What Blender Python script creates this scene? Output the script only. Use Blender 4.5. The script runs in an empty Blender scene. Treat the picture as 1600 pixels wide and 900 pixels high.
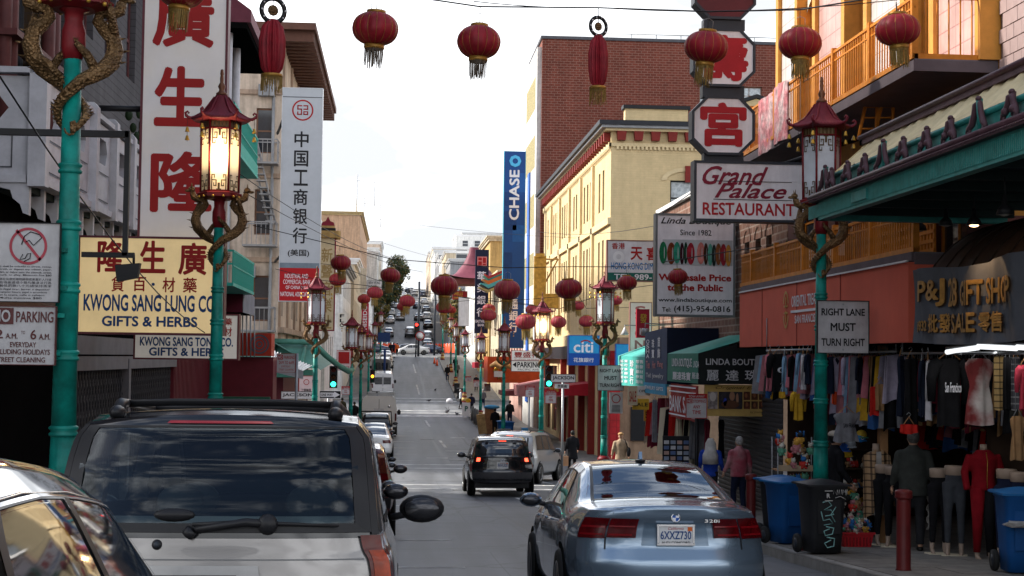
import bpy,math,random
from mathutils import Vector,Matrix
R=random.Random(7)
rad=math.radians
pi=math.pi
SC=bpy.context.scene
COL=SC.collection
# camera
# origin = the photographer's eye; +Y runs down the street, +X to the right, Z up
F=2400.0
cam_d=bpy.data.cameras.new('camera')
cam_d.sensor_width=36.0
cam_d.lens=36.0*F/1600.0
cam_d.clip_start=0.1
cam_d.clip_end=6000.0
cam=bpy.data.objects.new('camera',cam_d)
COL.objects.link(cam)
YAW,PITCH,ROLL=math.atan(180/F),math.atan(110/F),rad(0.7)
CM=Matrix.Rotation(-YAW,3,'Z')@Matrix.Rotation(pi/2+PITCH,3,'X')@Matrix.Rotation(ROLL,3,'Z')
cam.matrix_world=CM.to_4x4()
SC.camera=cam
def P(px,py,Y):
 """the place at depth Y that the photograph shows at pixel (px, py)"""
 d=CM@Vector(((px-800)/F,-(py-450)/F,-1.0))
 return d*(Y/d.y)
 # sky and sun
SUN_EL,SUN_AZ=rad(38),rad(-74)
world=bpy.data.worlds.new('World');SC.world=world;world.use_nodes=True
wn=world.node_tree.nodes;wl=world.node_tree.links;wn.clear()
wo=wn.new('ShaderNodeOutputWorld');bg=wn.new('ShaderNodeBackground')
sky=wn.new('ShaderNodeTexSky');sky.sky_type='NISHITA';sky.sun_disc=False
sky.sun_elevation=SUN_EL;sky.sun_rotation=SUN_AZ
bg.inputs['Strength'].default_value=0.12
tc=wn.new('ShaderNodeTexCoord');sep=wn.new('ShaderNodeSeparateXYZ')
wl.new(tc.outputs['Generated'],sep.inputs[0])
mp=wn.new('ShaderNodeMapping');mp.inputs['Scale'].default_value=(1,1,2.6)
mp.inputs['Location'].default_value=(0.3,0.1,0.0)
wl.new(tc.outputs['Generated'],mp.inputs[0])
nz=wn.new('ShaderNodeTexNoise');nz.inputs['Scale'].default_value=2.6
nz.inputs['Detail'].default_value=7;nz.inputs['Roughness'].default_value=0.58
wl.new(mp.outputs[0],nz.inputs['Vector'])
# cloud cover: closed near the horizon, broken higher up
ma=wn.new('ShaderNodeMapRange');ma.inputs[1].default_value=0.12;ma.inputs[2].default_value=0.55
ma.inputs[3].default_value=0.42;ma.inputs[4].default_value=-0.02
wl.new(sep.outputs['Z'],ma.inputs[0])
ad=wn.new('ShaderNodeMath');ad.operation='ADD'
wl.new(nz.outputs['Fac'],ad.inputs[0]);wl.new(ma.outputs[0],ad.inputs[1])
cr=wn.new('ShaderNodeMapRange');cr.interpolation_type='SMOOTHSTEP'
cr.inputs[1].default_value=0.44;cr.inputs[2].default_value=0.66
wl.new(ad.outputs[0],cr.inputs[0])
nz2=wn.new('ShaderNodeTexNoise');nz2 .inputs['Scale'].default_value=5.0;nz2 .inputs['Detail'].default_value=5
wl.new(mp.outputs[0],nz2 .inputs['Vector'])
cc=wn.new('ShaderNodeMix');cc.data_type='RGBA'
cc.inputs[6].default_value=(4.6,4.75,4.95,1);cc.inputs[7].default_value=(14.0,14.3,14.7,1)
cf=wn.new('ShaderNodeMapRange');cf.inputs[1].default_value=0.38;cf.inputs[2].default_value=0.6
wl.new(nz2 .outputs['Fac'],cf.inputs[0]);wl.new(cf.outputs[0],cc.inputs[0])
mx=wn.new('ShaderNodeMix');mx.data_type='RGBA'
wl.new(cr.outputs[0],mx.inputs[0]);wl.new(sky.outputs[0],mx.inputs[6]);wl.new(cc.outputs[2],mx.inputs[7])
wl.new(mx.outputs[2],bg.inputs['Color']);wl.new(bg.outputs[0],wo.inputs[0])
sun_d=bpy.data.lights.new('sun','SUN');sun_d.energy=5.0;sun_d.angle=rad(6);sun_d.color=(1,.95,.86)
sun=bpy.data.objects.new('sun',sun_d);COL.objects.link(sun)
sdir=Vector((math.sin(SUN_AZ)*math.cos(SUN_EL),math.cos(SUN_AZ)*math.cos(SUN_EL),math.sin(SUN_EL)))
sun.rotation_euler=sdir.to_track_quat('Z','Y').to_euler()
SC.view_settings.view_transform='Standard';SC.view_settings.look='None'
SC.view_settings.exposure=0.8;SC.view_settings.gamma=1.0
SC.cycles.max_bounces=6;SC.cycles.glossy_bounces=3;SC.cycles.diffuse_bounces=3
SC.cycles.transparent_max_bounces=8;SC.cycles.caustics_reflective=False;SC.cycles.caustics_refractive=False
# materials
def C(h):
 h=h.lstrip('#');v=[int(h[i:i+2],16)/255 for i in(0,2,4)]
 return tuple((c/12.92 if c<=.04045 else((c+.055)/1.055)**2.4)for c in v)
_M={}
def mat(name,col=None,rough=.6,metal=0.,var=.18,scale=3.,bump=0.,emit=0.,spec=.22,coat=0.,kind=None,col2=None,trans=0.,alpha=1.):
 if name in _M:return _M[name]
 if isinstance(col,str):col=C(col)
 if isinstance(col2,str):col2=C(col2)
 m=bpy.data.materials.new(name);m.use_nodes=True;n=m.node_tree.nodes;l=m.node_tree.links
 b=n['Principled BSDF']
 b.inputs['Roughness'].default_value=rough;b.inputs['Metallic'].default_value=metal
 b.inputs['Specular IOR Level'].default_value=spec;b.inputs['Coat Weight'].default_value=coat
 b.inputs['Coat Roughness'].default_value=.04
 b.inputs['Transmission Weight'].default_value=trans;b.inputs['Alpha'].default_value=alpha
 t=n.new('ShaderNodeTexCoord');no=n.new('ShaderNodeTexNoise')
 no.inputs['Scale'].default_value=scale;no.inputs['Detail'].default_value=6;no.inputs['Roughness'].default_value=.65
 l.new(t.outputs['Object'],no.inputs['Vector'])
 mr=n.new('ShaderNodeMapRange');mr.inputs[1].default_value=.3;mr.inputs[2].default_value=.7
 mr.inputs[3].default_value=1-var;mr.inputs[4].default_value=1+var*.7
 l.new(no.outputs['Fac'],mr.inputs[0])
 mul=n.new('ShaderNodeMix');mul.data_type='RGBA';mul.blend_type='MULTIPLY';mul.inputs[0].default_value=1
 mul.inputs[6].default_value=(*col,1);l.new(mr.outputs[0],mul.inputs[7])
 hgt=no.outputs['Fac']
 if kind in('brick','tile','siding','flag'):
  sp=n.new('ShaderNodeSeparateXYZ');l.new(t.outputs['Object'],sp.inputs[0])
  a=n.new('ShaderNodeMath');a.operation='ADD';l.new(sp.outputs['X'],a.inputs[0]);l.new(sp.outputs['Y'],a.inputs[1])
  cb=n.new('ShaderNodeCombineXYZ');l.new(a.outputs[0],cb.inputs[0]);l.new(sp.outputs['Z'],cb.inputs[1])
  br=n.new('ShaderNodeTexBrick');l.new(cb.outputs[0],br.inputs['Vector'])
  bw,bh,mo={'brick':(.34,.11,.012),'tile':(.3,.3,.01),'siding':(50.,.16,.012),'flag':(1.,1.,.01)}[kind]
  if kind=='brick' and scale>20:bw,bh,mo=.42,.17,.02
  br.inputs['Scale'].default_value=1;br.inputs['Brick Width'].default_value=bw
  br.inputs['Row Height'].default_value=bh;br.inputs['Mortar Size'].default_value=mo;br.inputs['Bias'].default_value=0
  if kind!='brick':br.offset=0
  c2=col2 or tuple(x*.62 for x in col)
  br.inputs['Color1'].default_value=(*col,1);br.inputs['Color2'].default_value=(*[x*(.96 if name.startswith('yellow')else.74 if kind=='brick' else.93)for x in col],1)
  br.inputs['Mortar'].default_value=(*c2,1)
  l.new(br.outputs['Color'],mul.inputs[6]);
  bb=n.new('ShaderNodeBump');bb.inputs['Strength'].default_value=.5;bb.inputs['Distance'].default_value=.02;bb.invert=True
  l.new(br.outputs['Fac'],bb.inputs['Height']);l.new(bb.outputs[0],b.inputs['Normal'])
 if kind in('brick','tile','siding','streak'):
  mg=n.new('ShaderNodeMapping');mg.inputs['Scale'].default_value=(.9,.9,.22);l.new(t.outputs['Object'],mg.inputs[0])
  ng=n.new('ShaderNodeTexNoise');ng.inputs['Scale'].default_value=1.3;ng.inputs['Detail'].default_value=7;ng.inputs['Roughness'].default_value=.7;l.new(mg.outputs[0],ng.inputs['Vector'])
  rg=n.new('ShaderNodeMapRange');rg.inputs[1].default_value=.35;rg.inputs[2].default_value=.65;rg.inputs[3].default_value=.78 if name!='yellow painted brick' else.9;rg.inputs[4].default_value=1.08;l.new(ng.outputs['Fac'],rg.inputs[0])
  pr_=n.new('ShaderNodeMath');pr_.operation='MULTIPLY';l.new(mr.outputs[0],pr_.inputs[0]);l.new(rg.outputs[0],pr_.inputs[1]);l.new(pr_.outputs[0],mul.inputs[7])
 if kind=='road':
  mg=n.new('ShaderNodeMapping');mg.inputs['Scale'].default_value=(1.5,.05,1);l.new(t.outputs['Object'],mg.inputs[0])
  ng=n.new('ShaderNodeTexNoise');ng.inputs['Scale'].default_value=1.;ng.inputs['Detail'].default_value=6;l.new(mg.outputs[0],ng.inputs['Vector'])
  rg=n.new('ShaderNodeMapRange');rg.inputs[1].default_value=.35;rg.inputs[2].default_value=.65;rg.inputs[3].default_value=.66;rg.inputs[4].default_value=1.28;l.new(ng.outputs['Fac'],rg.inputs[0])
  nf=n.new('ShaderNodeTexNoise');nf.inputs['Scale'].default_value=60;nf.inputs['Detail'].default_value=3;l.new(t.outputs['Object'],nf.inputs['Vector'])
  rf=n.new('ShaderNodeMapRange');rf.inputs[1].default_value=.3;rf.inputs[2].default_value=.7;rf.inputs[3].default_value=.8;rf.inputs[4].default_value=1.2;l.new(nf.outputs['Fac'],rf.inputs[0])
  vo=n.new('ShaderNodeTexVoronoi');vo.feature='DISTANCE_TO_EDGE';vo.inputs['Scale'].default_value=.35;wv=n.new('ShaderNodeVectorMath');wv.operation='MULTIPLY_ADD';l.new(no.outputs['Color'],wv.inputs[0]);wv.inputs[1].default_value=(.9,.9,0);l.new(t.outputs['Object'],wv.inputs[2]);l.new(wv.outputs[0],vo.inputs['Vector'])
  rv=n.new('ShaderNodeMapRange');rv.inputs[1].default_value=.004;rv.inputs[2].default_value=.02;rv.inputs[3].default_value=.4;rv.inputs[4].default_value=1;l.new(vo.outputs['Distance'],rv.inputs[0])
  bk_=n.new('ShaderNodeTexBrick');bk_.inputs['Scale'].default_value=1;bk_.inputs['Brick Width'].default_value=2.3;bk_.inputs['Row Height'].default_value=7.7;bk_.inputs['Mortar Size'].default_value=.012;bk_.offset=.37
  bk_.inputs['Color1'].default_value=(.84,.84,.84,1);bk_.inputs['Color2'].default_value=(1.12,1.12,1.12,1);bk_.inputs['Mortar'].default_value=(.6,.6,.6,1);l.new(t.outputs['Object'],bk_.inputs['Vector'])
  c0=mr.outputs[0]
  for o_ in(rg,rf,rv,bk_):
   pr_=n.new('ShaderNodeMath');pr_.operation='MULTIPLY';l.new(c0,pr_.inputs[0]);l.new(o_.outputs[0],pr_.inputs[1]);c0=pr_.outputs[0]
  l.new(c0,mul.inputs[7])
 if kind=='scale':
  vo=n.new('ShaderNodeTexVoronoi');vo.inputs['Scale'].default_value=42;l.new(t.outputs['Object'],vo.inputs['Vector']);hgt=vo.outputs['Distance']
 elif kind=='two':
  n2=n.new('ShaderNodeTexNoise');n2 .inputs['Scale'].default_value=scale*.35;n2 .inputs['Detail'].default_value=5
  l.new(t.outputs['Object'],n2 .inputs['Vector'])
  r2=n.new('ShaderNodeMapRange');r2 .inputs[1].default_value=.42;r2 .inputs[2].default_value=.6;l.new(n2 .outputs['Fac'],r2 .inputs[0])
  m2=n.new('ShaderNodeMix');m2 .data_type='RGBA';m2 .inputs[6].default_value=(*col,1);m2 .inputs[7].default_value=(*col2,1)
  l.new(r2 .outputs[0],m2 .inputs[0]);l.new(m2 .outputs[2],mul.inputs[6])
 elif kind=='streak':
  mpg=n.new('ShaderNodeMapping');mpg.inputs['Scale'].default_value=(2.2,2.2,.18);l.new(t.outputs['Object'],mpg.inputs[0])
  n2=n.new('ShaderNodeTexNoise');n2 .inputs['Scale'].default_value=2;n2 .inputs['Detail'].default_value=5;l.new(mpg.outputs[0],n2 .inputs['Vector'])
  r2=n.new('ShaderNodeMapRange');r2 .inputs[1].default_value=.45;r2 .inputs[2].default_value=.75;l.new(n2 .outputs['Fac'],r2 .inputs[0])
  m2=n.new('ShaderNodeMix');m2 .data_type='RGBA';m2 .inputs[6].default_value=(*col,1);m2 .inputs[7].default_value=(*(col2 or tuple(x*.62 for x in col)),1)
  l.new(r2 .outputs[0],m2 .inputs[0]);l.new(m2 .outputs[2],mul.inputs[6])
 l.new(mul.outputs[2],b.inputs['Base Color'])
 if bump:
  bp=n.new('ShaderNodeBump');bp.inputs['Strength'].default_value=bump;bp.inputs['Distance'].default_value=.02
  l.new(hgt,bp.inputs['Height'])
  if b.inputs['Normal'].is_linked:l.new(b.inputs['Normal'].links[0].from_socket,bp.inputs['Normal'])
  l.new(bp.outputs[0],b.inputs['Normal'])
 if emit:
  l.new(mul.outputs[2],b.inputs['Emission Color']);b.inputs['Emission Strength'].default_value=emit
 _M[name]=m
 return m
 # mesh builder
class MB:
 def __init__(s):s.v=[];s.f=[];s.m=[];s.sm=[];s.mats=[]
 def mi(s,m):
  if m not in s.mats:s.mats.append(m)
  return s.mats.index(m)
 def add(s,vs,fs,m,smooth=False):
  b=len(s.v);k=s.mi(m);s.v.extend(Vector(v)for v in vs)
  for f in fs:s.f.append([b+i for i in f]);s.m.append(k);s.sm.append(smooth)
  return s
 def quad(s,a,b,c,d,m):return s.add([a,b,c,d],[(0,1,2,3)],m)
 def box(s,x0,x1,y0,y1,z0,z1,m,rot=None,c=None):
  vs=[Vector((x,y,z))for x in(x0,x1)for y in(y0,y1)for z in(z0,z1)]
  if rot is not None:
   c=Vector(c)if c else Vector(((x0+x1)/2,(y0+y1)/2,(z0+z1)/2))
   vs=[rot@(v-c)+c for v in vs]
  return s.add(vs,[(0,1,3,2),(4,6,7,5),(0,4,5,1),(2,3,7,6),(0,2,6,4),(1,5,7,3)],m)
 def cbox(s,c,sz,m,rot=None):
  return s.box(c[0]-sz[0]/2,c[0]+sz[0]/2,c[1]-sz[1]/2,c[1]+sz[1]/2,c[2]-sz[2]/2,c[2]+sz[2]/2,m,rot)
 def prism(s,pts,h,m,fr=None,smooth=False):
  """pts: 2-D outline in the local x/z plane, extruded by h along y; fr maps (x, y, z) to a point"""
  fr=fr or(lambda x,y,z:(x,y,z));n=len(pts)
  vs=[fr(x,0,z)for x,z in pts]+[fr(x,h,z)for x,z in pts]
  fs=[list(range(n)),list(range(2*n-1,n-1,-1))]
  s.add(vs,fs,m)
  return s.add(vs,[(i,i+n,(i+1)%n+n,(i+1)%n)for i in range(n)],m,smooth)
 def tube(s,pts,r,m,n=8,cap=True,flat=1.):
  pts=[Vector(p)for p in pts];k=len(pts)
  rs=r if isinstance(r,(list,tuple))else[r]*k
  up=Vector((0,0,1));vs=[];prev=None
  for i,p in enumerate(pts):
   t=(pts[min(i+1,k-1)]-pts[max(i-1,0)])
   t=t.normalized()if t.length>1e-9 else up
   if prev is None:a=t.orthogonal().normalized()if abs(t.z)<.9 else Vector((1,0,0))
   else:a=prev
   a=(a-t*a.dot(t));a=a.normalized()if a.length>1e-6 else t.orthogonal().normalized()
   prev=a;b=t.cross(a)
   for j in range(n):
    w=2*pi*j/n
    vs.append(p+(a*math.cos(w)+b*math.sin(w)*flat)*rs[i])
  fs=[(i*n+j,i*n+(j+1)%n,(i+1)*n+(j+1)%n,(i+1)*n+j)for i in range(k-1)for j in range(n)]
  if cap:fs+=[tuple(range(n-1,-1,-1)),tuple((k-1)*n+j for j in range(n))]
  return s.add(vs,fs,m,True)
 def lathe(s,prof,m,c=(0,0,0),n=24,lob=0,la=0.,sx=1.,sy=1.,smooth=True):
  vs=[];k=len(prof);c=Vector(c)
  for r,z in prof:
   for j in range(n):
    w=2*pi*j/n;q=r*(1+la*abs(math.sin(lob*w/2))-la if lob else 1)
    vs.append(c+Vector((math.cos(w)*q*sx,math.sin(w)*q*sy,z)))
  fs=[(i*n+j,i*n+(j+1)%n,(i+1)*n+(j+1)%n,(i+1)*n+j)for i in range(k-1)for j in range(n)]
  if prof[0][0]>1e-4:fs.append(tuple(range(n-1,-1,-1)))
  if prof[-1][0]>1e-4:fs.append(tuple((k-1)*n+j for j in range(n)))
  return s.add(vs,fs,m,smooth)
 def ell(s,c,r,m,n=14,k=9):
  pr=[(math.sin(pi*i/k),-math.cos(pi*i/k))for i in range(k+1)]
  pr=[(a*1.0,b)for a,b in pr];c=Vector(c);vs=[]
  for a,b in pr:
   for j in range(n):
    w=2*pi*j/n;vs.append(c+Vector((r[0]*a*math.cos(w),r[1]*a*math.sin(w),r[2]*b)))
  return s.add(vs,[(i*n+j,i*n+(j+1)%n,(i+1)*n+(j+1)%n,(i+1)*n+j)for i in range(k)for j in range(n)],m,True)
 def grid(s,fn,nu,nv,m,smooth=True,flip=False):
  vs=[fn(i/nu,j/nv)for i in range(nu+1)for j in range(nv+1)];w=nv+1
  fs=[(i*w+j,(i+1)*w+j,(i+1)*w+j+1,i*w+j+1)for i in range(nu)for j in range(nv)]
  if flip:fs=[f[::-1]for f in fs]
  return s.add(vs,fs,m,smooth)
 def torus(s,c,R_,r,m,n=24,k=6,fr=None):
  fr=fr or(lambda x,y,z:(x,y,z));vs=[]
  for i in range(n):
   a=2*pi*i/n
   for j in range(k):
    b=2*pi*j/k
    vs.append(fr(c[0]+(R_+r*math.cos(b))*math.cos(a),c[1]+(R_+r*math.cos(b))*math.sin(a),c[2]+r*math.sin(b)))
  return s.add(vs,[(i*k+j,((i+1)%n)*k+j,((i+1)%n)*k+(j+1)%k,i*k+(j+1)%k)for i in range(n)for j in range(k)],m,True)
 def xf(s,M_):
  s.v=[M_@v for v in s.v];return s
 def mesh(s,off=None):
  me=bpy.data.meshes.new('mesh')
  me.from_pydata([tuple(v-off)for v in s.v]if off else[tuple(v)for v in s.v],[],s.f)
  me.polygons.foreach_set('material_index',s.m);me.polygons.foreach_set('use_smooth',s.sm)
  for m in s.mats:me.materials.append(m)
  me.update();return me
def tag(o,label=None,cat=None,group=None,kind=None):
 if label:o['label']=label
 if cat:o['category']=cat
 if group:o['group']=group
 if kind:o['kind']=kind
 return o
def thing(name,label,cat,loc=(0,0,0),rz=0.,group=None,rot=None):
 o=bpy.data.objects.new(name,None);COL.objects.link(o);o.location=loc
 o.rotation_euler=rot if rot else(0,0,rz);o.empty_display_size=.2
 return tag(o,label,cat,group)
def wloc(o):
 v=Vector((0,0,0))
 while o is not None:v+=o.location;o=o.parent
 return v
def part(name,mb,parent=None,world=False,label=None,loc=None,rz=0.,rot=None,kind=None):
 """links mb (or a ready mesh) as one mesh object; world=True: mb is in world coordinates under an unrotated parent"""
 me=mb if isinstance(mb,bpy.types.Mesh)else mb.mesh(wloc(parent)if(world and parent)else None)
 o=bpy.data.objects.new(name,me);COL.objects.link(o)
 if parent:o.parent=parent
 if loc is not None:o.location=loc
 o.rotation_euler=rot if rot else(0,0,rz)
 if label:o['label']=label
 if kind:o['kind']=kind
 return o
def copy_tree(o,parent=None):
 c=o.copy();COL.objects.link(c);c.parent=parent
 for ch in o.children:copy_tree(ch,c)
 return c
def struct(name,mb,label=None,parent=None):
 o=part(name,mb,parent);o['kind']='structure'
 if label:o['label']=label
 return o
 # lettering
_fc=bpy.data.curves.new('letters','FONT');_fo=bpy.data.objects.new('letters',_fc);_tc={}
def glyphs(s,bold=0.,shear=0.,gap=1.):
 k=(s,bold,shear,gap)
 if k not in _tc:
  _fc.body=s;_fc.offset=bold;_fc.shear=shear;_fc.resolution_u=3;_fc.space_character=gap
  me=bpy.data.meshes.new_from_object(_fo)
  vs=[v.co.copy()for v in me.vertices];fs=[tuple(p.vertices)for p in me.polygons]
  bpy.data.meshes.remove(me)
  xs=[v.x for v in vs];ys=[v.y for v in vs]
  _tc[k]=(vs,fs,min(xs),max(xs),min(ys),max(ys))
 return _tc[k]
def text_mb(mb,s,x0,x1,z0,z1,m,fr,bold=0.,shear=0.,gap=1.,vert=False):
 """fits the words s into the rectangle x0..x1, z0..z1 of the local frame fr(x, z) -> point; vert stacks them"""
 if vert:
  n=len(s);h=(z1-z0)/(n+(n-1)*.12)
  for i,ch in enumerate(s):
   zt=z1-i*h*1.12;text_mb(mb,ch,x0,x1,zt-h,zt,m,fr,bold,shear)
  return mb
 if bold>.008:
 # heavy strokes: copies of the plain letters nudged round a circle, each a hair prouder
  vs,fs,a,b,c,d=glyphs(s,0.,shear,gap);f0=Vector(fr(0,0));nn=(Vector(fr(1,0))-f0).cross(Vector(fr(0,1))-f0).normalized()
  r_=bold*.85;a-=r_;b+=r_;c-=r_;d+=r_
  for q in range(9):
   dx,dz=(0,0)if q==8 else(r_*math.cos(q*pi/4),r_*math.sin(q*pi/4))
   mb.add([Vector(fr(x0+(v.x+dx-a)/(b-a)*(x1-x0),z0+(v.y+dz-c)/(d-c)*(z1-z0)))+nn*q*.0004 for v in vs],fs,m)
  return mb
 vs,fs,a,b,c,d=glyphs(s,bold,shear,gap)
 mb.add([fr(x0+(v.x-a)/(b-a)*(x1-x0),z0+(v.y-c)/(d-c)*(z1-z0))for v in vs],fs,m)
 return mb
 # ground levels
PR=[(-60,.9),(-30,.2),(0,-1.45),(8,-1.98),(13,-2.32),(21.5,-2.82),(43,-3.87),(50,-4.15),(60,-4.5),(66,-4.62),(80,-4.8),(110,-4.75),(126,-4.4),(138,-4.0),(155,-3.0),(205,0.0),(214,.35),(238,.6),(262,2.6),(290,6.2),(400,15.5),(540,23),(700,31),(900,36),(1500,38),(3000,20)]
def gz(y):
 if y<=PR[0][0]:return PR[0][1]
 for(a,za),(b,zb)in zip(PR,PR[1:]):
  if y<=b:
   t=(y-a)/(b-a);return za+(zb-za)*t
 return PR[-1][1]
def PX(px,py,X):
 """where the pixel's line of sight meets the plane x = X"""
 d=CM@Vector(((px-800)/F,-(py-450)/F,-1.0));return d*(X/d.x)
def G(px,Y,lift=0.):
 v=P(px,450,Y);return Vector((v.x,Y,gz(Y)+lift))
def slope(y):return math.atan2(gz(y+1.5)-gz(y-1.5),3.)
# palette
ASPH=mat('asphalt',(.088,.091,.098),.6,var=.18,scale=.9,kind='road',spec=.5)
CONC=mat('concrete',(.21,.195,.175),.85,var=.3,scale=2.2,bump=.25)
KERB=mat('kerb concrete',(.27,.26,.24),.85,var=.3,scale=3)
PAINT=mat('road paint',(.62,.62,.6),.7,var=.4,scale=5,kind='two',col2=(.3,.3,.3))
DARK=mat('deep shade black',(.006,.006,.006),1.,spec=0.)  # near-black colour stands in for shade in recesses, openings and wheel arches
BLACK=mat('black metal',(.012,.012,.014),.45)
TURQ=mat('turquoise paint',(.004,.25,.205),.45,var=.3,scale=7,bump=.12,kind='two',col2=(.006,.14,.115))
GOLD=mat('gilt bronze',(.17,.1,.045),.45,.5,var=.6,scale=9,bump=1.,kind='scale')
GOLDB=mat('bright gold',(.5,.3,.05),.35,.6,var=.35,scale=12,bump=.2)
REDL=mat('lamp red',(.16,.01,.014),.45,var=.4,scale=8,bump=.15)
ROOFR=mat('lamp roof red',(.17,.02,.032),.5,var=.3,scale=9,bump=.2)
FROST=mat('frosted glass',(.55,.58,.62),.35,var=.15,scale=3)
LITG=mat('lit lamp glass',(.95,.8,.55),.4,var=.1)
n_=LITG.node_tree.nodes;l_=LITG.node_tree.links;t_=n_.new('ShaderNodeTexCoord');d_=n_.new('ShaderNodeVectorMath');d_.operation='DISTANCE';d_.inputs[1].default_value=(0,0,5.58)
l_.new(t_.outputs['Object'],d_.inputs[0]);r_=n_.new('ShaderNodeMapRange');r_.interpolation_type='SMOOTHERSTEP';r_.inputs[1].default_value=.24;r_.inputs[2].default_value=.44;r_.inputs[3].default_value=.85;r_.inputs[4].default_value=.06
l_.new(d_.outputs['Value'],r_.inputs[0]);b_=n_['Principled BSDF'];l_.new(r_.outputs[0],b_.inputs['Emission Strength']);b_.inputs['Emission Color'].default_value=(1,.66,.3,1)
WHITE=mat('white paint',(.7,.7,.7),.6,var=.12)
CREAM=mat('cream paint',(.66,.58,.42),.7,var=.12)
GLASSW=mat('window glass',(.03,.035,.045),.08,var=.3,spec=.7)
GLASSL=mat('bright window glass',(.38,.42,.44),.12,var=.5,scale=5,spec=.7)
STEEL=mat('galvanised steel',(.3,.31,.32),.45,.6)
WOOD=mat('tan wood',(.42,.22,.1),.6,var=.3)
ORANGE=mat('orange paint',(.58,.2,.022),.5,var=.25,scale=5,bump=.1)
MAROON=mat('maroon',(.13,.012,.02),.6)
# ground, road, pavements
def strip(mb,xs,ys,lift,m):
 mb.grid(lambda u,v:(xs[0]+(xs[-1]-xs[0])*v,ys[min(int(round(u*(len(ys)-1))),len(ys)-1)],gz(ys[min(int(round(u*(len(ys)-1))),len(ys)-1)])+lift),len(ys)-1,1,m)
def yr(a,b,st):
 n=max(1,int((b-a)/st));return[a+(b-a)*i/n for i in range(n+1)]
YS=sorted(set(yr(-40,260,4)+yr(260,700,20)+[800,900,1500,3000]+[p[0]for p in PR if p[0]>-40]))
g=MB();strip(g,(-1500,1500),YS,-.03,mat('ground soil',(.13,.12,.10),.9));struct('ground',g)
KR,KL=5.55,-2.05
rd=MB();strip(rd,(KL-.3,KR+.3),YS,0,ASPH)
for a,b in((47.2,66.8),(124,139),(208,240)):
 strip(rd,(-70,KL-.3),yr(a,b,4),0,ASPH);strip(rd,(KR+.3,70),yr(a,b,4),0,ASPH)
road=struct('road',rd)
def line(x0,x1,y0,y1,xa=None,xb=None):
 """a painted mark from the near edge x0..x1 at y0 to the far edge xa..xb at y1"""
 xa=x0 if xa is None else xa;xb=x1 if xb is None else xb
 m=MB();m.quad((x0,y0,gz(y0)+.005),(x1,y0,gz(y0)+.005),(xb,y1,gz(y1)+.005),(xa,y1,gz(y1)+.005),PAINT)
 return part('painted_line',m,road)
for y in(47.6,50.4):line(KL,KR,y,y+.3)
for y in(63.6,66.5):line(KL,KR,y,y+.36)
for y in(123.2,126.3,138.5,141.5):line(KL,KR,y,y+.5)
line(KL,KR,118.5,120.6);line(KL,KR,205,205.8);line(KL,KR,209,209.8)
for y in(16.6,20.2,25.5,31.5,37.5,43.5):line(-.05+.1,.95,y,y+.14)
for y in(69.5,75.5,81.5,87.5,93.5,99.5,105.5):line(-.1,1.1,y,y+.2)
for y0,y1,xx in((37,42.5,3.45),(57,62,3.3),(82,89,2.65),(106,114,2.3),(146,158,2.2),(175,190,2.2)):
 line(xx,xx+.16,y0,y1,xx-.12,xx+.04)
line(1.5,2.5,72,72.5);line(4.6,5.1,88,88.5);line(3.3,4.2,92,92.4);line(2.6,3.9,79,79.4)
line(5.0,5.4,52,56,4.2,4.8)
# manhole covers and tar patches
for x,y,r in((2.2,47,.42),(2.9,70.5,.4),(1.9,90,.4),(3.8,33,.32)):
 m=MB();m.lathe([(r,0),(r,.008),(r-.05,.012),(0,.012)],mat('cast iron',(.07,.07,.07),.5,.5,bump=.5,scale=20),(x,y,gz(y)+.004),24)
 tag(part('manhole_cover',m),'round iron manhole cover '+('between the near crosswalk lines' if y==47 else 'left lane just past the crossing' if y==70.5 else 'farthest out in the road' if y==90 else 'behind the blue grey saloon, nearest of all'),'manhole cover','manhole covers in the asphalt')
TAR=mat('tar',(.035,.036,.04),.5,var=.2)
for(xa,ya,xb,yb,w)in((2.6,18,2.2,46,.05),(4.4,20,4.1,45,.04),(.9,41,5.2,41.5,.05),(1.3,24,5.3,26,.04),(2.4,66,2.0,120,.09),(4.2,68,3.9,100,.08),(0.4,33.5,5.4,34.2,.03),(3.1,13,3.3,30,.03),(2.9,140,2.7,200,.14),(1.0,80,5,80.8,.14),(1,97,5.4,98,.16),(1.2,112,5.4,112,.2)):
 m=MB();n=16;rr=random.Random(int(ya*9));off=0;pts=[]
 for i in range(n+1):
  t=i/n;off=off*.7+rr.uniform(-.05,.05);pts.append((xa+(xb-xa)*t+(off if abs(yb-ya)>5 else 0),ya+(yb-ya)*t+(off if abs(yb-ya)<=5 else 0)))
 for p,q in zip(pts,pts[1:]):
  d=Vector((q[0]-p[0],q[1]-p[1])).normalized()*w*rr.uniform(.4,1);nx,ny=-d.y,d.x
  m.quad((p[0]-nx,p[1]-ny,gz(p[1])+.0035),(p[0]+nx,p[1]+ny,gz(p[1])+.0035),(q[0]+nx,q[1]+ny,gz(q[1])+.0035),(q[0]-nx,q[1]-ny,gz(q[1])+.0035),TAR)
 part('tar_seam',m,road,kind='stuff')
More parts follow.
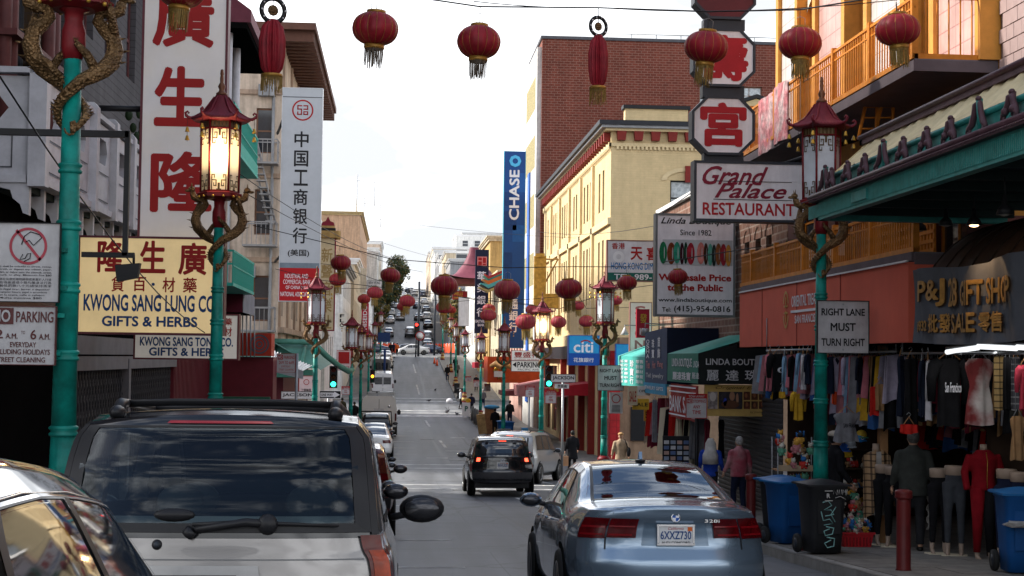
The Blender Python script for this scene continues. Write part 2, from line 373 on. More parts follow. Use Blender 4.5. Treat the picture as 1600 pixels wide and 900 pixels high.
def pavement(label,x0,x1,y0,y1,kx):
 mb=MB();ys=sorted(set(yr(y0,y1,3)+[p[0]for p in PR if y0<p[0]<y1]))
 strip(mb,(x0,x1),ys,.14,CONC)
 o=struct('pavement',mb,label)
 k=MB();s=1 if kx>0 else-1
 for a,b in zip(ys,ys[1:]):
  za,zb=gz(a),gz(b);xi=kx;xo=kx+s*.16
  k.quad((xi,a,za-.03),(xi,b,zb-.03),(xi,b,zb+.135),(xi,a,za+.135),KERB)
  k.quad((xi,a,za+.135),(xi,b,zb+.135),(xo,b,zb+.148),(xo,a,za+.148),KERB)
 for yy in(y0,y1):k.quad((x0,yy,gz(yy)-.03),(x1,yy,gz(yy)-.03),(x1,yy,gz(yy)+.148),(x0,yy,gz(yy)+.148),KERB)
 part('kerb',k,o)
 return o
pvr=pavement('grey concrete pavement on the right in front of the clothes shops',KR,14,-12,47.2,KR)
pavement('pavement on the right beyond Jackson Street',KR+.1,16,66.8,124,KR+.1)
pavement('right hand pavement of the third block',KR,16,139,208,KR)
pavement('shaded pavement on the left beside the dark shop gates',-14,KL,-12,47.2,KL)
pavement('left pavement beyond Jackson Street',-16,KL,66.8,124,KL)
pavement('left hand pavement of the third block',-16,KL,139,208,KL)
pavement('right pavement up the hill',KR+.2,14,240,700,KR+.2)
pavement('left pavement up the hill',-14,KL-.2,240,700,KL-.2)
sl=MB();sl.box(-.437,.437,-.487,.487,0,.012,mat('paving slab',(.2,.185,.165),.85,var=.35,scale=2.5,bump=.3));slm=sl.mesh()
for i in range(3):
 for j in range(19):
  y=15.0+j*.98;x=KR+.16+.445+i*.885
  o=part('paving_slab',slm,pvr,loc=(x,y,gz(y)+.143+R.uniform(-.002,.003)),rot=(slope(y),0,0))
  # windows and walls
_wm={}
def window_mesh(w,h,kind,fm,pm):
 k=(round(w,2),round(h,2),kind,fm.name,pm.name)
 if k in _wm:return _wm[k]
 f=MB();t=min(.07,w*.09);d=.05
 f.box(0,t,0,d,0,h,fm);f.box(w-t,w,0,d,0,h,fm);f.box(t,w-t,0,d,0,t,fm);f.box(t,w-t,0,d,h-t,h,fm)
 f.box(-.06,w+.06,-.1,d,-.09,0,fm)
 if kind=='sash':f.box(t,w-t,.005,d-.004,h*.5-t/2,h*.5+t/2,fm)
 if kind=='cross':
  f.box(t,w-t,.005,d-.004,h*.62-t/3,h*.62+t/3,fm);f.box(w/2-t/3,w/2+t/3,.006,d-.005,t,h-t,fm)
 if kind.startswith('grid'):
  a,b=(int(q)for q in kind[4:].split('x'))
  for i in range(1,a):f.box(w*i/a-t/4,w*i/a+t/4,.005,d-.004,t,h-t,fm)
  for i in range(1,b):f.box(t,w-t,.007,d-.006,h*i/b-t/4,h*i/b+t/4,fm)
 p=MB();p.box(t,w-t,d*.55,d*.7,t,h-t,pm)
 _wm[k]=(f.mesh(),p.mesh());return _wm[k]
ROTS={'S':0.,'W':-pi/2,'E':pi/2}
def wfr(face,c):
 """(along, depth inward, z) -> world for a wall; along runs left to right as seen from outside (world coordinate)"""
 if face=='S':return lambda a,d,z:Vector((a,c+d,z))
 if face=='W':return lambda a,d,z:Vector((c+d,a,z))
 if face=='E':return lambda a,d,z:Vector((c-d,a,z))
def wall(mb,face,c,a0,a1,z0,z1,holes,m,depth=.22):
 fr=wfr(face,c)
 us=sorted({a0,a1,*[h[0]for h in holes],*[h[1]for h in holes]});vs=sorted({z0,z1,*[h[2]for h in holes],*[h[3]for h in holes]})
 us=[u for u in us if a0<=u<=a1];vs=[v for v in vs if z0<=v<=z1]
 for u0,u1 in zip(us,us[1:]):
  for v0,v1 in zip(vs,vs[1:]):
   cu,cv=(u0+u1)/2,(v0+v1)/2
   if any(h[0]<cu<h[1]and h[2]<cv<h[3]for h in holes):continue
   mb.quad(fr(u0,0,v0),fr(u1,0,v0),fr(u1,0,v1),fr(u0,0,v1),m)
 for h in holes:
  a,b,c_,d_=h
  for(p,q)in(((a,c_),(b,c_)),((b,c_),(b,d_)),((b,d_),(a,d_)),((a,d_),(a,c_))):
   mb.quad(fr(p[0],0,p[1]),fr(q[0],0,q[1]),fr(q[0],depth,q[1]),fr(p[0],depth,p[1]),m)
def building(name,label,x0,x1,y0,y1,z1,m,faces,roofm=None,cat='building',par=.0,cornice=None,kind='sash',fm=None,pm=None,zb=None):
 """faces: {'S'|'W'|'E': [(a0, a1, z0, z1[, kind[, framemat, panemat]]), ...]} window openings; walls without a list are plain"""
 g0=gz((y0+y1)/2)-1.5 if zb is None else zb;fm=fm or WHITE;pm=pm or GLASSW
 root=thing(name,label,cat,(x0,y0,g0));w=MB()
 for fc,c,a0,a1 in(('S',y0,x0,x1),('W',x0,y0,y1),('E',x1,y0,y1)):
  hs=faces.get(fc,[]);wall(w,fc,c,a0,a1,g0,z1,[h[:4]for h in hs],m)
  for h in hs:
   kd=h[4]if len(h)>4 and h[4]else kind
   fme,pme=window_mesh(h[1]-h[0],h[3]-h[2],kd,h[5]if len(h)>5 and h[5]else fm,h[6]if len(h)>6 else pm)
   fr=wfr(fc,c);a=h[1]if fc=='W' else h[0]
   o=part('window',fme,root,loc=fr(a,.13,h[2])-root.location,rz=ROTS[fc]);part('pane',pme,o)
 w.quad((x0,y1,g0),(x1,y1,g0),(x1,y1,z1),(x0,y1,z1),m)
 part('wall',w,root,True)
 r=MB();r.box(x0+.05,x1-.05,y0+.05,y1-.05,z1-.3,z1-.1,roofm or mat('tar roof',(.1,.1,.1),.9));part('roof',r,root,True)
 if cornice:
  cm,ch,cd=cornice;q=MB()
  for i,(hh,dd)in enumerate(((ch,cd*.45),(ch*.55,cd*.75),(ch*.25,cd))):
   q.box(x0-dd,x1+dd,y0-dd,y1+dd,z1+.02*i+(ch-hh)*0-hh*.98,z1+.02*(i+1),cm)
  part('cornice',q,root,True)
 return root
def rows(a0,a1,n,w,z0s,h,*k):
 st=(a1-a0)/n;return[(a0+st*(i+.5)-w/2,a0+st*(i+.5)+w/2,z,z+h,*k)for z in z0s for i in range(n)]
 # right, beyond Jackson Street
YEL=mat('yellow painted brick',(.64,.49,.27),.75,var=.08,kind='brick',col2=(.6,.46,.25))
YTR=mat('yellow trim',(.66,.52,.3),.65,var=.12)
BRK=mat('red brick',(.19,.048,.03),.85,var=.3,kind='brick',scale=30,col2=(.25,.125,.095))
RDT=mat('dark red trim',(.2,.02,.015),.6)
ye=building('yellow_brick_building','yellow painted brick corner building with dark bracketed cornice and tall slit windows',9.62,27,69,100.5,10.7,YEL,{'W':[(y,y+.62,2.7,5.6,'sash')for y in(71.2,72.6,76,77.2,78.5,80.8,82,83.2,86.6,87.8,89,91.5,92.8,94,96.4,97.6)]+[(y,y+.62,7.,8.9,'sash')for y in(71.2,72.6,76,77.2,78.5,80.8,82,83.2,86.6,87.8,89,91.5,92.8,94,96.4,97.6)]+[(y,y+2.5,-4.3,-.4,'grid3x3',RDT)for y in(70.5,74.5,78.5,83,87,91.5,95.5)],'S':[(12.35,14.0,6.6,8.2,'sash',BLACK,GLASSL),(17.6,19.2,6.35,8.2,'sash',BLACK,GLASSL),(12.35,14.0,2.0,4.2,'sash',BLACK,GLASSL)]},fm=YTR)
q=MB();T_=BLACK
for(zz,dd,hh,mm)in((10.62,.62,.2,mat('cornice black',(.02,.022,.028),.5)),(10.5,.5,.12,mat('cornice grey',(.3,.31,.33),.5)),(10.38,.3,.12,YTR)):
 q.box(9.62-dd,27,69-dd,100.5,zz,zz+hh,mm)
part('cornice',q,ye,True)
for i in range(13):
 b=MB();x=9.62+.45+i*.78
 b.prism([(-.17,0),(-.22,.42),(.22,.42),(.17,0)],.3,RDT,lambda X,Y_,Z:(x+X,68.7+Y_,9.96+Z));part('bracket',b,ye,True)
bm_=MB();bm_.box(-.3,-.003,-.16,.16,.0,.4,RDT);bmm=bm_.mesh()
for i in range(38):
 part('bracket',bmm,ye,loc=Vector((9.62,69.4+i*.82,9.96))-ye.location)
dn=MB()
dn.box(9.52,27,68.93,69,9.7,9.86,YTR);dn.box(9.52,9.62,68.93,100.5,9.7,9.86,YTR)
for i in range(90):dn.box(9.86+i*.19,9.96+i*.19,68.9,68.95,9.56,9.7,YTR)
for i in range(150):dn.box(9.51,9.56,69+i*.21,69.1+i*.21,9.56,9.7,YTR)
for y in(75,80,85.3,90.4,95.4):dn.box(9.49,9.62,y-.28,y+.28,1.6,9.5,YTR)
dn.box(9.49,9.62,69,100.5,6.15,6.45,YTR);dn.box(9.4,9.62,68.9,100.5,.7,1.3,YTR)
part('moulding',dn,ye,True)
par_=MB();par_.box(10.3,13.2,69.3,69.8,10.7,11.5,YEL);par_.box(10.2,13.3,69.2,69.9,11.5,11.66,BLACK)
par_.prism([(13.6,10.7),(13.6,11.15),(16.4,12.1),(19.2,11.15),(19.2,10.7)],.5,YEL,lambda X,Y_,Z:(X,69.3+Y_,Z))
par_.prism([(13.5,11.15),(13.5,11.32),(16.4,12.3),(19.3,11.32),(19.3,11.15),(16.4,12.13)],.7,BLACK,lambda X,Y_,Z:(X,69.2+Y_,Z))
part('parapet',par_,ye,True)
for x in(12.35,17.6):
 k=MB();k.box(x+.67,x+.98,68.8,69,8.1,8.85,RDT);part('keystone',k,ye,True)
 k=MB();cx,cz=x+.82,8.2
 for a in range(9):
  w0,w1=pi*a/9,pi*(a+1)/9
  k.quad((cx+1.0*math.cos(w0),68.94,cz+.42*math.sin(w0)),(cx+1.25*math.cos(w0),68.94,cz+.6*math.sin(w0)),(cx+1.25*math.cos(w1),68.94,cz+.6*math.sin(w1)),(cx+1.0*math.cos(w1),68.94,cz+.42*math.sin(w1)),YTR)
 part('window_hood',k,ye,True)
 # red ground floor of the corner bank
rc=MB()
for y in(70,73.9,77.9,82.3,86.3):rc.box(9.3,9.62,y,y+.35,gz(y),.6,RDT)
rc.box(9.25,9.62,69,100,.0,.7,mat('black fascia',(.015,.015,.02),.5))
part('red_column',rc,ye,True)
RT=mat('red glazed tile',(.42,.02,.025),.35,var=.2,kind='tile',col2=(.2,.01,.012))
rt=MB();rt.box(9.5,9.97,67.9,69,gz(68),.4,RT);part('tiled_pier',rt,ye,True)
bw=MB();bw.box(9.97,20,68.2,69,gz(68),1.0,mat('tan stucco',(.3,.2,.13),.85,kind='streak'));part('side_wall',bw,ye,True)
bw=MB();bw.box(10.5,11.3,68.1,68.2,-3.6,-2.1,BLACK);part('notice_panel',bw,ye,True)
br=building('red_brick_building','tall red brick building with glass block windows rising behind the yellow one',9.5,40,102,111.5,21.5,BRK,{'S':[(20.2,24.5,16.2,18.6,'grid5x4',mat('brown metal',(.2,.1,.06),.5),GLASSL),(26.3,30.6,16.2,18.6,'grid5x4',mat('brown metal'),GLASSL)]},zb=-6)
q=MB();q.box(9.4,40,101.9,111.6,21.5,21.7,mat('coping',(.08,.08,.09),.6));part('coping',q,br,True)
q=MB()
for i in range(16):q.tube([(14+i*1.7,103,21.6),(14+i*1.7,103,22.2)],.03,STEEL,5)
q.tube([(14,103,22.2),(39.5,103,22.2)],.035,STEEL,5);part('roof_railing',q,br,True)
q=MB();q.box(9.2,9.5,102.3,111.4,-5,21.0,mat('pale stone',(.6,.58,.55),.8,kind='streak'))
for z in range(0,18,4):q.box(9.19,9.22,103.4,110.6,z+1,z+3.2,mat('ornate screen',(.3,.25,.12),.7,var=.8,scale=12))
q.box(9.1,9.2,106.5,108.0,-3,13,mat('blue strip',(.02,.1,.4),.5));part('street_front',q,br,True)
# more right side fronts
PCH=mat('pale cream stucco',(.6,.5,.36),.8,kind='streak');PNK=mat('pink stucco',(.5,.3,.25),.8,kind='streak')
WST=mat('white stucco',(.74,.73,.7),.8,kind='streak');GRY=mat('grey stucco',(.36,.36,.37),.8,kind='streak')
OCH=mat('ochre stucco',(.5,.33,.13),.8,kind='streak');BEI=mat('beige stucco',(.6,.48,.38),.8,kind='streak')
building('pink_shop_building','pink and white three storey shop building beside the tall blue bank sign',9.2,22,112,124,6.5,PNK,{'W':rows(112.5,123.5,4,1.2,(-.5,2.8),1.9),'S':[]},cornice=(WHITE,.5,.4))
building('cream_apartment_building','cream building under the maroon pagoda roof',9.6,20,140,156,8.0,PCH,{'W':rows(140.5,155.5,5,1.2,(-1.,2.2,5.2),1.9),'S':rows(10,20,4,1.2,(2.2,5.2),1.8)},cornice=(YTR,.6,.5))
building('ochre_building','ochre brick building with square windows above the pagoda roof',9.5,34,157,180,12.5,OCH,{'W':rows(157.5,179.5,6,1.3,(0.,3.4,6.8),2.),'S':rows(12,33,6,1.5,(7.,9.8),1.8)},cornice=(PCH,.5,.4))
building('white_corner_building','white building with bay windows before the far crossing on the right',9.3,24,181,208,10.5,WST,{'W':rows(181.5,207.5,7,1.4,(1.5,4.6,7.6),2.),'S':rows(10,23,3,1.5,(7.6,),2.)},cornice=(WHITE,.6,.6))
building('grey_flat_building','grey blank walled block with white bays beyond the far crossing',8.3,32,241,262,15.5,GRY,{'W':rows(241.5,261.5,5,1.6,(5.,8.3,11.6),2.2)},cornice=(WHITE,.4,.3))
building('yellow_bay_building','pale yellow building at the foot of the hill on the right',8.3,22,263,285,18.3,PCH,{'W':rows(263.5,284.5,5,1.8,(8.,11.3,14.6),2.3),'S':rows(9,21,3,2,(17.,),1.6)},cornice=(WHITE,.4,.3))
hs=[(8.5,24,288,312,19.0,WST),(8.5,30,315,345,21.5,GRY),(8.5,30,350,385,24.5,WST),(9,38,390,430,28,PCH),(26,62,440,470,34.5,GRY),(18,50,474,500,38,WST),(9,24,435,480,30,BEI),(22,46,520,560,42.5,WST),(48,120,520,560,41,GRY)]
for i,(a,b,c,d,z,m)in enumerate(hs):
 building('hillside_house',['white stepped house low on the right of the hill','grey house with white window rows on the right of the hill','wide white house halfway up the right slope','pale yellow long block high on the right slope','grey block with roof rail near the skyline','white slab on the skyline right of centre','beige house beside the upper road','white house near the top of the road','long grey block on the skyline'][i],a,b,c,d,z,m,{'W':rows(c+1,d-1,5,2.2,(z-4,z-8,z-12),2.2),'S':rows(a+1,b-1,max(2,int((b-a)/4)),1.8,(z-3.6,z-7.2),1.9)},fm=WHITE,cornice=(WHITE,.5,.3))
hl=[(-26,-3.8,241,258,10.5,WST),(-26,-3.9,300,325,20.5,WST),(-18,-4,328,352,22.5,PCH),(-18,-4.2,355,380,24,WST),(-20,-5,410,440,29,WST),(-24,-5,445,480,33,BEI),(-50,-20,470,520,40,WST),(-70,-6,600,640,45,WST)]
for i,(a,b,c,d,z,m)in enumerate(hl):
 building('hillside_house',['low white house at the far crossing on the left','tall white house with dark windows at the foot of the left hill','cream bay fronted house on the left slope','narrow white house below the tree','white house behind the tree','beige house high on the left slope','wide white block on the left skyline','white row on the hilltop left of the road'][i],a,b,c,d,z,m,{'E':rows(c+1,d-1,5,2.0,(z-4,z-8,z-12),2.2),'S':rows(a+1,b-1,max(2,int((b-a)/4)),1.8,(z-3.6,z-7.4,z-11),2.)},fm=WHITE,cornice=(WHITE,.5,.3))
 # left, beyond Jackson Street
bb=building('beige_corner_building','beige stone corner building with brown bracketed eaves and fire escapes',-22,-5.2,68,90,14.2,BEI,{'E':rows(68.5,89.5,6,1.3,(1.8,5.6,9.6),2.3,'sash',mat('brown metal')),'S':[(x_,x_+.75,z_,z_+2.)for x_ in(-6.3,-8.6,-11.2)for z_ in(1.5,5.3,8.9)]},fm=mat('brown metal'))
q=MB();EB=mat('brown eaves',(.11,.05,.035),.7)
q.box(-22,-3.7,66.8,90,14.2,14.5,EB)
for i in range(30):q.box(-5.2,-3.8,67.2+i*.77,67.5+i*.77,13.75,14.2,EB)
for i in range(20):q.box(-21.5+i*.8,-21.2+i*.8,66.9,68,13.75,14.2,EB)
part('eaves',q,bb,True)
q=MB()
for i in range(5):q.box(-5.3,-5.1,68.3+i*4.9,68.7+i*4.9,0,13.7,mat('warm stone',(.42,.3,.22),.8,kind='streak'))
for z in(1.,4.6,8.6):q.box(-5.2,-4.9,68,90,z,z+.25,mat('warm stone'))
part('pilaster',q,bb,True)
building('grey_office_building','pale building with square windows behind the cream vertical sign',-20,-5.2,91,108,8.5,WST,{'E':rows(91.5,107.5,5,1.5,(-.5,2.8,5.8),2.)},cornice=(WHITE,.5,.4))
building('white_clapboard_building','white building with fire balconies past the cream vertical sign',-20,-5.0,109,124,7.2,WST,{'E':rows(109.5,123.5,4,1.5,(-.5,3.8),2.),'S':[]},cornice=(WHITE,.5,.4))
building('white_bay_building','white painted building with grey bays in the third block on the left',-20,-4.9,140,165,8.5,WST,{'E':rows(140.5,164.5,7,1.5,(-.8,2.4,5.5),2.),'S':rows(-12,-5.2,3,1.1,(-.5,2.5,5.4),1.9)},cornice=(GRY,.5,.6))
building('cream_theatre_building','cream building with tall panel in the third block on the left',-20,-4.6,166,208,10.5,PCH,{'E':rows(166.5,207.5,9,1.6,(1.,4.2,7.4),2.)},cornice=(WHITE,.6,.6))
bp=building('tall_peach_building','tall peach coloured building with blank south wall standing over the far crossing',-24,-5.9,241,298,22.6,mat('peach stucco',(.56,.36,.23),.85,kind='streak'),{'E':rows(243,297,9,2.2,(6,9.6,13.2,16.8),2.2,'sash',WHITE)},cornice=(mat('cornice tan',(.45,.33,.16),.7),.5,.5))
q=MB()
for p0,h in(((-6.5,241.5,22.6),6),((-5.8,262,22.6),4.5)):
 q.tube([p0,(p0[0],p0[1],p0[2]+h)],.12,WHITE,6);q.tube([(p0[0],p0[1],p0[2]+h-1),(p0[0]+2.8,p0[1],p0[2]+h-1.2),(p0[0]+2.8,p0[1],p0[2]+h-5)],.07,WHITE,5)
part('antenna_mast',q,bp,True)
q=MB()
for x in(-5.55,-7.4):q.tube([(x,67.9,-4),(x,67.9,13.7)],.07,GRY,6)
for x,z in((-6.9,3.4),(-7.9,7.2),(-6.2,11.4)):q.box(x,x+.7,67.6,68,z,z+.5,GRY)
for z in(.9,4.6,8.3,12.):q.box(-22,-5.2,67.86,68,z-.5,z-.3,mat('warm stone'))
part('drainpipe',q,bb,True)
# dragon lamps
def lamp_parts():
 d={}
 b=MB()
 b.lathe([(.29,0),(.29,.12),(.25,.16)],REDL,n=8,smooth=False)
 b.lathe([(.25,.16),(.27,.3),(.2,.5)],mat('base gold',(.5,.33,.12),.5,.3,var=.3,bump=.3),n=16)
 b.lathe([(.2,.5),(.235,.53),(.235,.57),(.2,.6)],REDL,n=16)
 b.lathe([(.2,.6),(.17,.75),(.2,.82)],mat('base gold'),n=16)
 b.lathe([(.2,.82),(.21,.86),(.15,.92),(.12,.95)],REDL,n=16)
 d['base']=b
 p=MB()
 p.lathe([(.112,.93),(.1,1.5)],TURQ,n=40,lob=16,la=.07)
 p.lathe([(.099,1.48),(.068,4.57)],TURQ,n=20)
 for z in(1.52,2.12,2.66,3.16,3.62):
  r=.106-(z-1)*.0102
  p.lathe([(r-.01,z-.05),(r+.014,z-.035),(r+.016,z-.02),(r-.002,z),(r+.016,z+.02),(r+.014,z+.035),(r-.01,z+.05)],TURQ,n=20)
 d['pole']=p
 c=MB();c.lathe([(.075,4.5),(.1,4.6),(.1,4.72),(.075,4.8),(.08,4.88),(.2,4.93)],REDL,n=18,lob=6,la=.06)
 d['capital']=c
 t=MB();t.lathe([(.2,4.9),(.31,4.93),(.315,4.985),(.28,5.0)],REDL,n=6,smooth=False)
 for i in range(6):
  for j in(-1,1):
   a=pi/3*(i+.5)+j*.25;t.ell((.29*math.cos(a),.29*math.sin(a),4.93),(.02,.02,.02),GOLDB,6,4)
 d['tray']=t
 g_=MB();g_.lathe([(.255,5.0),(.262,5.9)],FROST,n=6,smooth=False);d['glass']=g_
 f=MB()
 def cor(i,r,z):a=pi/3*i;return Vector((r*math.cos(a),r*math.sin(a),z))
 for i in range(6):
  f.tube([cor(i,.265,5.0),cor(i,.275,6.02)],.016,REDL,6)
  f.tube([cor(i,.27,5.9),cor(i+1,.27,5.9)],.014,REDL,5);f.tube([cor(i,.27,6.02),cor(i+1,.27,6.02)],.02,REDL,5)
  f.tube([cor(i,.26,5.01),cor(i+1,.26,5.01)],.016,REDL,5)
 d['frame']=f
 w=MB();FR=mat('fretwork',(.1,.06,.025),.5,.4,var=.3)
 for i in range(6):
  A,B=cor(i,.27,0),cor(i+1,.27,0);ux=(B-A).normalized();L=(B-A).length;nn=Vector((ux.y,-ux.x,0))
  def bar(x0,x1,z0,z1):
   p0=A+ux*x0+nn*.004;p1=A+ux*x1+nn*.004
   w.quad((p0 .x,p0 .y,z0),(p1 .x,p1 .y,z0),(p1 .x,p1 .y,z1),(p0 .x,p0 .y,z1),FR)
  for s in(0,1):
   X=(lambda v:v)if s==0 else(lambda v:L-v)
   def bb_(a,b_,z0,z1):x0,x1=sorted((X(a),X(b_)));bar(x0,x1,z0,z1)
   for zt,sg in((5.89,-1),(5.02,1)):
    for(a,b_,q0,q1)in((.03,.045,0,.22),(.03,.1,.13,.145),(.09,.105,.05,.145),(.06,.105,.05,.065),(.06,.07,.05,.1),(.1,.135,0,.015),(.12,.135,0,.1),(.03,.08,.205,.22),(.07,.08,.17,.22)):
     z0,z1=sorted((zt+sg*q0,zt+sg*q1));bb_(a,b_,z0,z1)
  for k in range(5):bar(.02+k*.055,.05+k*.055,5.915,6.0)
  w.quad(A+Vector((0,0,5.9))-nn*.03,B+Vector((0,0,5.9))-nn*.03,B+Vector((0,0,6.02))-nn*.03,A+Vector((0,0,6.02))-nn*.03,mat('fret backing',(.25,.18,.1),.7))
 d['fretwork']=w
 r=MB();prof=[(.40,6.015),(.425,6.03),(.36,6.07),(.27,6.13),(.19,6.21),(.13,6.3),(.085,6.37),(.07,6.4)]
 vs=[];n=96
 for rr,z in prof:
  for j in range(n):
   a=2*pi*j/n;hx=math.cos(pi/6)/math.cos((a%(pi/3))-pi/6)
   e=max(0,(rr-.2)/.22);cr_=max(0,1-abs(((a+pi/6)%(pi/3))-pi/6)/.22)
   q=rr*(1+(hx-1)*.6)*(1.0+.05*cr_*e);q+=.006*math.cos(a*48)
   vs.append((q*math.cos(a),q*math.sin(a),z+.035*cr_*e*e+.004*math.cos(a*48)))
 k=len(prof);r.add(vs,[(i*n+j,i*n+(j+1)%n,(i+1)*n+(j+1)%n,(i+1)*n+j)for i in range(k-1)for j in range(n)]+[tuple(range(n-1,-1,-1))],ROOFR,True)
 for i in range(6):
  a=pi/3*i;ca,sa=math.cos(a),math.sin(a)
  pts=[(.38,6.06),(.44,6.06),(.49,6.09),(.5,6.13),(.47,6.15),(.45,6.13),(.46,6.115)]
  r.tube([(x*ca,x*sa,z)for x,z in pts],[.022,.024,.02,.018,.016,.013,.008],ROOFR,7)
  r.tube([(.38*ca,.38*sa,6.075),(.25*ca,.25*sa,6.155),(.1*ca,.1*sa,6.37)],.013,ROOFR,5)
 d['roof']=r
 fi=MB();fi.lathe([(.075,6.39),(.08,6.42),(.05,6.44),(.035,6.47),(.055,6.52),(.035,6.56),(.025,6.58),(.028,6.64),(.022,6.68),(.028,6.7),(.02,6.76),(0,6.77)],mat('finial bronze',(.16,.07,.04),.45,.4,bump=.2),n=14)
 d['finial']=fi
 be=MB()
 for i in range(6):
  a=pi/3*i;x,y=.47*math.cos(a),.47*math.sin(a)
  be.tube([(x,y,6.12),(x,y,5.72)],.003,BLACK,4)
  for z in(5.86,5.74):be.lathe([(.035,z),(.028,z+.015),(.018,z+.06),(.0,z+.075)],GOLDB,(x,y,0),9)
 d['bell']=be
 dr=[]
 for s in(0,1):
  m=MB();th=s*pi
  def pt(rr,a,z):return Vector((rr*math.cos(a+th),rr*math.sin(a+th),z))
  path=[];rs=[]
  # curled tail tip and spiral round the pole
  for t in range(8):a=t/7*5.2;path.append(pt(.112,-1.9+.05*t-.30*math.cos(a),3.93-.055*math.sin(a)-.0*t));rs.append(.007+.0012*t)
  for t in range(15):u=t/14;path.append(pt(.102+.02*u,-1.6+u*3.7,3.9+u*.42));rs.append(.02+u*.036)
  for rr,a,z,q in((.17,2.5,4.36,.064),(.24,2.8,4.42,.07),(.3,3.05,4.5,.074),(.33,3.14,4.6,.072),(.31,3.14,4.7,.064),(.24,3.14,4.77,.058),(.19,3.16,4.83,.052),(.21,3.18,4.9,.05),(.3,3.14,4.9,.05),(.36,3.14,4.93,.05),(.375,3.14,5.0,.042)):
   path.append(pt(rr,a,z));rs.append(q)
  m.tube(path,rs,GOLD,9)
  h=pt(.39,3.14,5.04);m.ell(h,(.05,.045,.045),GOLD,8,6);m.ell(pt(.445,3.14,5.02),(.045,.028,.022),GOLD,7,5)
  for sg in(-1,1):
   m.tube([h+Vector((0,sg*.03,.02)),h+Vector((0,sg*.05,.09))],[.012,.003],GOLD,5)
  for k_ in range(22):
   i=min(len(path)-2,8+k_);c0=path[i]
   o_=Vector((c0 .x,c0 .y,0)).normalized()*rs[i]
   if i<len(path)-2:m.tube([c0+o_,c0+o_*1.7+Vector((0,0,.012))],[.014,.002],GOLD,4)
  for(r0,a0,z0,r1,a1,z1)in((.32,3.1,4.7,.3,2.6,4.92),(.3,3.2,4.5,.12,3.9,4.32),(.2,2.6,4.4,.11,1.6,4.62)):
   p0,p1=pt(r0,a0,z0),pt(r1,a1,z1);mid=(p0+p1)/2+Vector((0,0,.03))
   m.tube([p0,mid,p1],[.045,.034,.024],GOLD,6)
   for q in(-1,0,1):m.tube([p1,p1+Vector((q*.022,q*.012,.045 if z1>4.5 else-.045))],[.01,.002],GOLD,4)
  dr.append(m)
 return d,dr
_ld,_dr=lamp_parts();_lm={k:v.mesh()for k,v in _ld.items()};_drm=[m.mesh()for m in _dr]
_lg=MB();_lg.lathe([(.255,5.0),(.262,5.9)],LITG,n=6,smooth=False);_lgm=_lg.mesh()
LBL=[(105,12.5,'thick turquoise lamp nearest on the left, its lantern cut off by the top edge'),(340,22,'lit dragon lamp with glowing warm lantern before the big white character sign'),(495,48.5,'unlit dragon lamp on the left beside the tall grey and red bank sign'),(551,73,'dragon lamp on the left kerb just beyond the crossing, in front of green roof tip'),(566,88,'dragon lamp second beyond the crossing on the left, by the red vertical sign'),(578,120,'dragon lamp third beyond the crossing on the left kerb'),(587,155,'slim far dragon lamp on the left past the second crossing'),(596,190,'farthest dragon lamp on the left kerb before the blue post'),(1283,21.5,'large unlit dragon lamp on the right carrying the near lane sign beside wheeled bins'),(946,46.5,'unlit dragon lamp on the right before the crossing beside the blue bank box'),(848,57.5,'lit dragon lamp with traffic light on the right of the crossing'),(789,78,'dragon lamp standing behind blue bins before the deep blue vertical sign'),(753,108,'dragon lamp with visible gold and red foot on the right pavement'),(728,135,'dragon lamp on the right beside the amber signal'),(714,155,'dragon lamp with painted foot next to walking people on the far right pavement'),(706,175,'dragon lamp between the navy bank sign and far people'),(693,198,'smallest dragon lamp on the right near the orange barrier')]
lamp_pts={}
for px,Y,lb in LBL:
 b=G(px,Y,.145);lamp_pts[px]=b
 r=thing('street_lamp',lb,'street lamp',b,R.uniform(-.1,.1)+(0 if px!=105 else.3),'dragon lamps along both kerbs')
 lit=px in(340,848)
 for k,me in _lm.items():
  part(k if k!='bell' else 'bells',_lgm if(k=='glass' and lit)else me,r)
 for me in _drm:part('dragon',me,r)
 if lit:
  l=bpy.data.lights.new('bulb','POINT');l.energy=12;l.color=(1,.7,.38);l.shadow_soft_size=.1
  lo=bpy.data.objects.new('bulb',l);COL.objects.link(lo);lo.parent=r;lo.location=(0,-.36,5.5)
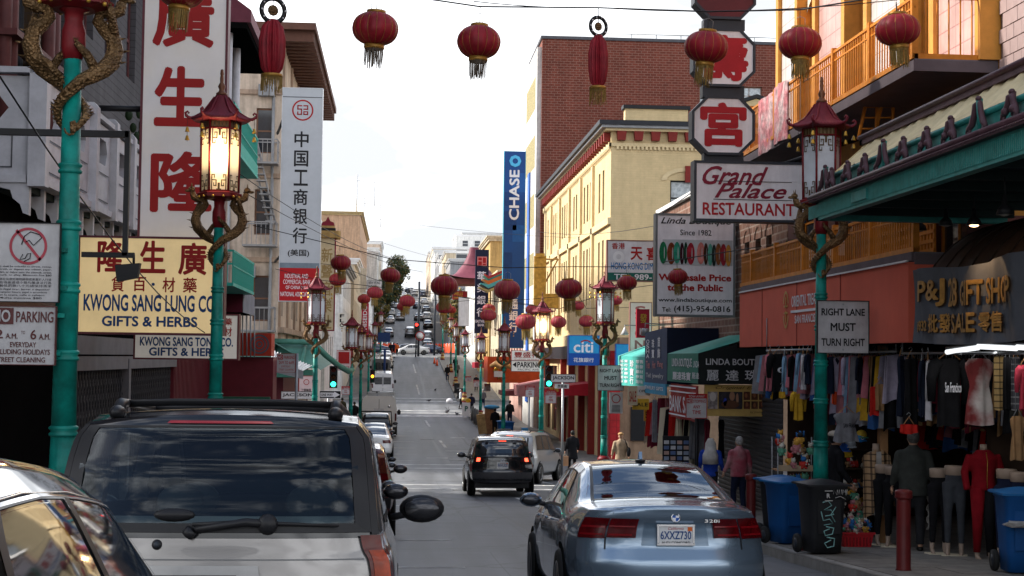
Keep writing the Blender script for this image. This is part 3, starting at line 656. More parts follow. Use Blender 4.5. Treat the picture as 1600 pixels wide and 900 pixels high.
  # paper lanterns on wires
LR1=mat('lantern red silk',(.25,.012,.022),.5,var=.4,scale=4,bump=.1);LR2=mat('faded lantern red',(.38,.045,.055),.55,var=.45,scale=3,kind='two',col2=(.27,.02,.035))
LG=mat('lantern gold',(.35,.19,.04),.4,.4,var=.4,scale=10);FRG=mat('gold fringe',(.22,.14,.035),.6,var=.5,scale=30);FRD=mat('dark fringe',(.09,.07,.05),.6,var=.6,scale=30)
def lantern_meshes(rm,fm,seed,lob=16):
 rr=random.Random(seed);b=MB();dw,dz,dent=rr.uniform(1,5),rr.uniform(-.4,.4),rr.uniform(.03,.1);n=96;pr=[(math.sin(pi*i/16)**.78,-math.cos(pi*i/16))for i in range(1,16)]
 vs=[]
 for a,zz in pr:
  for j in range(n):
   w=2*pi*j/n;q=.33*a*(1+.035*abs(math.sin(lob*w/2))+rr.uniform(-.003,.003)-dent*math.exp(-((w-dw)**2)*6-(zz-dz)**2*5))
   vs.append((q*math.cos(w),q*math.sin(w),-.32+.25*zz))
 k=len(pr);b.add(vs,[(i*n+j,i*n+(j+1)%n,(i+1)*n+(j+1)%n,(i+1)*n+j)for i in range(k-1)for j in range(n)],rm,True)
 for j in range(lob):
  w=2*pi*j/lob
  b.tube([(.331*(a*1.002)*math.cos(w),.331*a*math.sin(w),-.32+.25*zz)for a,zz in pr],.0035,LG,4)
 t=MB();t.lathe([(.1,-.1),(.14,-.09),(.14,-.045),(.12,-.045)],LG,n=20)
 c=MB();c.lathe([(.12,-.56),(.15,-.565),(.15,-.61),(.14,-.63),(.1,-.63)],LG,n=20)
 f=MB()
 for j in range(76):
  w=2*pi*j/76+rr.uniform(-.04,.04);L=rr.uniform(.22,.34);x,y=.14*math.cos(w),.14*math.sin(w);dx,dy=-math.sin(w)*.005,math.cos(w)*.005;ox=rr.uniform(-.012,.012)
  f.quad((x-dx,y-dy,-.61),(x+dx,y+dy,-.61),(x+dx+ox,y+dy,-.61-L),(x-dx+ox,y-dy,-.61-L),fm)
 h=MB();h.tube([(-.08,0,-.06),(-.08,0,.1),(-.04,0,.12),(0,0,.14),(.04,0,.12),(.08,0,.1),(.08,0,-.06)],.004,STEEL,5);h.tube([(0,0,-.08),(0,0,.24)],.005,BLACK,5)
 return[('shade',b.mesh()),('top_collar',t.mesh()),('bottom_collar',c.mesh()),('tassel',f.mesh()),('hanging_wire',h.mesh())]
LV=[lantern_meshes(LR1,FRD,1),lantern_meshes(LR1,FRG,2,14),lantern_meshes(LR2,FRG,3),lantern_meshes(LR1,FRG,4,15),lantern_meshes(LR2,FRG,5,14),lantern_meshes(LR1,FRD,6,15)]
def lantern(px,py,w,Y,lb,v=1,group='red paper lanterns strung over the street'):
 """py: centre of the shade in the photograph"""
 s=w*Y/F/.66;c=P(px,py,Y)
 r=thing('paper_lantern',lb,'lantern',c+Vector((0,0,.32*s)),R.uniform(0,3),group);r.scale=(s,s,s*R.uniform(.93,1.04));v={0:(0,5),1:(1,3),2:(2,4)}[v][R.randrange(2)]
 r.rotation_euler[0]=R.uniform(-.09,.09);r.rotation_euler[1]=R.uniform(-.09,.09)
 for nme,me in LV[v]:part(nme,me,r)
 return r.location.copy()+Vector((0,0,.24*s))
rowA=[lantern(285,-14,74,20,'red lantern partly cut by the top edge before the large 廣 character',1)]
rowA+=[lantern(588,46,71,22,'leftmost whole red lantern against the white sky',0),lantern(749,66,67,22,'big red lantern hanging alone in the middle of the sky',0)]
rowA2=[lantern(1106,74,68,22,'red lantern in front of the octagonal 壽 sign',1),lantern(1250,70,67,22,'red lantern over the pagoda roof of the right lamp',1),lantern(1401,48,70,19.2,'rightmost large red lantern in front of the upper orange balcony',1)]
def folded(px,y0,y1,w,Y,lb):
 c=P(px,y0,Y);s=Y/F;r=thing('folded_lantern',lb,'lantern',c,0.4,'collapsed lanterns');H=(y1-y0)*s;W=w*s/2
 a=MB();a.torus((0,0,0),W*1.05,W*.22,BLACK,20,6,lambda x,y,z:(x,z,y-.1*H));a.ell((0,0,-.1*H),(W*.5,.04,W*.5),GOLD,8,5)
 for i in range(10):q=2*pi*i/10;a.ell((W*1.05*math.cos(q),-W*.2,-.1*H+W*1.05*math.sin(q)),(.012,.012,.012),WHITE,5,4)
 part('wire_ring',a,r)
 b=MB();vs=[];n=84;rr=random.Random(px);ph=[rr.uniform(-.12,.12)for _ in range(n)]
 pr=[(.35,-.2),(.8,-.28),(1,-.42),(.98,-.6),(.8,-.74),(.5,-.8)]
 for q,z in pr:
  for j in range(n):t=2*pi*j/n;rad_=W*q*(1+.16*math.sin(t*13)+ph[j]*.4);vs.append((rad_*math.cos(t),rad_*math.sin(t),z*H))
 b.add(vs,[(i*n+j,i*n+(j+1)%n,(i+1)*n+(j+1)%n,(i+1)*n+j)for i in range(5)for j in range(n)],LR1,True);part('folded_shade',b,r)
 d=MB();d.lathe([(W*.4,-.79*H),(W*.95,-.8*H),(W*.95,-.83*H),(W*.6,-.84*H)],LG,n=18);part('bottom_collar',d,r)
 e=MB()
 for j in range(44):t=2*pi*j/44;x,y=W*.9*math.cos(t),W*.9*math.sin(t);L=rr.uniform(.1,.2)*H;o=rr.uniform(-.02,.02);e.quad((x-.005,y,-.83*H),(x+.005,y,-.83*H),(x+.005+o,y,-.83*H-L),(x-.005+o,y,-.83*H-L),FRG)
 part('tassel',e,r);f=MB();f.tube([(0,0,-.1*H),(0,0,.12*H)],.006,BLACK,5);part('hanging_wire',f,r)
 return c+Vector((0,0,.12*H))
fa=folded(427,2,146,36,20,'collapsed red lantern with dotted black ring before the white bank sign')
fb=folded(935,28,165,28,22,'collapsed dark red lantern hanging before the red brick building')
def cable(pts,r,lb,sag=.0,grp='overhead wires'):
 m=MB();o=[]
 for a,b in zip(pts,pts[1:]):
  for i in range(8):t=i/8;o.append(a.lerp(b,t)-Vector((0,0,sag*4*t*(1-t))))
 o.append(pts[-1]);m.tube(o,r,BLACK,5);tag(part('overhead_cable',m),lb,'cable',grp)
cable([P(150,-120,20),rowA[0],fa,rowA[1],rowA[2],fb,*rowA2,P(1640,-30,18.5)],.012,'black cable along the top carrying the largest lanterns')
cable([P(740,2,22.2),P(935,12,22.2),P(1180,16,22.2),P(1450,-6,22.2)],.007,'thinner slack wire just below the top lantern cable',.03)
GB='red paper lanterns strung over the street'
B=[lantern(px,py,w,42 if px<1000 else 34,lb,v)for px,py,w,lb,v in((531,411,31,'dark red lantern right of the tall grey bank sign',1),(611,431,31,'red lantern in front of the tree on the hill',1),(694,447,42,'deep red lantern left of the navy bank sign',1),(793,453,41,'red lantern in front of the deep blue vertical bank sign',2),(887,452,42,'red lantern in front of the yellow building',1),(979,443,31,'red lantern under the dim sum sign beside the lamp roof',1),(1058,432,31,'red lantern in front of the bracelet advertising sign',1))]
cable([P(395,352,42),*B,P(1190,385,33)],.011,'lantern cable crossing before the bracelet sign')
C_=[lantern(px,py,w,54,lb,v)for px,py,w,lb,v in((495,454,20,'small pale red lantern on top of the left lamp roof',2),(821,503,32,'red lantern left of the lit lamp on the right',2),(873,503,24,'red lantern right of the lit lamp on the right',2),(962,470,20,'small red lantern beside the unlit right lamp glass',2))]
cable([P(430,420,54),*C_,P(1060,440,54)],.011,'lantern cable just before the crossing')
D=[lantern(px,py,w,68,lb,v)for px,py,w,lb,v in((527,437,26,'lantern hanging under the dark red one by the cream sign',1),(586,458,25,'red lantern above the red vertical sign',2),(637,471,25,'red lantern above the far white cars',2),(694,481,25,'red lantern directly below the deep red one',2),(763,493,25,'red lantern overlapping the navy bank sign foot',2),(832,484,20,'small lantern beside the gold sign back',2),(903,478,20,'small red lantern under the one before the yellow building',2),(916,502,24,'red lantern above the blue bank box',2))]
cable([P(440,405,68),*D,P(1010,480,68)],.012,'lantern cable just beyond the crossing')
E_=[lantern(px,py,w,92,lb,v)for px,py,w,lb,v in((569,468,20,'red lantern at the head of the red vertical sign',2),(629,479,18,'small lantern half hidden on the left of a larger one over the road',2),(706,484,14,'tiny lantern half hidden right of the one below the deep red lantern',2),(764,483,20,'lantern peeping from behind another on the navy sign',2))]
cable([P(500,450,92),*E_,P(860,480,92)],.014,'farthest lantern cable over the second block')
for a,b,Y1,Y2,lb in(((350,255),(620,405),26,60,'tram style wire slanting past the grey bank sign'),((380,300),(660,425),30,70,'wire slanting below the first one past the grey bank sign'),((0,120),(320,520),12,24,'thin wire across the near left lamp pole'),((840,362),(1090,338),60,38,'wire running to the top of the bracelet sign'),((600,380),(790,420),90,110,'wire crossing over the far roofs'),((520,330),(900,372),100,70,'wire before the deep blue bank sign')):
 cable([P(*a,Y1),P(*b,Y2)],.008,lb,.25)
 # signs
class Sign:
 def __init__(s,name,label,cat,box,Y,t,pm,fm=None,fw=.04,group=None,oct=0.):
  x0,y0,x1,y1=box;c=P((x0+x1)/2,(y0+y1)/2,Y);k=Y/F;W,H=(x1-x0)*k,(y1-y0)*k
  s.box=box;s.c=c;s.k=k;s.Y=Y-t/2;s.W=W;s.H=H
  s.root=thing(name,label,cat,(c.x,c.y,c.z-H/2),0,group)
  p=MB()
  if oct:
   o_=oct*W;pts=[(-W/2,-H/2+o_),(-W/2,H/2-o_),(-W/2+o_,H/2),(W/2-o_,H/2),(W/2,H/2-o_),(W/2,-H/2+o_),(W/2-o_,-H/2),(-W/2+o_,-H/2)]
   p.prism(pts,t,pm,lambda X,Y_,Z:(c.x+X,Y-t/2+Y_,c.z+Z));part('panel',p,s.root,True)
   f=MB();q=[(x*(1+2*fw/W),z*(1+2*fw/H))for x,z in pts]
   n=8
   fr=lambda X,Y_,Z:(c.x+X,Y-t/2-.02+Y_,c.z+Z)
   vs=[fr(x,0,z)for x,z in pts]+[fr(x,0,z)for x,z in q]+[fr(x,t+.04,z)for x,z in q]
   f.add(vs,[(i,(i+1)%n,(i+1)%n+n,i+n)for i in range(n)]+[(i+n,(i+1)%n+n,(i+1)%n+2*n,i+2*n)for i in range(n)]+[tuple(range(2*n,3*n))],fm)
   part('frame',f,s.root,True)
  else:
   p.cbox(c,(W,t,H),pm);part('panel',p,s.root,True)
   if fm:
    f=MB();e=.015
    for a,b,zz,hh in((c.x-W/2-fw,c.x-W/2,0,H),(c.x+W/2,c.x+W/2+fw,0,H)):f.box(a,b,Y-t/2-e,Y+t/2+e,c.z-H/2,c.z+H/2,fm)
    for z_ in(c.z+H/2,c.z-H/2-fw):f.box(c.x-W/2-fw,c.x+W/2+fw,Y-t/2-e,Y+t/2+e,z_,z_+fw,fm)
    part('frame',f,s.root,True)
 def xz(s,px,py):
  return s.c.x+(px-(s.box[0]+s.box[2])/2)*s.k,s.c.z-(py-(s.box[1]+s.box[3])/2)*s.k
 def txt(s,words,b,m,bold=0.,shear=0.,vert=False,name='lettering',lift=.004,gap=1.):
  x0,z1=s.xz(b[0],b[1]);x1,z0=s.xz(b[2],b[3]);mb=MB();y=s.Y-lift
  text_mb(mb,words,x0,x1,z0,z1,m,lambda x,z:(x,y,z),bold,shear,gap,vert);part(name,mb,s.root,True);return s
 def rect(s,b,m,name='colour_band',d=.002,th=.006):
  x0,z1=s.xz(b[0],b[1]);x1,z0=s.xz(b[2],b[3]);mb=MB();mb.box(x0,x1,s.Y-d-th,s.Y-d,z0,z1,m);part(name,mb,s.root,True);return s
 def poly(s,pts,m,name='mark',d=.006):
  mb=MB();mb.add([(s.xz(*p)[0],s.Y-d,s.xz(*p)[1])for p in pts],[tuple(range(len(pts)))],m);part(name,mb,s.root,True);return s
 def ring(s,cx,cy,r,w,m,name='emblem',d=.006,a0=0,a1=360,n=36):
  x,z=s.xz(cx,cy);mb=MB();r*=s.k;w*=s.k
  pts=[a0+(a1-a0)*i/n for i in range(n+1)]
  for a,b in zip(pts,pts[1:]):
   a,b=rad(a),rad(b)
   mb.quad((x+(r-w)*math.cos(a),s.Y-d,z+(r-w)*math.sin(a)),(x+r*math.cos(a),s.Y-d,z+r*math.sin(a)),(x+r*math.cos(b),s.Y-d,z+r*math.sin(b)),(x+(r-w)*math.cos(b),s.Y-d,z+(r-w)*math.sin(b)),m)
  part(name,mb,s.root,True);return s
 def arm(s,pts,r=.03,m=None,name='bracket'):
  mb=MB();mb.tube([Vector(p)for p in pts],r,m or BLACK,6);part(name,mb,s.root,True);return s
SW=mat('sign white',(.72,.72,.74),.4,var=.1,kind='streak',col2=(.6,.59,.6));SL=mat('lit sign cream',(.8,.6,.3),.45,var=.15,scale=1.2,emit=.22)
SG=mat('lit sign white',(.62,.6,.56),.45,var=.08,emit=.12);TR=mat('sign red',(.33,.01,.01),.5,var=.1);TB=mat('sign navy',(.01,.055,.19),.5,var=.1)
TK=mat('sign black',(.01,.01,.012),.5,var=.05);TW=mat('sign letter white',(.75,.75,.78),.5,var=.05);TM=mat('sign maroon',(.2,.012,.03),.5,var=.1)
FM=mat('sign frame maroon',(.12,.03,.04),.45);FK=mat('sign frame dark',(.03,.035,.045),.4)
PK=mat('pole sign face',(.48,.47,.48),.5,var=.2,scale=4,kind='streak',col2=(.36,.35,.35));
# tall white sign with three brush characters
GRD=mat('big sign face',(.72,.71,.74),.45,var=.1,scale=.8,kind='two',col2=(.76,.7,.6),emit=.03)  # cream tone and faint glow stand in for light on the sign
s=Sign('vertical_sign','tall white vertical sign with three large red Chinese brush characters','shop sign',(228,-140,352,371),26,.3,GRD,FM,.04)
s.txt('廣',(240,-25,334,77),TR,.035);s.txt('生',(245,106,325,200),TR,.04);s.txt('隆',(242,238,338,333),TR,.035)
s.arm([(-5.3,26,4.1),(-4.2,26,4.1)],.05)
s=Sign('shop_sign','lit cream box sign KWONG SANG LUNG CO GIFTS & HERBS under the tall white sign','shop sign',(131,375,346,519),25,.35,SL,FM,.035)
s.txt('隆',(157,378,197,428),TR,.03);s.txt('生',(221,378,260,428),TR,.03);s.txt('廣',(279,380,322,430),TR,.03)
s.txt('貨',(179,434,198,457),TR,.02);s.txt('百',(211,434,231,456),TR,.02);s.ring(242,445,2.4,2.4,TB);s.txt('材',(256,434,275,457),TR,.02);s.txt('藥',(287,434,308,457),TR,.02)
s.txt('KWONG SANG LUNG CO.',(138,461,340,487),TB,.03);s.txt('GIFTS & HERBS',(166,494,310,510),TB,.035)
s=Sign('shop_sign','smaller white box sign KWONG SANG TONG CO GIFTS & HERBS behind the lamp pole','shop sign',(216,493,370,559),28,.3,SG,FM,.03)
s.txt('KWONG SANG TONG CO.',(223,527,364,541),TB,.035);s.txt('GIFTS & HERBS',(237,543,350,556),TB,.035);s.txt('藥',(350,497,362,508),TR,.02);s.txt('材',(350,511,362,525),TR,.02);s.txt('廣生堂',(235,499,330,522),TR,.02)
ICG=mat('bank sign grey',(.42,.44,.47),.4,var=.06);ICR=mat('bank sign red',(.38,.008,.012),.45,var=.06)
s=Sign('bank_sign','tall grey and red vertical bank sign with black Chinese characters and round emblem','bank sign',(440,139,501,470),62,.35,ICG,mat('sign silver edge',(.5,.52,.55),.3,.3),.03)
s.rect((440,152,501,153),FK,'seam');s.rect((438.5,411,501,419),mat('sign band grey',(.16,.2,.24),.5));s.rect((438.5,419,501,470),ICR,'lower_panel')
for i,ch in enumerate('中国工商银行'):y=206+i*30;s.txt(ch,(459,y,481,y+25),TK,.02)
s.txt('(美国)',(452,390,485,402),TK,.02)
s.txt('INDUSTRIAL AND',(448,428,484,435),TW,0,lift=.014);s.txt('COMMERCIAL BANK',(446,437,488,444),TW,0,lift=.014);s.txt('OF CHINA (USA)',(450,446.5,485,453.5),TW,0,lift=.014);s.txt('NATIONAL ASSOCIATION',(442,456,492,463),TW,0,lift=.014)
s.ring(471,173,16.5,2.3,TR)
for(a,b,c,d)in((462.5,165,470,166.8),(462.5,165,464.3,172),(462.5,170.4,470,172.2),(468.2,170.4,470,180),(462.5,178.5,470,180.4),(462.5,175,464.3,180.4),(472,165,479.5,166.8),(477.7,165,479.5,172),(472,170.4,479.5,172.2),(472,174.5,473.8,180.4),(472,178.5,479.5,180.4),(477.7,174.5,479.5,180.4),(472,174.5,479.5,176)):s.rect((a,b,c,d),TR,'emblem_stroke')
s.arm([(-5.2,66,9.5),(-4.7,62.2,9.5)],.06);s.arm([(-5.2,66,4.),(-4.7,62.2,4.)],.06)
# octagon pair, restaurant sign
OCW=mat('octagon sign face',(.78,.75,.77),.35,var=.1,kind='streak',col2=(.66,.62,.64));OY=26
post=thing('sign_stack','column of octagonal signs with the red characters 壽 and 宮','restaurant sign',P(1128,250,OY),0);b=MB()
for(x0,y0,x1,y1)in((1098,33,1162,48),(1096,136,1161,153),(1098,240,1160,256)):
 p0,p1=P(x0,y1,OY),P(x1,y0,OY);b=MB();b.box(p0 .x,p1 .x,OY-.1,OY+.12,p0 .z,p1 .z,FK);part('neck',b,post,True)
pass
for nm,bx,m,ch,cb in(('red_panel',(1085,-45,1176,30),mat('octagon blank',(.1,.015,.02),.5),None,None),('panel',(1083,50,1175,135),OCW,'壽',(1090,56,1168,130)),('panel',(1081,155,1174,241),OCW,'宮',(1090,161,1165,232))):
 s=Sign('octagon_sign','x','sign',bx,OY,.28,m,FK,.045,oct=.24)
 if ch:s.txt(ch,cb,mat('restaurant red',(.36,.008,.015),.45),.045)
 for c in list(s.root.children):c.location=s.root.location-post.location+Vector((0,0,0));c.parent=post
 bpy.data.objects.remove(s.root)
s=Sign('restaurant_sign','white Grand Palace RESTAURANT sign under the octagon signs','restaurant sign',(1083,257,1255,345),26,.3,OCW,FK,.045)
MG=mat('restaurant maroon',(.2,.01,.03),.5)
s.txt('Grand',(1092,261,1198,291),MG,.022,.45);s.txt('Palace',(1112,288,1228,312),MG,.022,.45);s.txt('RESTAURANT',(1093,319,1241,339),mat('restaurant red'),.022)
s.rect((1110,284.5,1236,285.5),TK,'rule');s.rect((1110,313.5,1236,314.5),TK,'rule')
s.arm([(6.6,26,3.4),(8.,26,3.9)],.04)
# bracelet advertisement
s=Sign('advertising_sign','white Linda Boutique sign with coloured bracelets, wholesale prices and telephone number','shop sign',(1024,337,1145,493),36,.3,OCW,mat('sign grey edge',(.14,.15,.15),.4),.05)
s.rect((1032,375,1144,415),mat('bracelet photo',(.4,.42,.43),.4),'picture')
s.txt('Linda Boutique',(1029,340,1142,353),TK,.02,.35);s.txt('Since 1982',(1060,359,1110,368),TK,.01)
s.txt('Wholesale Price',(1026,429,1142,440),TR,.045);s.txt('to the Public',(1040,445,1129,456),TR,.045);s.txt('www.lindaboutique.com',(1026,467,1143,475),TK,.02);s.txt('Tel:',(1032,482,1046,489),TK,.02);s.txt('(415)-954-0816',(1051,479,1141,491),TK,.02)
for i,(x,w_,c,y_)in enumerate(((1033,12,'1e6b45',0),(1046,13,'7a3a22',1),(1055,11,'2f8a70',0),(1063,7,'3a1420',1),(1069,6,'173d2a',0),(1077,12,'9c2634',1),(1093,12,'c87a70',0),(1101,7,'3c2418',1),(1108,8,'4f9a86',2),(1114,7,'20302c',3),(1121,9,'7b4a2a',1),(1129,10,'8a2430',2),(1137,9,'b07a34',3))):
 m=mat('bracelet '+c,c,.25,var=.45,scale=9);cx,cz=s.xz(x,396+y_);a=w_*.52*s.k;h_=17.5*s.k;mb=MB();n=20
 for j in range(n):
  t0,t1=2*pi*j/n,2*pi*(j+1)/n
  mb.quad((cx+a*math.cos(t0),s.Y-.012-i*.001,cz+h_*math.sin(t0)),(cx+a*math.cos(t1),s.Y-.012-i*.001,cz+h_*math.sin(t1)),(cx+a*.12*math.cos(t1)+a*.3,s.Y-.012-i*.001,cz+h_*.55*math.sin(t1)),(cx+a*.12*math.cos(t0)+a*.3,s.Y-.012-i*.001,cz+h_*.55*math.sin(t0)),m)
 part('bracelet_print',mb,s.root,True)
s.arm([(7.9,36,3.2),(8.1,36.2,3.2)],.05);s.arm([P(1028,338,36),P(1082,300,39)],.015)
# dim sum
s=Sign('restaurant_sign','white and green HONG KONG DIM SUM sign half hidden by the bracelet sign','restaurant sign',(948,377,1040,439),45,.25,SW,mat('sign brown edge',(.2,.1,.08),.5),.03)
s.rect((948,427,1040,439),mat('sign green',(.01,.12,.09),.5));s.txt('香港',(954,380,975,390),TR,.02);s.txt('天',(984,386,1003,407),TR,.035);s.txt('喜',(1009,386,1030,407),TR,.035)
s.txt('HONG KONG DIM SUM',(953,411,1038,422),mat('dim sum blue',(.01,.15,.4),.5),.02);s.txt('TEL: 989-',(958,429,1018,438),TW,.02,lift=.014);s.ring(965,402,9,5,WHITE)
# white vertical sign behind
s=Sign('vertical_sign','white vertical sign with pink rotated letters behind the small spot lamps','shop sign',(984,473,1017,552),47,.2,SG,mat('sign brown edge'),.02)
for i,ch in enumerate('SYON'):s.txt(ch,(991,478+i*18,1008,492+i*18),mat('faded pink',(.5,.2,.2),.6),.03)
s=Sign('round_sign','small red shield sign with gold strokes in front of the white vertical sign','shop sign',(995,484,1013,526),44,.15,mat('shield red',(.35,.012,.03),.5),None,oct=.0)if False else Sign('hanging_sign','small red shield sign with gold strokes in front of the white vertical sign','shop sign',(995,484,1013,527),44,.15,mat('shield red',(.35,.012,.03),.5),mat('shield red'),.02)
s.txt('發',(999,490,1010,505),GOLDB,.03);s.txt('IIII',(999,513,1010,523),TW,.0)
# blue bank box
BL=mat('bank blue',(.01,.08,.36),.35,var=.1);BLL=mat('bank light blue',(.02,.3,.6),.35,var=.12)
s=Sign('bank_sign','bright blue citi bank box sign on the red and black shop front','bank sign',(888,525,935,570),67.5,.5,BLL,BL,.03)
s.rect((888,552,935,570),BL);s.txt('citi',(895,534,926,551),TW,.02);s.ring(914,543,12,2,TR,a0=45,a1=135);s.txt('花旗銀行',(895,559,927,566),TW,.01,lift=.014)
s=Sign('light_box','cyan blue light box on the wall beside the blue bank box','sign',(962,538,983,571),67,.3,BLL,BL,.02)
# deep blue vertical bank sign
CB=mat('deep bank blue',(.008,.06,.24),.4,var=.12,scale=1.2)
s=Sign('bank_sign','tall deep blue vertical CHASE bank sign with white letters','bank sign',(786,236,819,544),100,.5,CB,mat('cyan edge',(.05,.35,.5),.4),.03)
for i,b_ in enumerate(((786,330,806,360),(800,352,819,378),(786,395,800,420),(798,270,819,300),(786,300,800,322))):s.rect(b_,mat('deep bank blue b',(.01,.09,.32),.4)if i%2 else mat('deep bank blue c',(.005,.04,.17),.4),'tone_block')
mb=MB();x0,z1=s.xz(794,265);x1,z0=s.xz(810,344)
text_mb(mb,'CHASE',0,z1-z0,0,x1-x0,TW,lambda a,h:(x1-h,s.Y-.016,z0+a),.03);part('lettering',mb,s.root,True)
s.ring(803,251,9.5,5,mat('chase cyan',(.08,.45,.75),.4),n=8,d=.02)
for i,ch in enumerate('大通銀行'):s.txt(ch,(796,450+i*18,810,466+i*18),TW,.025,lift=.016)
# navy bank sign
NV=mat('navy sign',(.008,.012,.035),.5,var=.1)
s=Sign('bank_sign','dark navy vertical sign 華美銀行 EASTWEST BANK with square red logo','bank sign',(742,390,763,521),125,.4,NV)
s.rect((745,401,760,416),mat('logo pink',(.6,.2,.18),.5),'emblem');s.rect((746.5,402.5,752,407),TR,'emblem_stroke',.012);s.rect((753.5,402.5,758.5,411),TR,'emblem_stroke',.012);s.rect((746.5,408.5,752,414.5),TR,'emblem_stroke',.012);s.rect((753.5,412,758.5,414.5),TR,'emblem_stroke',.012)
for i,ch in enumerate('華美銀行'):s.txt(ch,(745,424+i*19,759,438+i*19),TW,.02)
s.txt('EASTWEST',(743.5,500,761,504.5),TW,.02);s.txt('BANK',(747,506,757,510),TW,.02)
s=Sign('bank_sign','small red sign with gold WELLS FARGO letters in the third block','bank sign',(707,455,730,468),150,.5,mat('wells red',(.3,.015,.02),.5));s.txt('WELLS',(709,457,723,461.5),GOLDB,.03);s.txt('FARGO',(709,462.5,723,466.8),GOLDB,.03)
s=Sign('blank_sign','blank white vertical panel under the small red bank sign','sign',(717,465,732,509),145,.4,SW,STEEL,.04)
s=Sign('shop_sign','white sign 豐盛行 with red characters above the parking sign','shop sign',(799,548,846,563),60,.2,SG,TR,.01);s.txt('豐盛行',(803,550,843,559),TR,.02);s.txt('FUNG SHING',(804,560.5,842,562.5),TR,0)
s=Sign('parking_sign','white PARKING sign with left pointing arrow beside the lit right lamp','street sign',(799,564,846,580),60,.12,SG,FK,.015)
s.txt('PARKING',(808,565.5,845,574.5),TK,.03);s.txt('PACIFIC AVE',(809,576,842,579),TK,0);s.poly([(800.5,570),(806.5,565.5),(806.5,574.5)],TK,'arrow')
# red theatre like left vertical signs
s=Sign('vertical_sign','cream vertical sign 新聲 with gold cap and dark red edge','shop sign',(500,372,522,515),80,.3,mat('aged cream',(.6,.5,.33),.6,var=.15),TM,.06)
for i,ch in enumerate('新聲音樂社'):s.txt(ch,(502,388+i*26,519,410+i*26),mat('aged gold',(.35,.24,.1),.6),.02)
b=MB();cx,cz=s.xz(511,372);b.box(cx-.55,cx+.55,79.6,80.4,cz,cz+.35,OCH);b.tube([(cx-.6,80,cz+.15),(cx+.65,80,cz+.15)],.24,OCH,12);b.box(cx-.5,cx+.4,79.7,80.3,cz+.36,cz+.5,TK);b.box(cx-.4,cx+.35,79.75,80.25,cz+.5,cz+.62,OCH)
b.prism([(-.35,0),(-.3,.18),(-.12,.25),(0,.5),(.12,.25),(.3,.18),(.35,0)],.3,TM,lambda X,Y_,Z:(cx+X,79.85+Y_,cz+.62+Z));part('cap',b,s.root,True)
s=Sign('vertical_sign','red vertical SHISEIDO sign with white upright letters on the left','shop sign',(565,474,576,522),110,.3,mat('cosmetics red',(.4,.01,.03),.5))
mb=MB();x0,z1=s.xz(567,477);x1,z0=s.xz(573.5,520);text_mb(mb,'SHISEIDO',0,z1-z0,0,x1-x0,TW,lambda a,h:(x1-h,s.Y-.01,z0+a),.02);part('lettering',mb,s.root,True)
s=Sign('vertical_sign','white vertical sign with black letters FLO beside the cream sign','shop sign',(528,489,541,512),84,.2,SG);[s.txt(ch,(531,491+i*7.2,538,496.5+i*7.2),TK,.03)for i,ch in enumerate('FLO')]
s=Sign('blank_sign','tall blank cream panel on the white building in the third block','sign',(563,419,572,457),150,.4,PCH)
# boards on the left
GS=mat('jewelry green',(.02,.1,.06),.5)
s=Sign('shop_sign','dark green sign reading ne Jewelry above the roof of the silver car','shop sign',(342,620,421,642),44,.15,GS);s.txt('ne Jewelry',(344,624,419,639),TW,.01)
s=Sign('shop_board','red sign box with faded blue swirls over the maroon shop front','shop sign',(374,521,426,556),46,1.2,mat('shop red',(.4,.03,.012),.5));
for r_,w_ in((15,3),(10,2.5),(5,2.5)):s.ring(408,538,r_,w_,mat('slate print',(.1,.08,.1),.6),d=.008)
mb=MB()
for px in(379,385.5,391.5,397.5):mb.tube([P(px,492,45),P(px,558,45)],.02,STEEL,5)
part('grille_bar',mb,s.root,True)
b=MB();p0,p1=P(330,645,45.8),P(428,558,45.8);b.box(p0 .x,p1 .x,45.6,47,p0 .z,p1 .z,MAROON)
tag(part('shop_awning',b),'plain dark maroon shop awning below the red sign box','awning')
s=Sign('shop_sign','pink and white small bank sign with round emblem by the left traffic light','sign',(468,588,489,615),64,.3,mat('pale pink sign',(.6,.45,.45),.5),TR,.02);s.txt('工银美国',(471,607,486,612),TK,.02);s.ring(479,597,4.5,1,TR)
s=Sign('shop_sign','pink COFFEE sign below the green roof tip','sign',(527,548,548,578),72,.3,mat('pale pink sign'),TR,.02);s.txt('COFFEE',(529,572,546,576),TR,.02);s.rect((529,550,546,568),TR)
# street name signs
def jackson(box,Y,lb):
 s=Sign('street_name_sign',lb,'street sign',box,Y,.05,SW,TK,.012);x0,y0,x1,y1=box;s.txt('JACKSON',(x0+2,y0+2.5,x1-2,y1-2.5),TK,.03)
 return s
s=jackson((861,585,899,597),52,'white JACKSON street name sign on the right by the green light');s=Sign('street_name_sign','small JACKSON name plate in Chinese under the right street sign','street sign',(867,600,889,607),52,.04,SW);s.txt('昃臣街',(871,601,886,606),TK,.02)
s=jackson((440,612,490,623),54,'white JACKSON street name sign on the left by the one way arrow');s=Sign('street_name_sign','small Chinese name plate under the left JACKSON sign','street sign',(450,624,478,631),54,.04,PCH);s.txt('昃臣街',(454,625,474,630),TK,.02)
s=Sign('one_way_sign','black and white ONE WAY arrow sign on the left','street sign',(500,611,532,622),53,.04,TK,TW,.012);s.poly([(501,613.5),(522,613.5),(522,611.8),(531,616.7),(522,621.5),(522,620),(501,620)],TW,'arrow');s.txt('ONE WAY',(502,614.8,520,618.8),TK,.03,lift=.01)
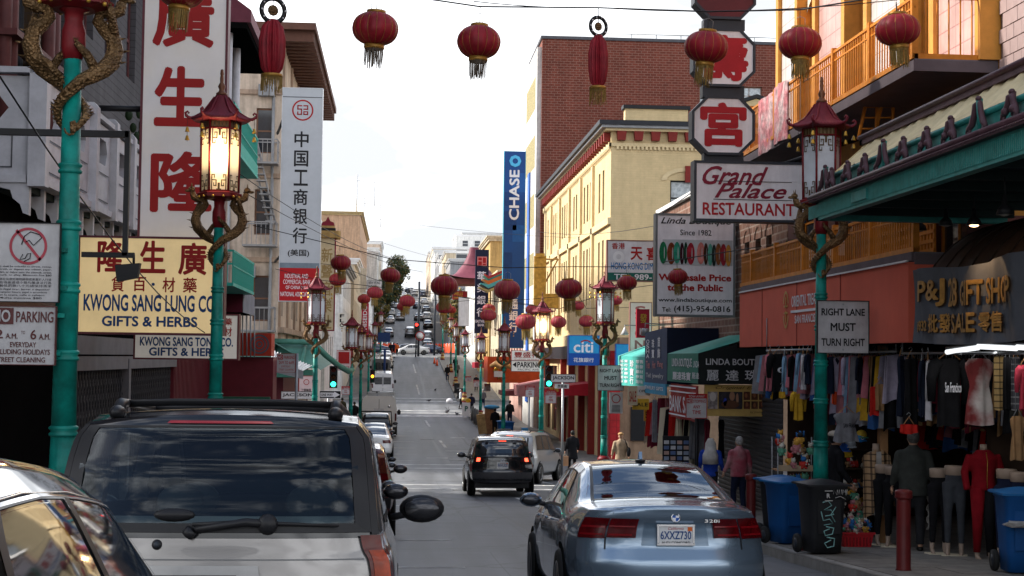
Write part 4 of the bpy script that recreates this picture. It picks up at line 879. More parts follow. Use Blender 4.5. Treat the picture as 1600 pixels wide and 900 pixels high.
# RIGHT LANE MUST TURN RIGHT
def lane(box,Y,lb):
 s=Sign('lane_sign',lb,'road sign',box,Y,.02,PK,TK,.012);x0,y0,x1,y1=box;w,h=x1-x0,y1-y0
 s.txt('RIGHT LANE',(x0+.07*w,y0+.14*h,x1-.07*w,y0+.28*h),TK,.03);s.txt('MUST',(x0+.25*w,y0+.42*h,x1-.25*w,y0+.58*h),TK,.03);s.txt('TURN RIGHT',(x0+.07*w,y0+.72*h,x1-.07*w,y0+.87*h),TK,.03)
 s.ring(x0+w/2,y0+.06*h,.02*w,.02*w,STEEL,'bolt');s.ring(x0+w/2,y0+.94*h,.02*w,.02*w,STEEL,'bolt');return s
lane((1276,470,1358,552),21.2,'large grey RIGHT LANE MUST TURN RIGHT sign on the near right lamp pole');lane((934,571,974,610),46.2,'smaller RIGHT LANE MUST TURN RIGHT sign on the lamp pole before the crossing')
s=Sign('notice_sign','weathered grey notice with red prohibition circle below the small lane sign','notice',(952,613,973,646),46.3,.02,PK);s.ring(962.5,623,7,1.3,TR)
for i in range(6):s.rect((956,633+i*2,969,633.8+i*2),FK,'small_print')
# near left notices
s=Sign('notice_sign','grey weathered notice with crossed out hand in red circle on the near left','notice',(-14,350,91,470),12.3,.02,PK,TK,.006)
s.ring(44,385,28.5,4,mat('faded red',(.35,.05,.07),.6));s.poly([(24,362),(27,359),(64.5,405),(61.5,408)],mat('faded red'),'slash')
def scrawl(s,pts,w,m,name='drawing',d=.008):
 mb=MB();v=[Vector((s.xz(*p)[0],s.Y-d,s.xz(*p)[1]))for p in pts];mb.tube(v,w*s.k,m,4);part(name,mb,s.root,True)
scrawl(s,[(34,383),(38,370),(47,363),(60,367),(64,372),(58,378),(52,384),(45,376),(40,379)],.7,TK);scrawl(s,[(36,398),(32,406),(40,404),(43,397),(48,396),(47,404),(38,409)],.7,TK)
for i,t_ in enumerate(('It shall be unlawful to throw, sweep,','brush, or deposit any rubbish, paper,','dirt, or debris onto the sidewalk, street,','curb, or alley. Minimum fine $80')):s.txt(t_,(2,415+i*4.4,80,418.4+i*4.4),TK,.004)
for i in range(3):s.txt(('將垃圾廢紙雜物掃倒或棄置於人行道','街道路邊或小巷均屬違法行為','最低罰款八十元請保持清潔')[i],(2,434+i*5,80,438+i*5),TK,0)
for i,t_ in enumerate(('Es ilegal tirar, barrer o depositar','cualquier basura, papel o escombros','en la acera, calle o callejon','Multa minima $80')):s.txt(t_,(2,450+i*4.4,78-i*4,453.4+i*4.4),TK,.004)
s=Sign('no_parking_sign','white NO PARKING street cleaning sign with brown red letters on the near left pole','road sign',(-40,480,84,568),12.3,.02,PK,mat('sign brown',(.1,.03,.03),.5),.006)
DR=mat('sign brown');s.rect((-14,482,21,507),DR,'panel_block');s.txt('NO',(-10,485,17,504),PK,.03,lift=.014);s.txt('PARKING',(25,487,81,504),DR,.02);s.txt('2',(-5,515,6,529),DR,.02);s.txt('A.M.',(10,521,28,529),DR,.02);s.txt('TO',(33,517,39,522),DR,0);s.txt('6',(47,515,56,530),DR,.02);s.txt('A.M.',(60,521,77,530),DR,.02)
s.txt('EVERYDAY',(17,534,56,542),DR,.012);s.txt('INCLUDING HOLIDAYS',(-12,545,77,553),DR,.012);s.txt('STREET CLEANING',(-5,557,70,565),DR,.012)
def tow(box,Y,lb,big=False):
 s=Sign('no_stopping_sign',lb,'road sign',box,Y,.02,PK,TR,.012);x0,y0,x1,y1=box;w,h=x1-x0,y1-y0
 s.rect((x0,y0,x1,y0+.17*h),TR,'panel_block');s.txt('TOW-AWAY',(x0+.1*w,y0+.04*h,x1-.1*w,y0+.14*h),PK,.01,lift=.012)
 s.rect((x0+.02*w,y0+.2*h,x0+.3*w,y0+.38*h),TR,'panel_block');s.txt('NO',(x0+.05*w,y0+.22*h,x0+.28*w,y0+.36*h),PK,.02,lift=.012);s.txt('STOPPING',(x0+.33*w,y0+.23*h,x1-.04*w,y0+.36*h),TR,.01)
 s.txt('ANY',(x0+.33*w,y0+.46*h,x1-.3*w,y0+.6*h),TR,.02);s.txt('TIME',(x0+.3*w,y0+.68*h,x1-.28*w,y0+.84*h),TR,.02);return s
tow((1072,616,1104,653),30,'large red and white TOW-AWAY NO STOPPING ANY TIME sign before the bracelet shop');tow((852,610,869,630),56,'small tow away sign under the right green light');tow((821,603,835,620),70,'small tow away sign on a grey post by the pink awning');tow((740,594,750,604),112,'small tow away sign under the red awning');tow((757,600,766,611),100,'small tow away sign beneath the orange dragon shop sign')
tow((727,588,736,596),118,'tiny tow away sign beneath the amber signal');tow((534,604,546,616),66,'small faded no stopping sign on the left beside the second turquoise pole')
s=Sign('no_parking_sign','small NO PARKING 2am to 6am sign under the corrugated roof on the left','road sign',(433,553,461,581),38,.02,PK,TR,.008);s.rect((434,554.5,442,562),TR,'panel_block');s.txt('NO',(435,555.5,441,561),PK,.02,lift=.012);s.txt('PARKING',(443.5,556,460,561),TR,.01);s.txt('2AM TO 6AM',(436,564,459,569),TR,.01);s.txt('EVERYDAY',(440,571,454,574),TR,0);s.txt('STREET CLEANING',(436,576,459,579),TR,0)
b=MB();p=P(462,640,38);b.tube([(p.x,38.1,gz(38)),(p.x,38.1,P(462,552,38).z)],.035,STEEL,8);tag(part('sign_post',b),'thin grey sign post holding the small no parking sign','post')
b=MB();p=G(1090,30.1,.14);b.tube([p,(p.x,p.y,P(1090,617,30.1).z)],.04,BLACK,8);tag(part('sign_post',b),'dark post holding the large tow away sign','post')
for px,Y,py,lb in((881,52.1,597,'grey post holding the right street name sign'),(829,70.1,604,'grey post holding the tow away sign by the pink awning'),(516,53.1,622,'grey post holding the one way sign'),(466,54.1,612,'grey post holding the left street name sign')):
 b=MB();p=G(px,Y,.14);b.tube([p,(p.x,Y,P(px,py,Y).z)],.04,STEEL,8);tag(part('sign_post',b),lb,'post')
 # brackets that tie the near signs to their poles
for Y,lst in((12.4,((96,391),(96,450),(92,493),(86,552))),):
 for i,(x,y)in enumerate(lst):
  b=MB();c=P(x,y,Y);b.cbox(c,(.09,.04,.035),TURQ);tag(part('sign_bracket',b),['uppermost','second from top','third from top','lowest'][i]+' turquoise clamp on the near left pole','bracket')
  # street lamp gantry on the near left: black pipe frame with floodlight
b=MB();GY=14.
b.box(P(-10,205,GY).x,P(202,205,GY).x,GY-.03,GY+.03,P(100,213,GY).z,P(100,203,GY).z,BLACK);b.box(P(196,205,GY).x,P(204,205,GY).x,GY-.03,GY+.03,P(200,400,GY).z,P(200,205,GY).z,BLACK)
b.box(P(128,398,GY).x,P(210,398,GY).x,GY-.03,GY+.03,P(150,402,GY).z,P(150,394,GY).z,BLACK);b.tube([P(209,398,GY),P(209,412,GY)],.012,BLACK,6)
r=thing('floodlight','black square floodlight on a black pipe frame in front of the cream sign','light fixture',P(200,400,GY),0)
part('pipe_frame',b,r,True);b=MB();c=P(200,425,GY);b.prism([(-.11,.06),(-.09,-.09),(.09,-.05),(.11,.08)],.1,BLACK,lambda X,Y_,Z:(c.x+X,c.y-.05+Y_,c.z+Z));part('lamp_housing',b,r,True)
# traffic lights
def tlight(px,py,Y,lit,lb,h=26):
 k=Y/F;H=h*k;r=thing('traffic_light',lb,'traffic light',P(px,py+h/2,Y),0,'traffic lights');m=MB();W=H*.36;c=P(px,py,Y)
 m.box(c.x-W/2,c.x+W/2,Y,Y+.18,c.z-H/2,c.z+H/2,BLACK);part('housing',m,r,True)
 for i,(nm,col)in enumerate((('red',(1,.03,.02)),('amber',(1,.35,.02)),('green',(.03,.95,.55)))):
  zc=c.z+H*(.33-.33*i);m=MB();on=lit==i
  m.lathe([(0,.02),(W*.27,.015),(W*.33,0)],mat('lens '+nm+(' lit' if on else ' off'),col if on else tuple(q*.04 for q in col),.3,emit=3. if on else 0,var=.05),n=14);m.xf(Matrix.Translation((c.x,Y-.01,zc))@Matrix.Rotation(pi/2,4,'X'));part('lens',m,r,True)
  m=MB();n=8
  m.grid(lambda u,v:(c.x+W*.4*math.cos(pi*u),Y-.16*v,zc+W*.4*math.sin(pi*u)),n,1,BLACK);part('visor',m,r,True)
 return r
tlight(521,589,54,2,'left traffic light showing green',34);tlight(858,588,56,2,'right traffic light showing green beside the lit lamp',34)
tlight(769,581,120,1,'distant traffic light showing amber on the right',20);tlight(651,514,205,0,'distant traffic light showing red over the crossing',20);tlight(582,588,118,1,'distant signal with yellow lenses on the left',20)
r=thing('signal_post','dark signal post by the far crossing with round no turn sign','post',G(655,208),0);m=MB();b0=G(655,208);m.tube([b0,(b0 .x,208,P(655,440,208).z)],.16,FK,8);m.tube([G(651,205),P(651,520,205)],.1,FK,8);part('pole',m,r,True)
m=MB();c=P(656,525,204);m.lathe([(0,.02),(.5,0)],SW,n=16);m.lathe([(.5,0),(.62,.01),(.62,-.01)],TR,n=16);m.xf(Matrix.Translation(c)@Matrix.Rotation(pi/2,4,'X'));part('round_sign',m,r,True)
b0=G(680,212);m=MB();m.tube([b0,(b0 .x,212,P(680,455,212).z)],.15,FK,8);tag(part('utility_post',m),'tall dark post right of the far signal','post')
m=MB();b0=G(603,150,.1);m.tube([b0,(b0 .x,150,P(603,545,150).z)],.12,mat('blue post',(.008,.03,.11),.5),8);m.cbox(P(600,527,150),(1.2,.5,.9),mat('blue post'));tag(part('blue_post',m),'dark blue post with box on the left pavement in the third block','post')
# near right block
OW=mat('orange trim',(.62,.27,.05),.55,var=.2);CANV=mat('cream canvas',(.6,.5,.3),.85,var=.3,scale=2,bump=.3);TEALC=mat('canopy teal',(.03,.21,.19),.5,var=.3,scale=6,bump=.15)
PUR=mat('canopy plum',(.075,.035,.045),.5,var=.35,scale=6,bump=.2);TILEP=mat('pinkish wall tile',(.34,.25,.24),.5,var=.2,scale=2)
# pink tiled building above the canopy
tb=building('pink_tiled_building','pinkish grey tiled wall at the upper right edge above the ornate canopy',8.06,16,6,19.95,10,mat('tile backing',(.2,.15,.14),.8),{},zb=2.6)
tm=MB();tm.box(-.03,0,-.118,.118,0,.185,TILEP);tmm=tm.mesh()
for i in range(8):
 for j in range(34):
  part('tile',tmm,tb,loc=Vector((8.058+R.uniform(-.003,.002),19.82-i*.245-(.12 if j%2 else 0),2.7+j*.2))-tb.location)
  # ornate canopy
cx0,cy0,cy1=5.5,11.5,19.85
r=thing('canopy','ornate teal and plum shop canopy with cream cloth roof and scroll ornaments at upper right','canopy',(cx0,cy0,1.86))
m=MB();m.box(cx0,cx0+.12,cy0,cy1,1.86,2.1,TEALC);m.box(cx0,8.05,cy1-.12,cy1,1.86,2.1,TEALC)
for i in range(190):y=cy0+.02+i*.0457;m.box(cx0-.012,cx0,y,y+.022,1.9,2.07,TEALC)
for i in range(50):x=cx0+.03+i*.05;m.box(x,x+.025,cy1,cy1+.012,1.9,2.07,TEALC)
m.box(cx0-.03,cx0,17.6,18.2,1.93,2.05,TEALC);part('fascia',m,r,True)
m=MB();m.box(cx0-.08,cx0+.2,cy0,cy1+.08,2.1,2.14,PUR);m.tube([(cx0-.07,cy0,2.17),(cx0-.07,cy1+.07,2.17)],.035,PUR,8);m.box(cx0-.05,8.05,cy1+.0,cy1+.08,2.1,2.2,PUR)
for i in range(240):m.ell((cx0-.1,cy0+i*.0365,2.125),(.012,.012,.012),PUR,5,3)
part('moulding',m,r,True)
m=MB();m.quad((cx0-.06,cy0,2.2),(cx0-.06,cy1+.06,2.2),(cx0+.16,cy1-.1,2.3),(cx0+.16,cy0,2.3),TEALC)
m.box(cx0+.14,cx0+.2,cy0,cy1-.1,2.25,2.46,TEALC);m.tube([(cx0+.13,cy0,2.42),(cx0+.13,cy1-.1,2.42)],.03,TEALC,8);m.box(cx0+.14,8.05,cy1-.16,cy1-.1,2.2,2.46,TEALC);part('frieze',m,r,True)
m=MB();rr=random.Random(3)
def cloth(u,v):
 y=cy0+(cy1+.02-cy0)*u;w=.018*math.sin(u*160+4*v)+.012*math.sin(u*67+v*9)
 return(cx0+.16+.5*v,y-.12*(1-v),2.45+.45*v-.04*math.sin(pi*v)+w)
m.grid(cloth,260,8,CANV,flip=True)
m.grid(lambda u,v:(cx0+.16+.5*v+u*(2.3-.5*v),cy1-.1,2.45+.45*v),4,4,CANV);part('cloth_roof',m,r,True)
m=MB();m.box(cx0+.6,cx0+.8,cy0,cy1+.05,2.88,2.95,PUR);m.tube([(cx0+.6,cy0,2.98),(cx0+.6,cy1+.05,2.98)],.035,PUR,8);m.box(cx0+.6,8.05,cy1-.05,cy1+.05,2.88,3.0,PUR);part('top_rail',m,r,True)
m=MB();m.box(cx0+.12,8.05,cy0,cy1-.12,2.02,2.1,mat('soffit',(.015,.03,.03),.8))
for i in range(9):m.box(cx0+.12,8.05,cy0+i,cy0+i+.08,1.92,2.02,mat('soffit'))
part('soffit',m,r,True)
def scroll(big):
 o=MB();s_=1.35 if big else 1.
 for sg in(-1,1):
  o.tube([(-.02,sg*.01,.18*s_),(-.04,sg*.05*s_,.16*s_),(-.04,sg*.06*s_,.1*s_),(-.04,sg*.1*s_,.04),(-.05,sg*.15*s_,.0),(-.05,sg*.17*s_,-.03),(-.05,sg*.13*s_,-.04),(-.05,sg*.12*s_,-.01)],[.02,.026,.03,.034,.03,.024,.02,.012],PUR,7)
  if not big:o.ell((-.06,sg*.09,.03),(.035,.045,.04),PUR,8,5)
 o.tube([(-.02,0,.2*s_),(-.02,0,-.02)],[.035,.02],PUR if not big else TEALC,7);o.ell((-.03,0,.2*s_),(.03,.045,.03),PUR,8,5)
 return o.mesh()
s1,s2=scroll(False),scroll(True)
for i,y in enumerate((19.6,19.3,18.6,17.9,17.2,16.5,15.75,15.05,14.3,13.5,12.8)):
 part('scroll_ornament',s2 if i in(0,4,8)else s1,r,loc=Vector((cx0+.08,y,2.28))-r.location)
for i,(px,py,Y)in enumerate(((1522,352,17.),(1478,352,18.4),(1438,360,20.3),(1570,335,15.2))):
 c=P(px,py,Y);q=thing('spot_lamp',['glowing downlight under the ornate canopy','unlit black spot lamp left of the glowing downlight','black bell spot lamp beside the orange balcony end','unlit spot lamp nearest the right edge under the canopy'][i],'lamp',c)
 m=MB();m.lathe([(.02,.2),(.03,.1),(.07,.06),(.09,0)],BLACK,n=14);m.tube([(0,0,.18),(0,0,1.93-c.z)],.008,BLACK,5);part('lamp_shade',m,q)
 m=MB();m.ell((0,0,.01),(.06,.06,.03),mat('hot bulb',(1,.62,.3),.4,emit=7)if i==0 else mat('cold bulb',(.2,.19,.17),.3),10,6);part('bulb',m,q)
 if i==0:
  l=bpy.data.lights.new('downlight','SPOT');l.energy=18;l.spot_size=rad(110);l.color=(1,.6,.28);lo=bpy.data.objects.new('downlight',l);COL.objects.link(lo);lo.parent=q;lo.location=(0,0,-.04)
  # P & J bubble awning with banner
AW=mat('brown awning canvas',(.06,.032,.02),.7,var=.3,scale=4,bump=.2);BN=mat('grey banner',(.11,.12,.145),.8,var=.15,scale=2.5,bump=.3)
r=thing('barrel_awning','dark brown rounded shop awning above the grey gift shop banner','awning',(6.76,14,.3));m=MB()
def bar(u,v):
 y=13.2+6.4*u;a=pi/2*v;sag=.02*math.sin(u*60);return(8.05-1.29*math.cos(a),y,.3+(1.55-.1*(1-v))*math.sin(a)**.8+sag)
m.grid(bar,60,12,AW,flip=True)
m.add([bar(1,j/12)for j in range(13)]+[(8.05,19.6,.3)],[tuple(range(14))],AW);part('canvas',m,r,True)
for i in range(14):
 m=MB();y=13.2+.49*i;m.tube([Vector(bar((y-13.2)/6.4,j/10))+Vector((-.006,0,.006))for j in range(11)],.012,mat('awning seam',(.03,.018,.012),.7),5);part('rib',m,r,True)
r=thing('banner','grey cloth banner P & J 28 GIFT SHOP in gold letters hung on the rounded awning','banner',(6.7,16,.25));m=MB()
ban=lambda u,v:(6.70+.035*math.sin(u*17+3*v)+.015*math.sin(u*41),19.55-3.75*u,.27-.04*math.sin(pi*u)+v*(.94+.02*math.sin(u*9)))
m.grid(ban,60,8,BN,flip=True);m.grid(lambda u,v:Vector(ban(u,v))+Vector((.012,0,0)),60,8,BN);part('cloth',m,r,True)
GL2=mat('banner gold',(.5,.27,.07),.5,.2,var=.35,scale=14);GLD=mat('banner letter side',(.05,.03,.02),.6)
def bant(w,a0,a1,z0,z1,b=.02):
 fr_=lambda o:(lambda a,z:Vector((ban(min(1,max(0,a/3.75)),.5)[0]-o,19.55-a,z)))
 m=MB();text_mb(m,w,a0+.012,a1+.012,z0-.012,z1-.012,GLD,fr_(.035),b);part('letter_shadow',m,r,True)
 m=MB();text_mb(m,w,a0,a1,z0,z1,GL2,fr_(.05),b);part('lettering',m,r,True)
def pa(px):return 19.55-PX(px,480,6.66).y
def pz(px,py):return PX(px,py,6.66).z
for w,x0,x1,y0,y1 in(('P&J',1437,1473,480,437),('28',1477,1496,479,434),('GIFT SHOP',1501,1584,475,434),('#932',1436,1451,519,501),('批發',1454,1481,520,490),('SALE',1484,1526,520,489),('零售',1529,1562,519,486)):
 bant(w,pa(x0),pa(x1),pz((x0+x1)/2,y0),pz((x0+x1)/2,y1),.03)
 # orange balcony building
ob=thing('orange_balcony_building','shop building with bright orange balconies and white and pink tiled bays on the right','building',(8.06,20.0,-3))
PKT=mat('pink white bay tile',(.56,.34,.3),.35,var=.25,scale=1.5,kind='tile',col2=(.4,.2,.18));WHT=mat('white bay tile',(.6,.55,.52),.35,var=.2,scale=1.5,kind='tile',col2=(.4,.3,.28));LIN=mat('linen sheet',(.6,.45,.32),.8)
DKR=mat('dark red wall',(.075,.018,.014),.7)
m=MB();hol=[(y,y+1.15,4.3,6.6)for y in(22.,25.2,28.4)]+[(y,y+1.4,1.6,3.5)for y in(21.2,23.8,26.4,29.)]
wall(m,'W',8.06,20.0,31.2,3.6,9.5,hol[:3],OW);wall(m,'W',8.06,20.0,31.2,.9,3.6,hol[3:],DKR);m.box(8.3,16,20.0,31.2,9.2,9.5,DKR);m.quad((8.06,31.2,-3),(16,31.2,-3),(16,31.2,9.5),(8.06,31.2,9.5),DKR);m.quad((8.06,20.0,2),(16,20.0,2),(16,20.0,9.5),(8.06,20.0,9.5),OW)
part('wall',m,ob,True)
for i,h in enumerate(hol):
 fme,pme=window_mesh(h[1]-h[0],h[3]-h[2],'cross',mat('window red brown',(.1,.02,.015),.5)if i<3 else ORANGE,GLASSW)
 o=part('window',fme,ob,loc=Vector((8.19,h[1],h[2]))-ob.location,rz=-pi/2);part('pane',pme,o)
for i,(y0,y1)in enumerate(((20.1,21.8),(23.3,25.05),(26.5,28.2),(29.7,31.1))):
 m=MB();m.box(7.86,8.06,y0,y1,4.1,8.6,PKT if i%2==0 else WHT);part('tiled_bay',m,ob,True)
for y in(20.08,21.9,23.2,25.1,26.4,28.3,29.6,31.1):
 m=MB();m.box(7.78,8.06,y-.1,y+.1,4.1,9.2,OW);part('pilaster',m,ob,True)
for y in(22.55,25.8,29.):
 m=MB()
 for j in range(10):
  a,b=pi*j/10,pi*(j+1)/10
  m.quad((7.98,y+.58*math.cos(a),6.6+.5*math.sin(a)),(7.98,y+.75*math.cos(a),6.6+.68*math.sin(a)),(7.98,y+.75*math.cos(b),6.6+.68*math.sin(b)),(7.98,y+.58*math.cos(b),6.6+.5*math.sin(b)),CREAM)
 part('window_arch',m,ob,True)
def balcony(label,z,y0,y1,X,rail,ret,slabm,nb):
 r=thing('balcony',label,'balcony',(X,y0,z));m=MB();m.box(X,8.05,y0,y1,z-.12,z,slabm);m.box(X-.02,X,y0-.02,y1,z-.17,z-.02,mat('slab edge',(.12,.095,.105),.7));m.box(X,8.05,y0-.02,y0,z-.17,z-.02,mat('slab edge'));part('slab',m,r,True)
 m=MB();m.box(X-.03,X+.05,y0,y1,z,z+.07,ORANGE);m.box(X-.02,X+.03,y0,y1,z+rail-.04,z+rail,ORANGE);m.box(X-.01,X+.02,y0,y1,z+rail-.17,z+rail-.145,ORANGE)
 if ret:m.box(X,8.05,y0,y0+.05,z,z+.07,ORANGE);m.box(X,8.05,y0,y0+.04,z+rail-.04,z+rail,ORANGE)
 part('handrail',m,r,True)
 p=MB();p.box(-.035,.05,-.04,.04,0,rail+.05,ORANGE);pm=p.mesh();y=y0+.04
 while y<=y1:part('post',pm,r,loc=(0,y-y0,0));y+=1.9
 b=MB();b.box(-.008,.008,-.011,.011,.06,rail-.04,ORANGE);bmh=b.mesh();n=int((y1-y0)/nb)
 for i in range(n):part('baluster',bmh,r,loc=(0,.12+i*nb,0))
 if ret:
  for i in range(7):part('baluster',bmh,r,loc=(.16+i*.16,.02,0))
 return r
bl=balcony('upper orange railed balcony with grey underside on the right',4.1,20.05,33.0,6.9,.86,True,mat('balcony underside',(.15,.135,.15),.7),.115)
bl2=balcony('lower orange railed balcony above the red shop awning',1.5,20.15,30.6,6.95,.64,False,mat('balcony underside'),.105)
m=MB()
for i in range(26):m.box(7.4,7.43,20.7+i*.13,20.76+i*.13,1.5,3.4,ORANGE)
for i in range(14):m.box(7.39,7.42,20.7,24.,1.55+i*.13,1.6+i*.13,ORANGE)
tag(part('lattice_screen',m),'orange wooden lattice screen standing on the lower balcony','screen')
rr=random.Random(12)
for i in range(5):
 y=24.6+i*1.3;m=MB();m.lathe([(.1,0),(.14,.22),(.15,.24)],mat('clay pot',(.3,.1,.05),.8),(7.2,y,1.5),10)
 for k in range(26):
  a=rr.uniform(0,6.3);h=rr.uniform(.15,.5);q=rr.uniform(.05,.22);c=Vector((7.2+q*math.cos(a),y+q*math.sin(a),1.72+h));d=Vector((rr.uniform(-.06,.06),rr.uniform(-.06,.06),rr.uniform(-.04,.06)))
  e=Vector((rr.uniform(-.04,.04),rr.uniform(-.04,.04),rr.uniform(-.04,.04)));m.add([c-d,c+e,c+d,c-e],[(0,1,2,3)],mat('leaf green',(.04,.085,.02),.6,var=.4,scale=8))
 tag(part('potted_plant',m),['first','second','third','fourth','farthest'][i]+' potted plant along the lower orange balcony, counting from the near end','plant')
 # towel and ladder on the balconies
r=thing('towel','pink and white patterned cloth hung over the upper balcony rail','towel',(6.85,26.8,4.97));m=MB()
tw=lambda u,v:(6.85-.03*math.sin(u*8)-.015*math.sin(u*31),26.6+2.1*u,4.99-1.05*v+.03*math.sin(u*5));m.grid(tw,30,10,mat('towel cloth',(.6,.22,.24),.9,var=.6,scale=9,kind='two',col2=(.62,.45,.45)));m.grid(lambda u,v:Vector(tw(u,v))+Vector((.02,0,0)),30,10,mat('towel cloth'));part('cloth',m,r,True)
r=thing('ladder','orange fire escape ladders between the two balconies','ladder',(7.2,22,2));
for i,(a,b)in enumerate(((1363,1344),(1403,1388))):
 m=MB();Y=23.3
 for q in(0,1):
  t=P((a if i==0 else b)+(0 if q else-14)+8,143,Y);o=P((a if i==0 else b)+(2 if q else-26)-4+8,218,Y);m.tube([t,o],.028,ORANGE,6)
 for k in range(4):m.tube([P((a if i==0 else b)-6-k*4,150+k*17,Y),P((a if i==0 else b)+8-k*1,150+k*17,Y)],.015,ORANGE,5)
 part('ladder_run',m,r,True)
m=MB();c=P(1320,440,7);m.box(7.6,8.06,27.2,27.9,1.75,2.2,WHITE)
for i in range(6):m.box(7.59,7.6,27.25,27.85,1.8+i*.065,1.83+i*.065,STEEL)
tag(part('air_conditioner',m),'white window air conditioner above the far end of the lower balcony','air conditioner')
# red shop awning ORIENTAL TREASURES
RA=mat('salmon red awning',(.62,.12,.075),.75,var=.1,scale=1.2,bump=.08)
r=thing('shop_awning','flat salmon red ORIENTAL TREASURES shop awning under the lower orange balcony','awning',(6.85,20.15,.28));m=MB()
m.box(6.85,8.04,20.15,30.3,.28,1.36,RA);part('panel',m,r,True)
for y in(23.3,25.9,28.4):m=MB();m.box(6.838,6.85,y-.006,y+.006,.28,1.36,mat('seam',(.25,.05,.04),.8));part('seam',m,r,True)
m=MB();m.box(6.82,6.85,20.15,30.3,1.36,1.385,WHITE);m.box(6.9,8.04,20.18,30.3,1.385,1.5,mat('slab edge'));part('top_trim',m,r,True)
def oa(px):return PX(px,480,6.84).y
def wtxt(w,x0,x1,py0,py1,m_,b=.01,X=6.838,root=r):
 ya,yb=PX(x0,py0,X).y,PX(x1,py0,X).y;ym=(ya+yb)/2;xm=(x0+x1)/2;z1,z0=P(xm,py0,ym).z,P(xm,py1,ym).z
 m=MB();text_mb(m,w,0,ya-yb,z0,z1,m_,lambda a,z:(X,ya-a,z),b);part('lettering',m,root,True)
wtxt('ORIENTAL TREASURES',1237,1289,459,477,TW,.015);wtxt('SAN FRANCISCO',1242,1282,491,504,TW,.01);wtxt('•',1274,1277,508,512,TW)
m=MB();ya,yb=oa(1236),oa(1288);m.box(6.832,6.84,yb,ya,P(1270,486,25).z,P(1270,482,25).z,TW);part('rule',m,r,True)
m=MB();cy=oa(1228);zc=P(1228,484,cy).z
for a0,a1 in((20,160),(200,340)):
 n=16
 for j in range(n):
  a,b=rad(a0+(a1-a0)*j/n),rad(a0+(a1-a0)*(j+1)/n)
  m.quad((6.836,cy+.2*math.cos(a)*1.0,zc+.33*math.sin(a)),(6.836,cy+.155*math.cos(a),zc+.28*math.sin(a)),(6.836,cy+.155*math.cos(b),zc+.28*math.sin(b)),(6.836,cy+.2*math.cos(b),zc+.33*math.sin(b)),GOLDB)
for s_ in(-1,1):m.box(6.832,6.84,cy-.02,cy+.02,zc+s_*.12-.1,zc+s_*.12+.1,GOLDB);m.box(6.832,6.84,cy-.13,cy+.13,zc+s_*.06-.015,zc+s_*.06+.015,GOLDB)
part('emblem',m,r,True)
# brick building behind the boutique
bk=building('arched_brick_building','low brown brick building with small arched niches behind the bracelet sign',8.06,15,31.25,46.9,4.5,mat('brown brick',(.2,.1,.07),.85,var=.25,scale=30,kind='brick',col2=(.28,.2,.16)),{'W':[(y,y+.5,1.9,2.75,'plain',CREAM)for y in(32.6,33.6,34.7,36.2,37.4,39,41,43)]},zb=-.5)
for y in(32.6,33.6,34.7,36.2,37.4,39,41,43):
 m=MB()
 for j in range(7):
  a,b=pi*j/7,pi*(j+1)/7
  m.quad((8.04,y+.25+.28*math.cos(a),2.75+.26*math.sin(a)),(8.04,y+.25+.4*math.cos(a),2.75+.4*math.sin(a)),(8.04,y+.25+.4*math.cos(b),2.75+.4*math.sin(b)),(8.04,y+.25+.28*math.cos(b),2.75+.26*math.sin(b)),mat('brown brick'))
 part('brick_arch',m,bk,True)
m=MB();m.box(7.95,15,31.3,46.9,4.5,4.62,WHITE);part('coping',m,bk,True)
# shopfront shells: dark open interiors
def shop_shell(label,y0,y1,zt,depth=4.,fl=None):
 r=thing('open_shop',label,'shop',(8.06,y0,gz(y0)));m=MB();zb=gz((y0+y1)/2)-.6
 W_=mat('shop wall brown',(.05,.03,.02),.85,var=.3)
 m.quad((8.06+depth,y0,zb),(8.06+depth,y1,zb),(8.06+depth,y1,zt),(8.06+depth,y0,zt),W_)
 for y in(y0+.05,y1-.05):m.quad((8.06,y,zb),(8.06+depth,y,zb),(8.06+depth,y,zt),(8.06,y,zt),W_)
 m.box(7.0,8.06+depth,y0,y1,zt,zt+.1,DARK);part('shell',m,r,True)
 return r
shop_shell('dark open gift shop interior under the grey banner',8,20.4,.55);shop_shell('dark open clothes shop interior under the red awning',20.45,31.2,.27)
m=MB();m.box(7.35,7.47,22.9,23.05,gz(23)+.14,.27,WOOD);tag(part('wooden_post',m),'tan wooden post standing between the two clothes shops','post')
# boutique shutter and awning
r=thing('roller_shutter','dark closed roller shutter under the yellow poster','shutter',(8.0,31.3,gz(33)));
sm_=MB();sm_.prism([(0,0),(-.022,.03),(-.022,.075),(0,.1)],6.3,mat('shutter grey',(.045,.045,.05),.5),lambda X,Y_,Z:(X,Y_,Z));smm=sm_.mesh()
for i in range(26):part('slat',smm,r,loc=(0,0,.1+i*.1))
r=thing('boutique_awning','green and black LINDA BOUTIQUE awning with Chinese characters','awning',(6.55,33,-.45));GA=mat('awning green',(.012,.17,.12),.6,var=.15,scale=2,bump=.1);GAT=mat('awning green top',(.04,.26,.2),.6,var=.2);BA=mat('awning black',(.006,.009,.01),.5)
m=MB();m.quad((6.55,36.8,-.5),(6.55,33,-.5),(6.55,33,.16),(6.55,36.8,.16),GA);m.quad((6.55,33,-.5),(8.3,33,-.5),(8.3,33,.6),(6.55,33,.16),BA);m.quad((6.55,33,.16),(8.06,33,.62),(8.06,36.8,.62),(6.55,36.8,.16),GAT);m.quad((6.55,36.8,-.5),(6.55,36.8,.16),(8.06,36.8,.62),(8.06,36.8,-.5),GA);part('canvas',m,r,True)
def st(w,x0,x1,y0,y1,Y,m_,b=.0,root=None,sh=0):
 m=MB();a,c=P(x0,y0,Y),P(x1,y1,Y);text_mb(m,w,a.x,c.x,c.z,a.z,m_,lambda x,z:(x,Y,z),b,sh);part('lettering',m,root,True)
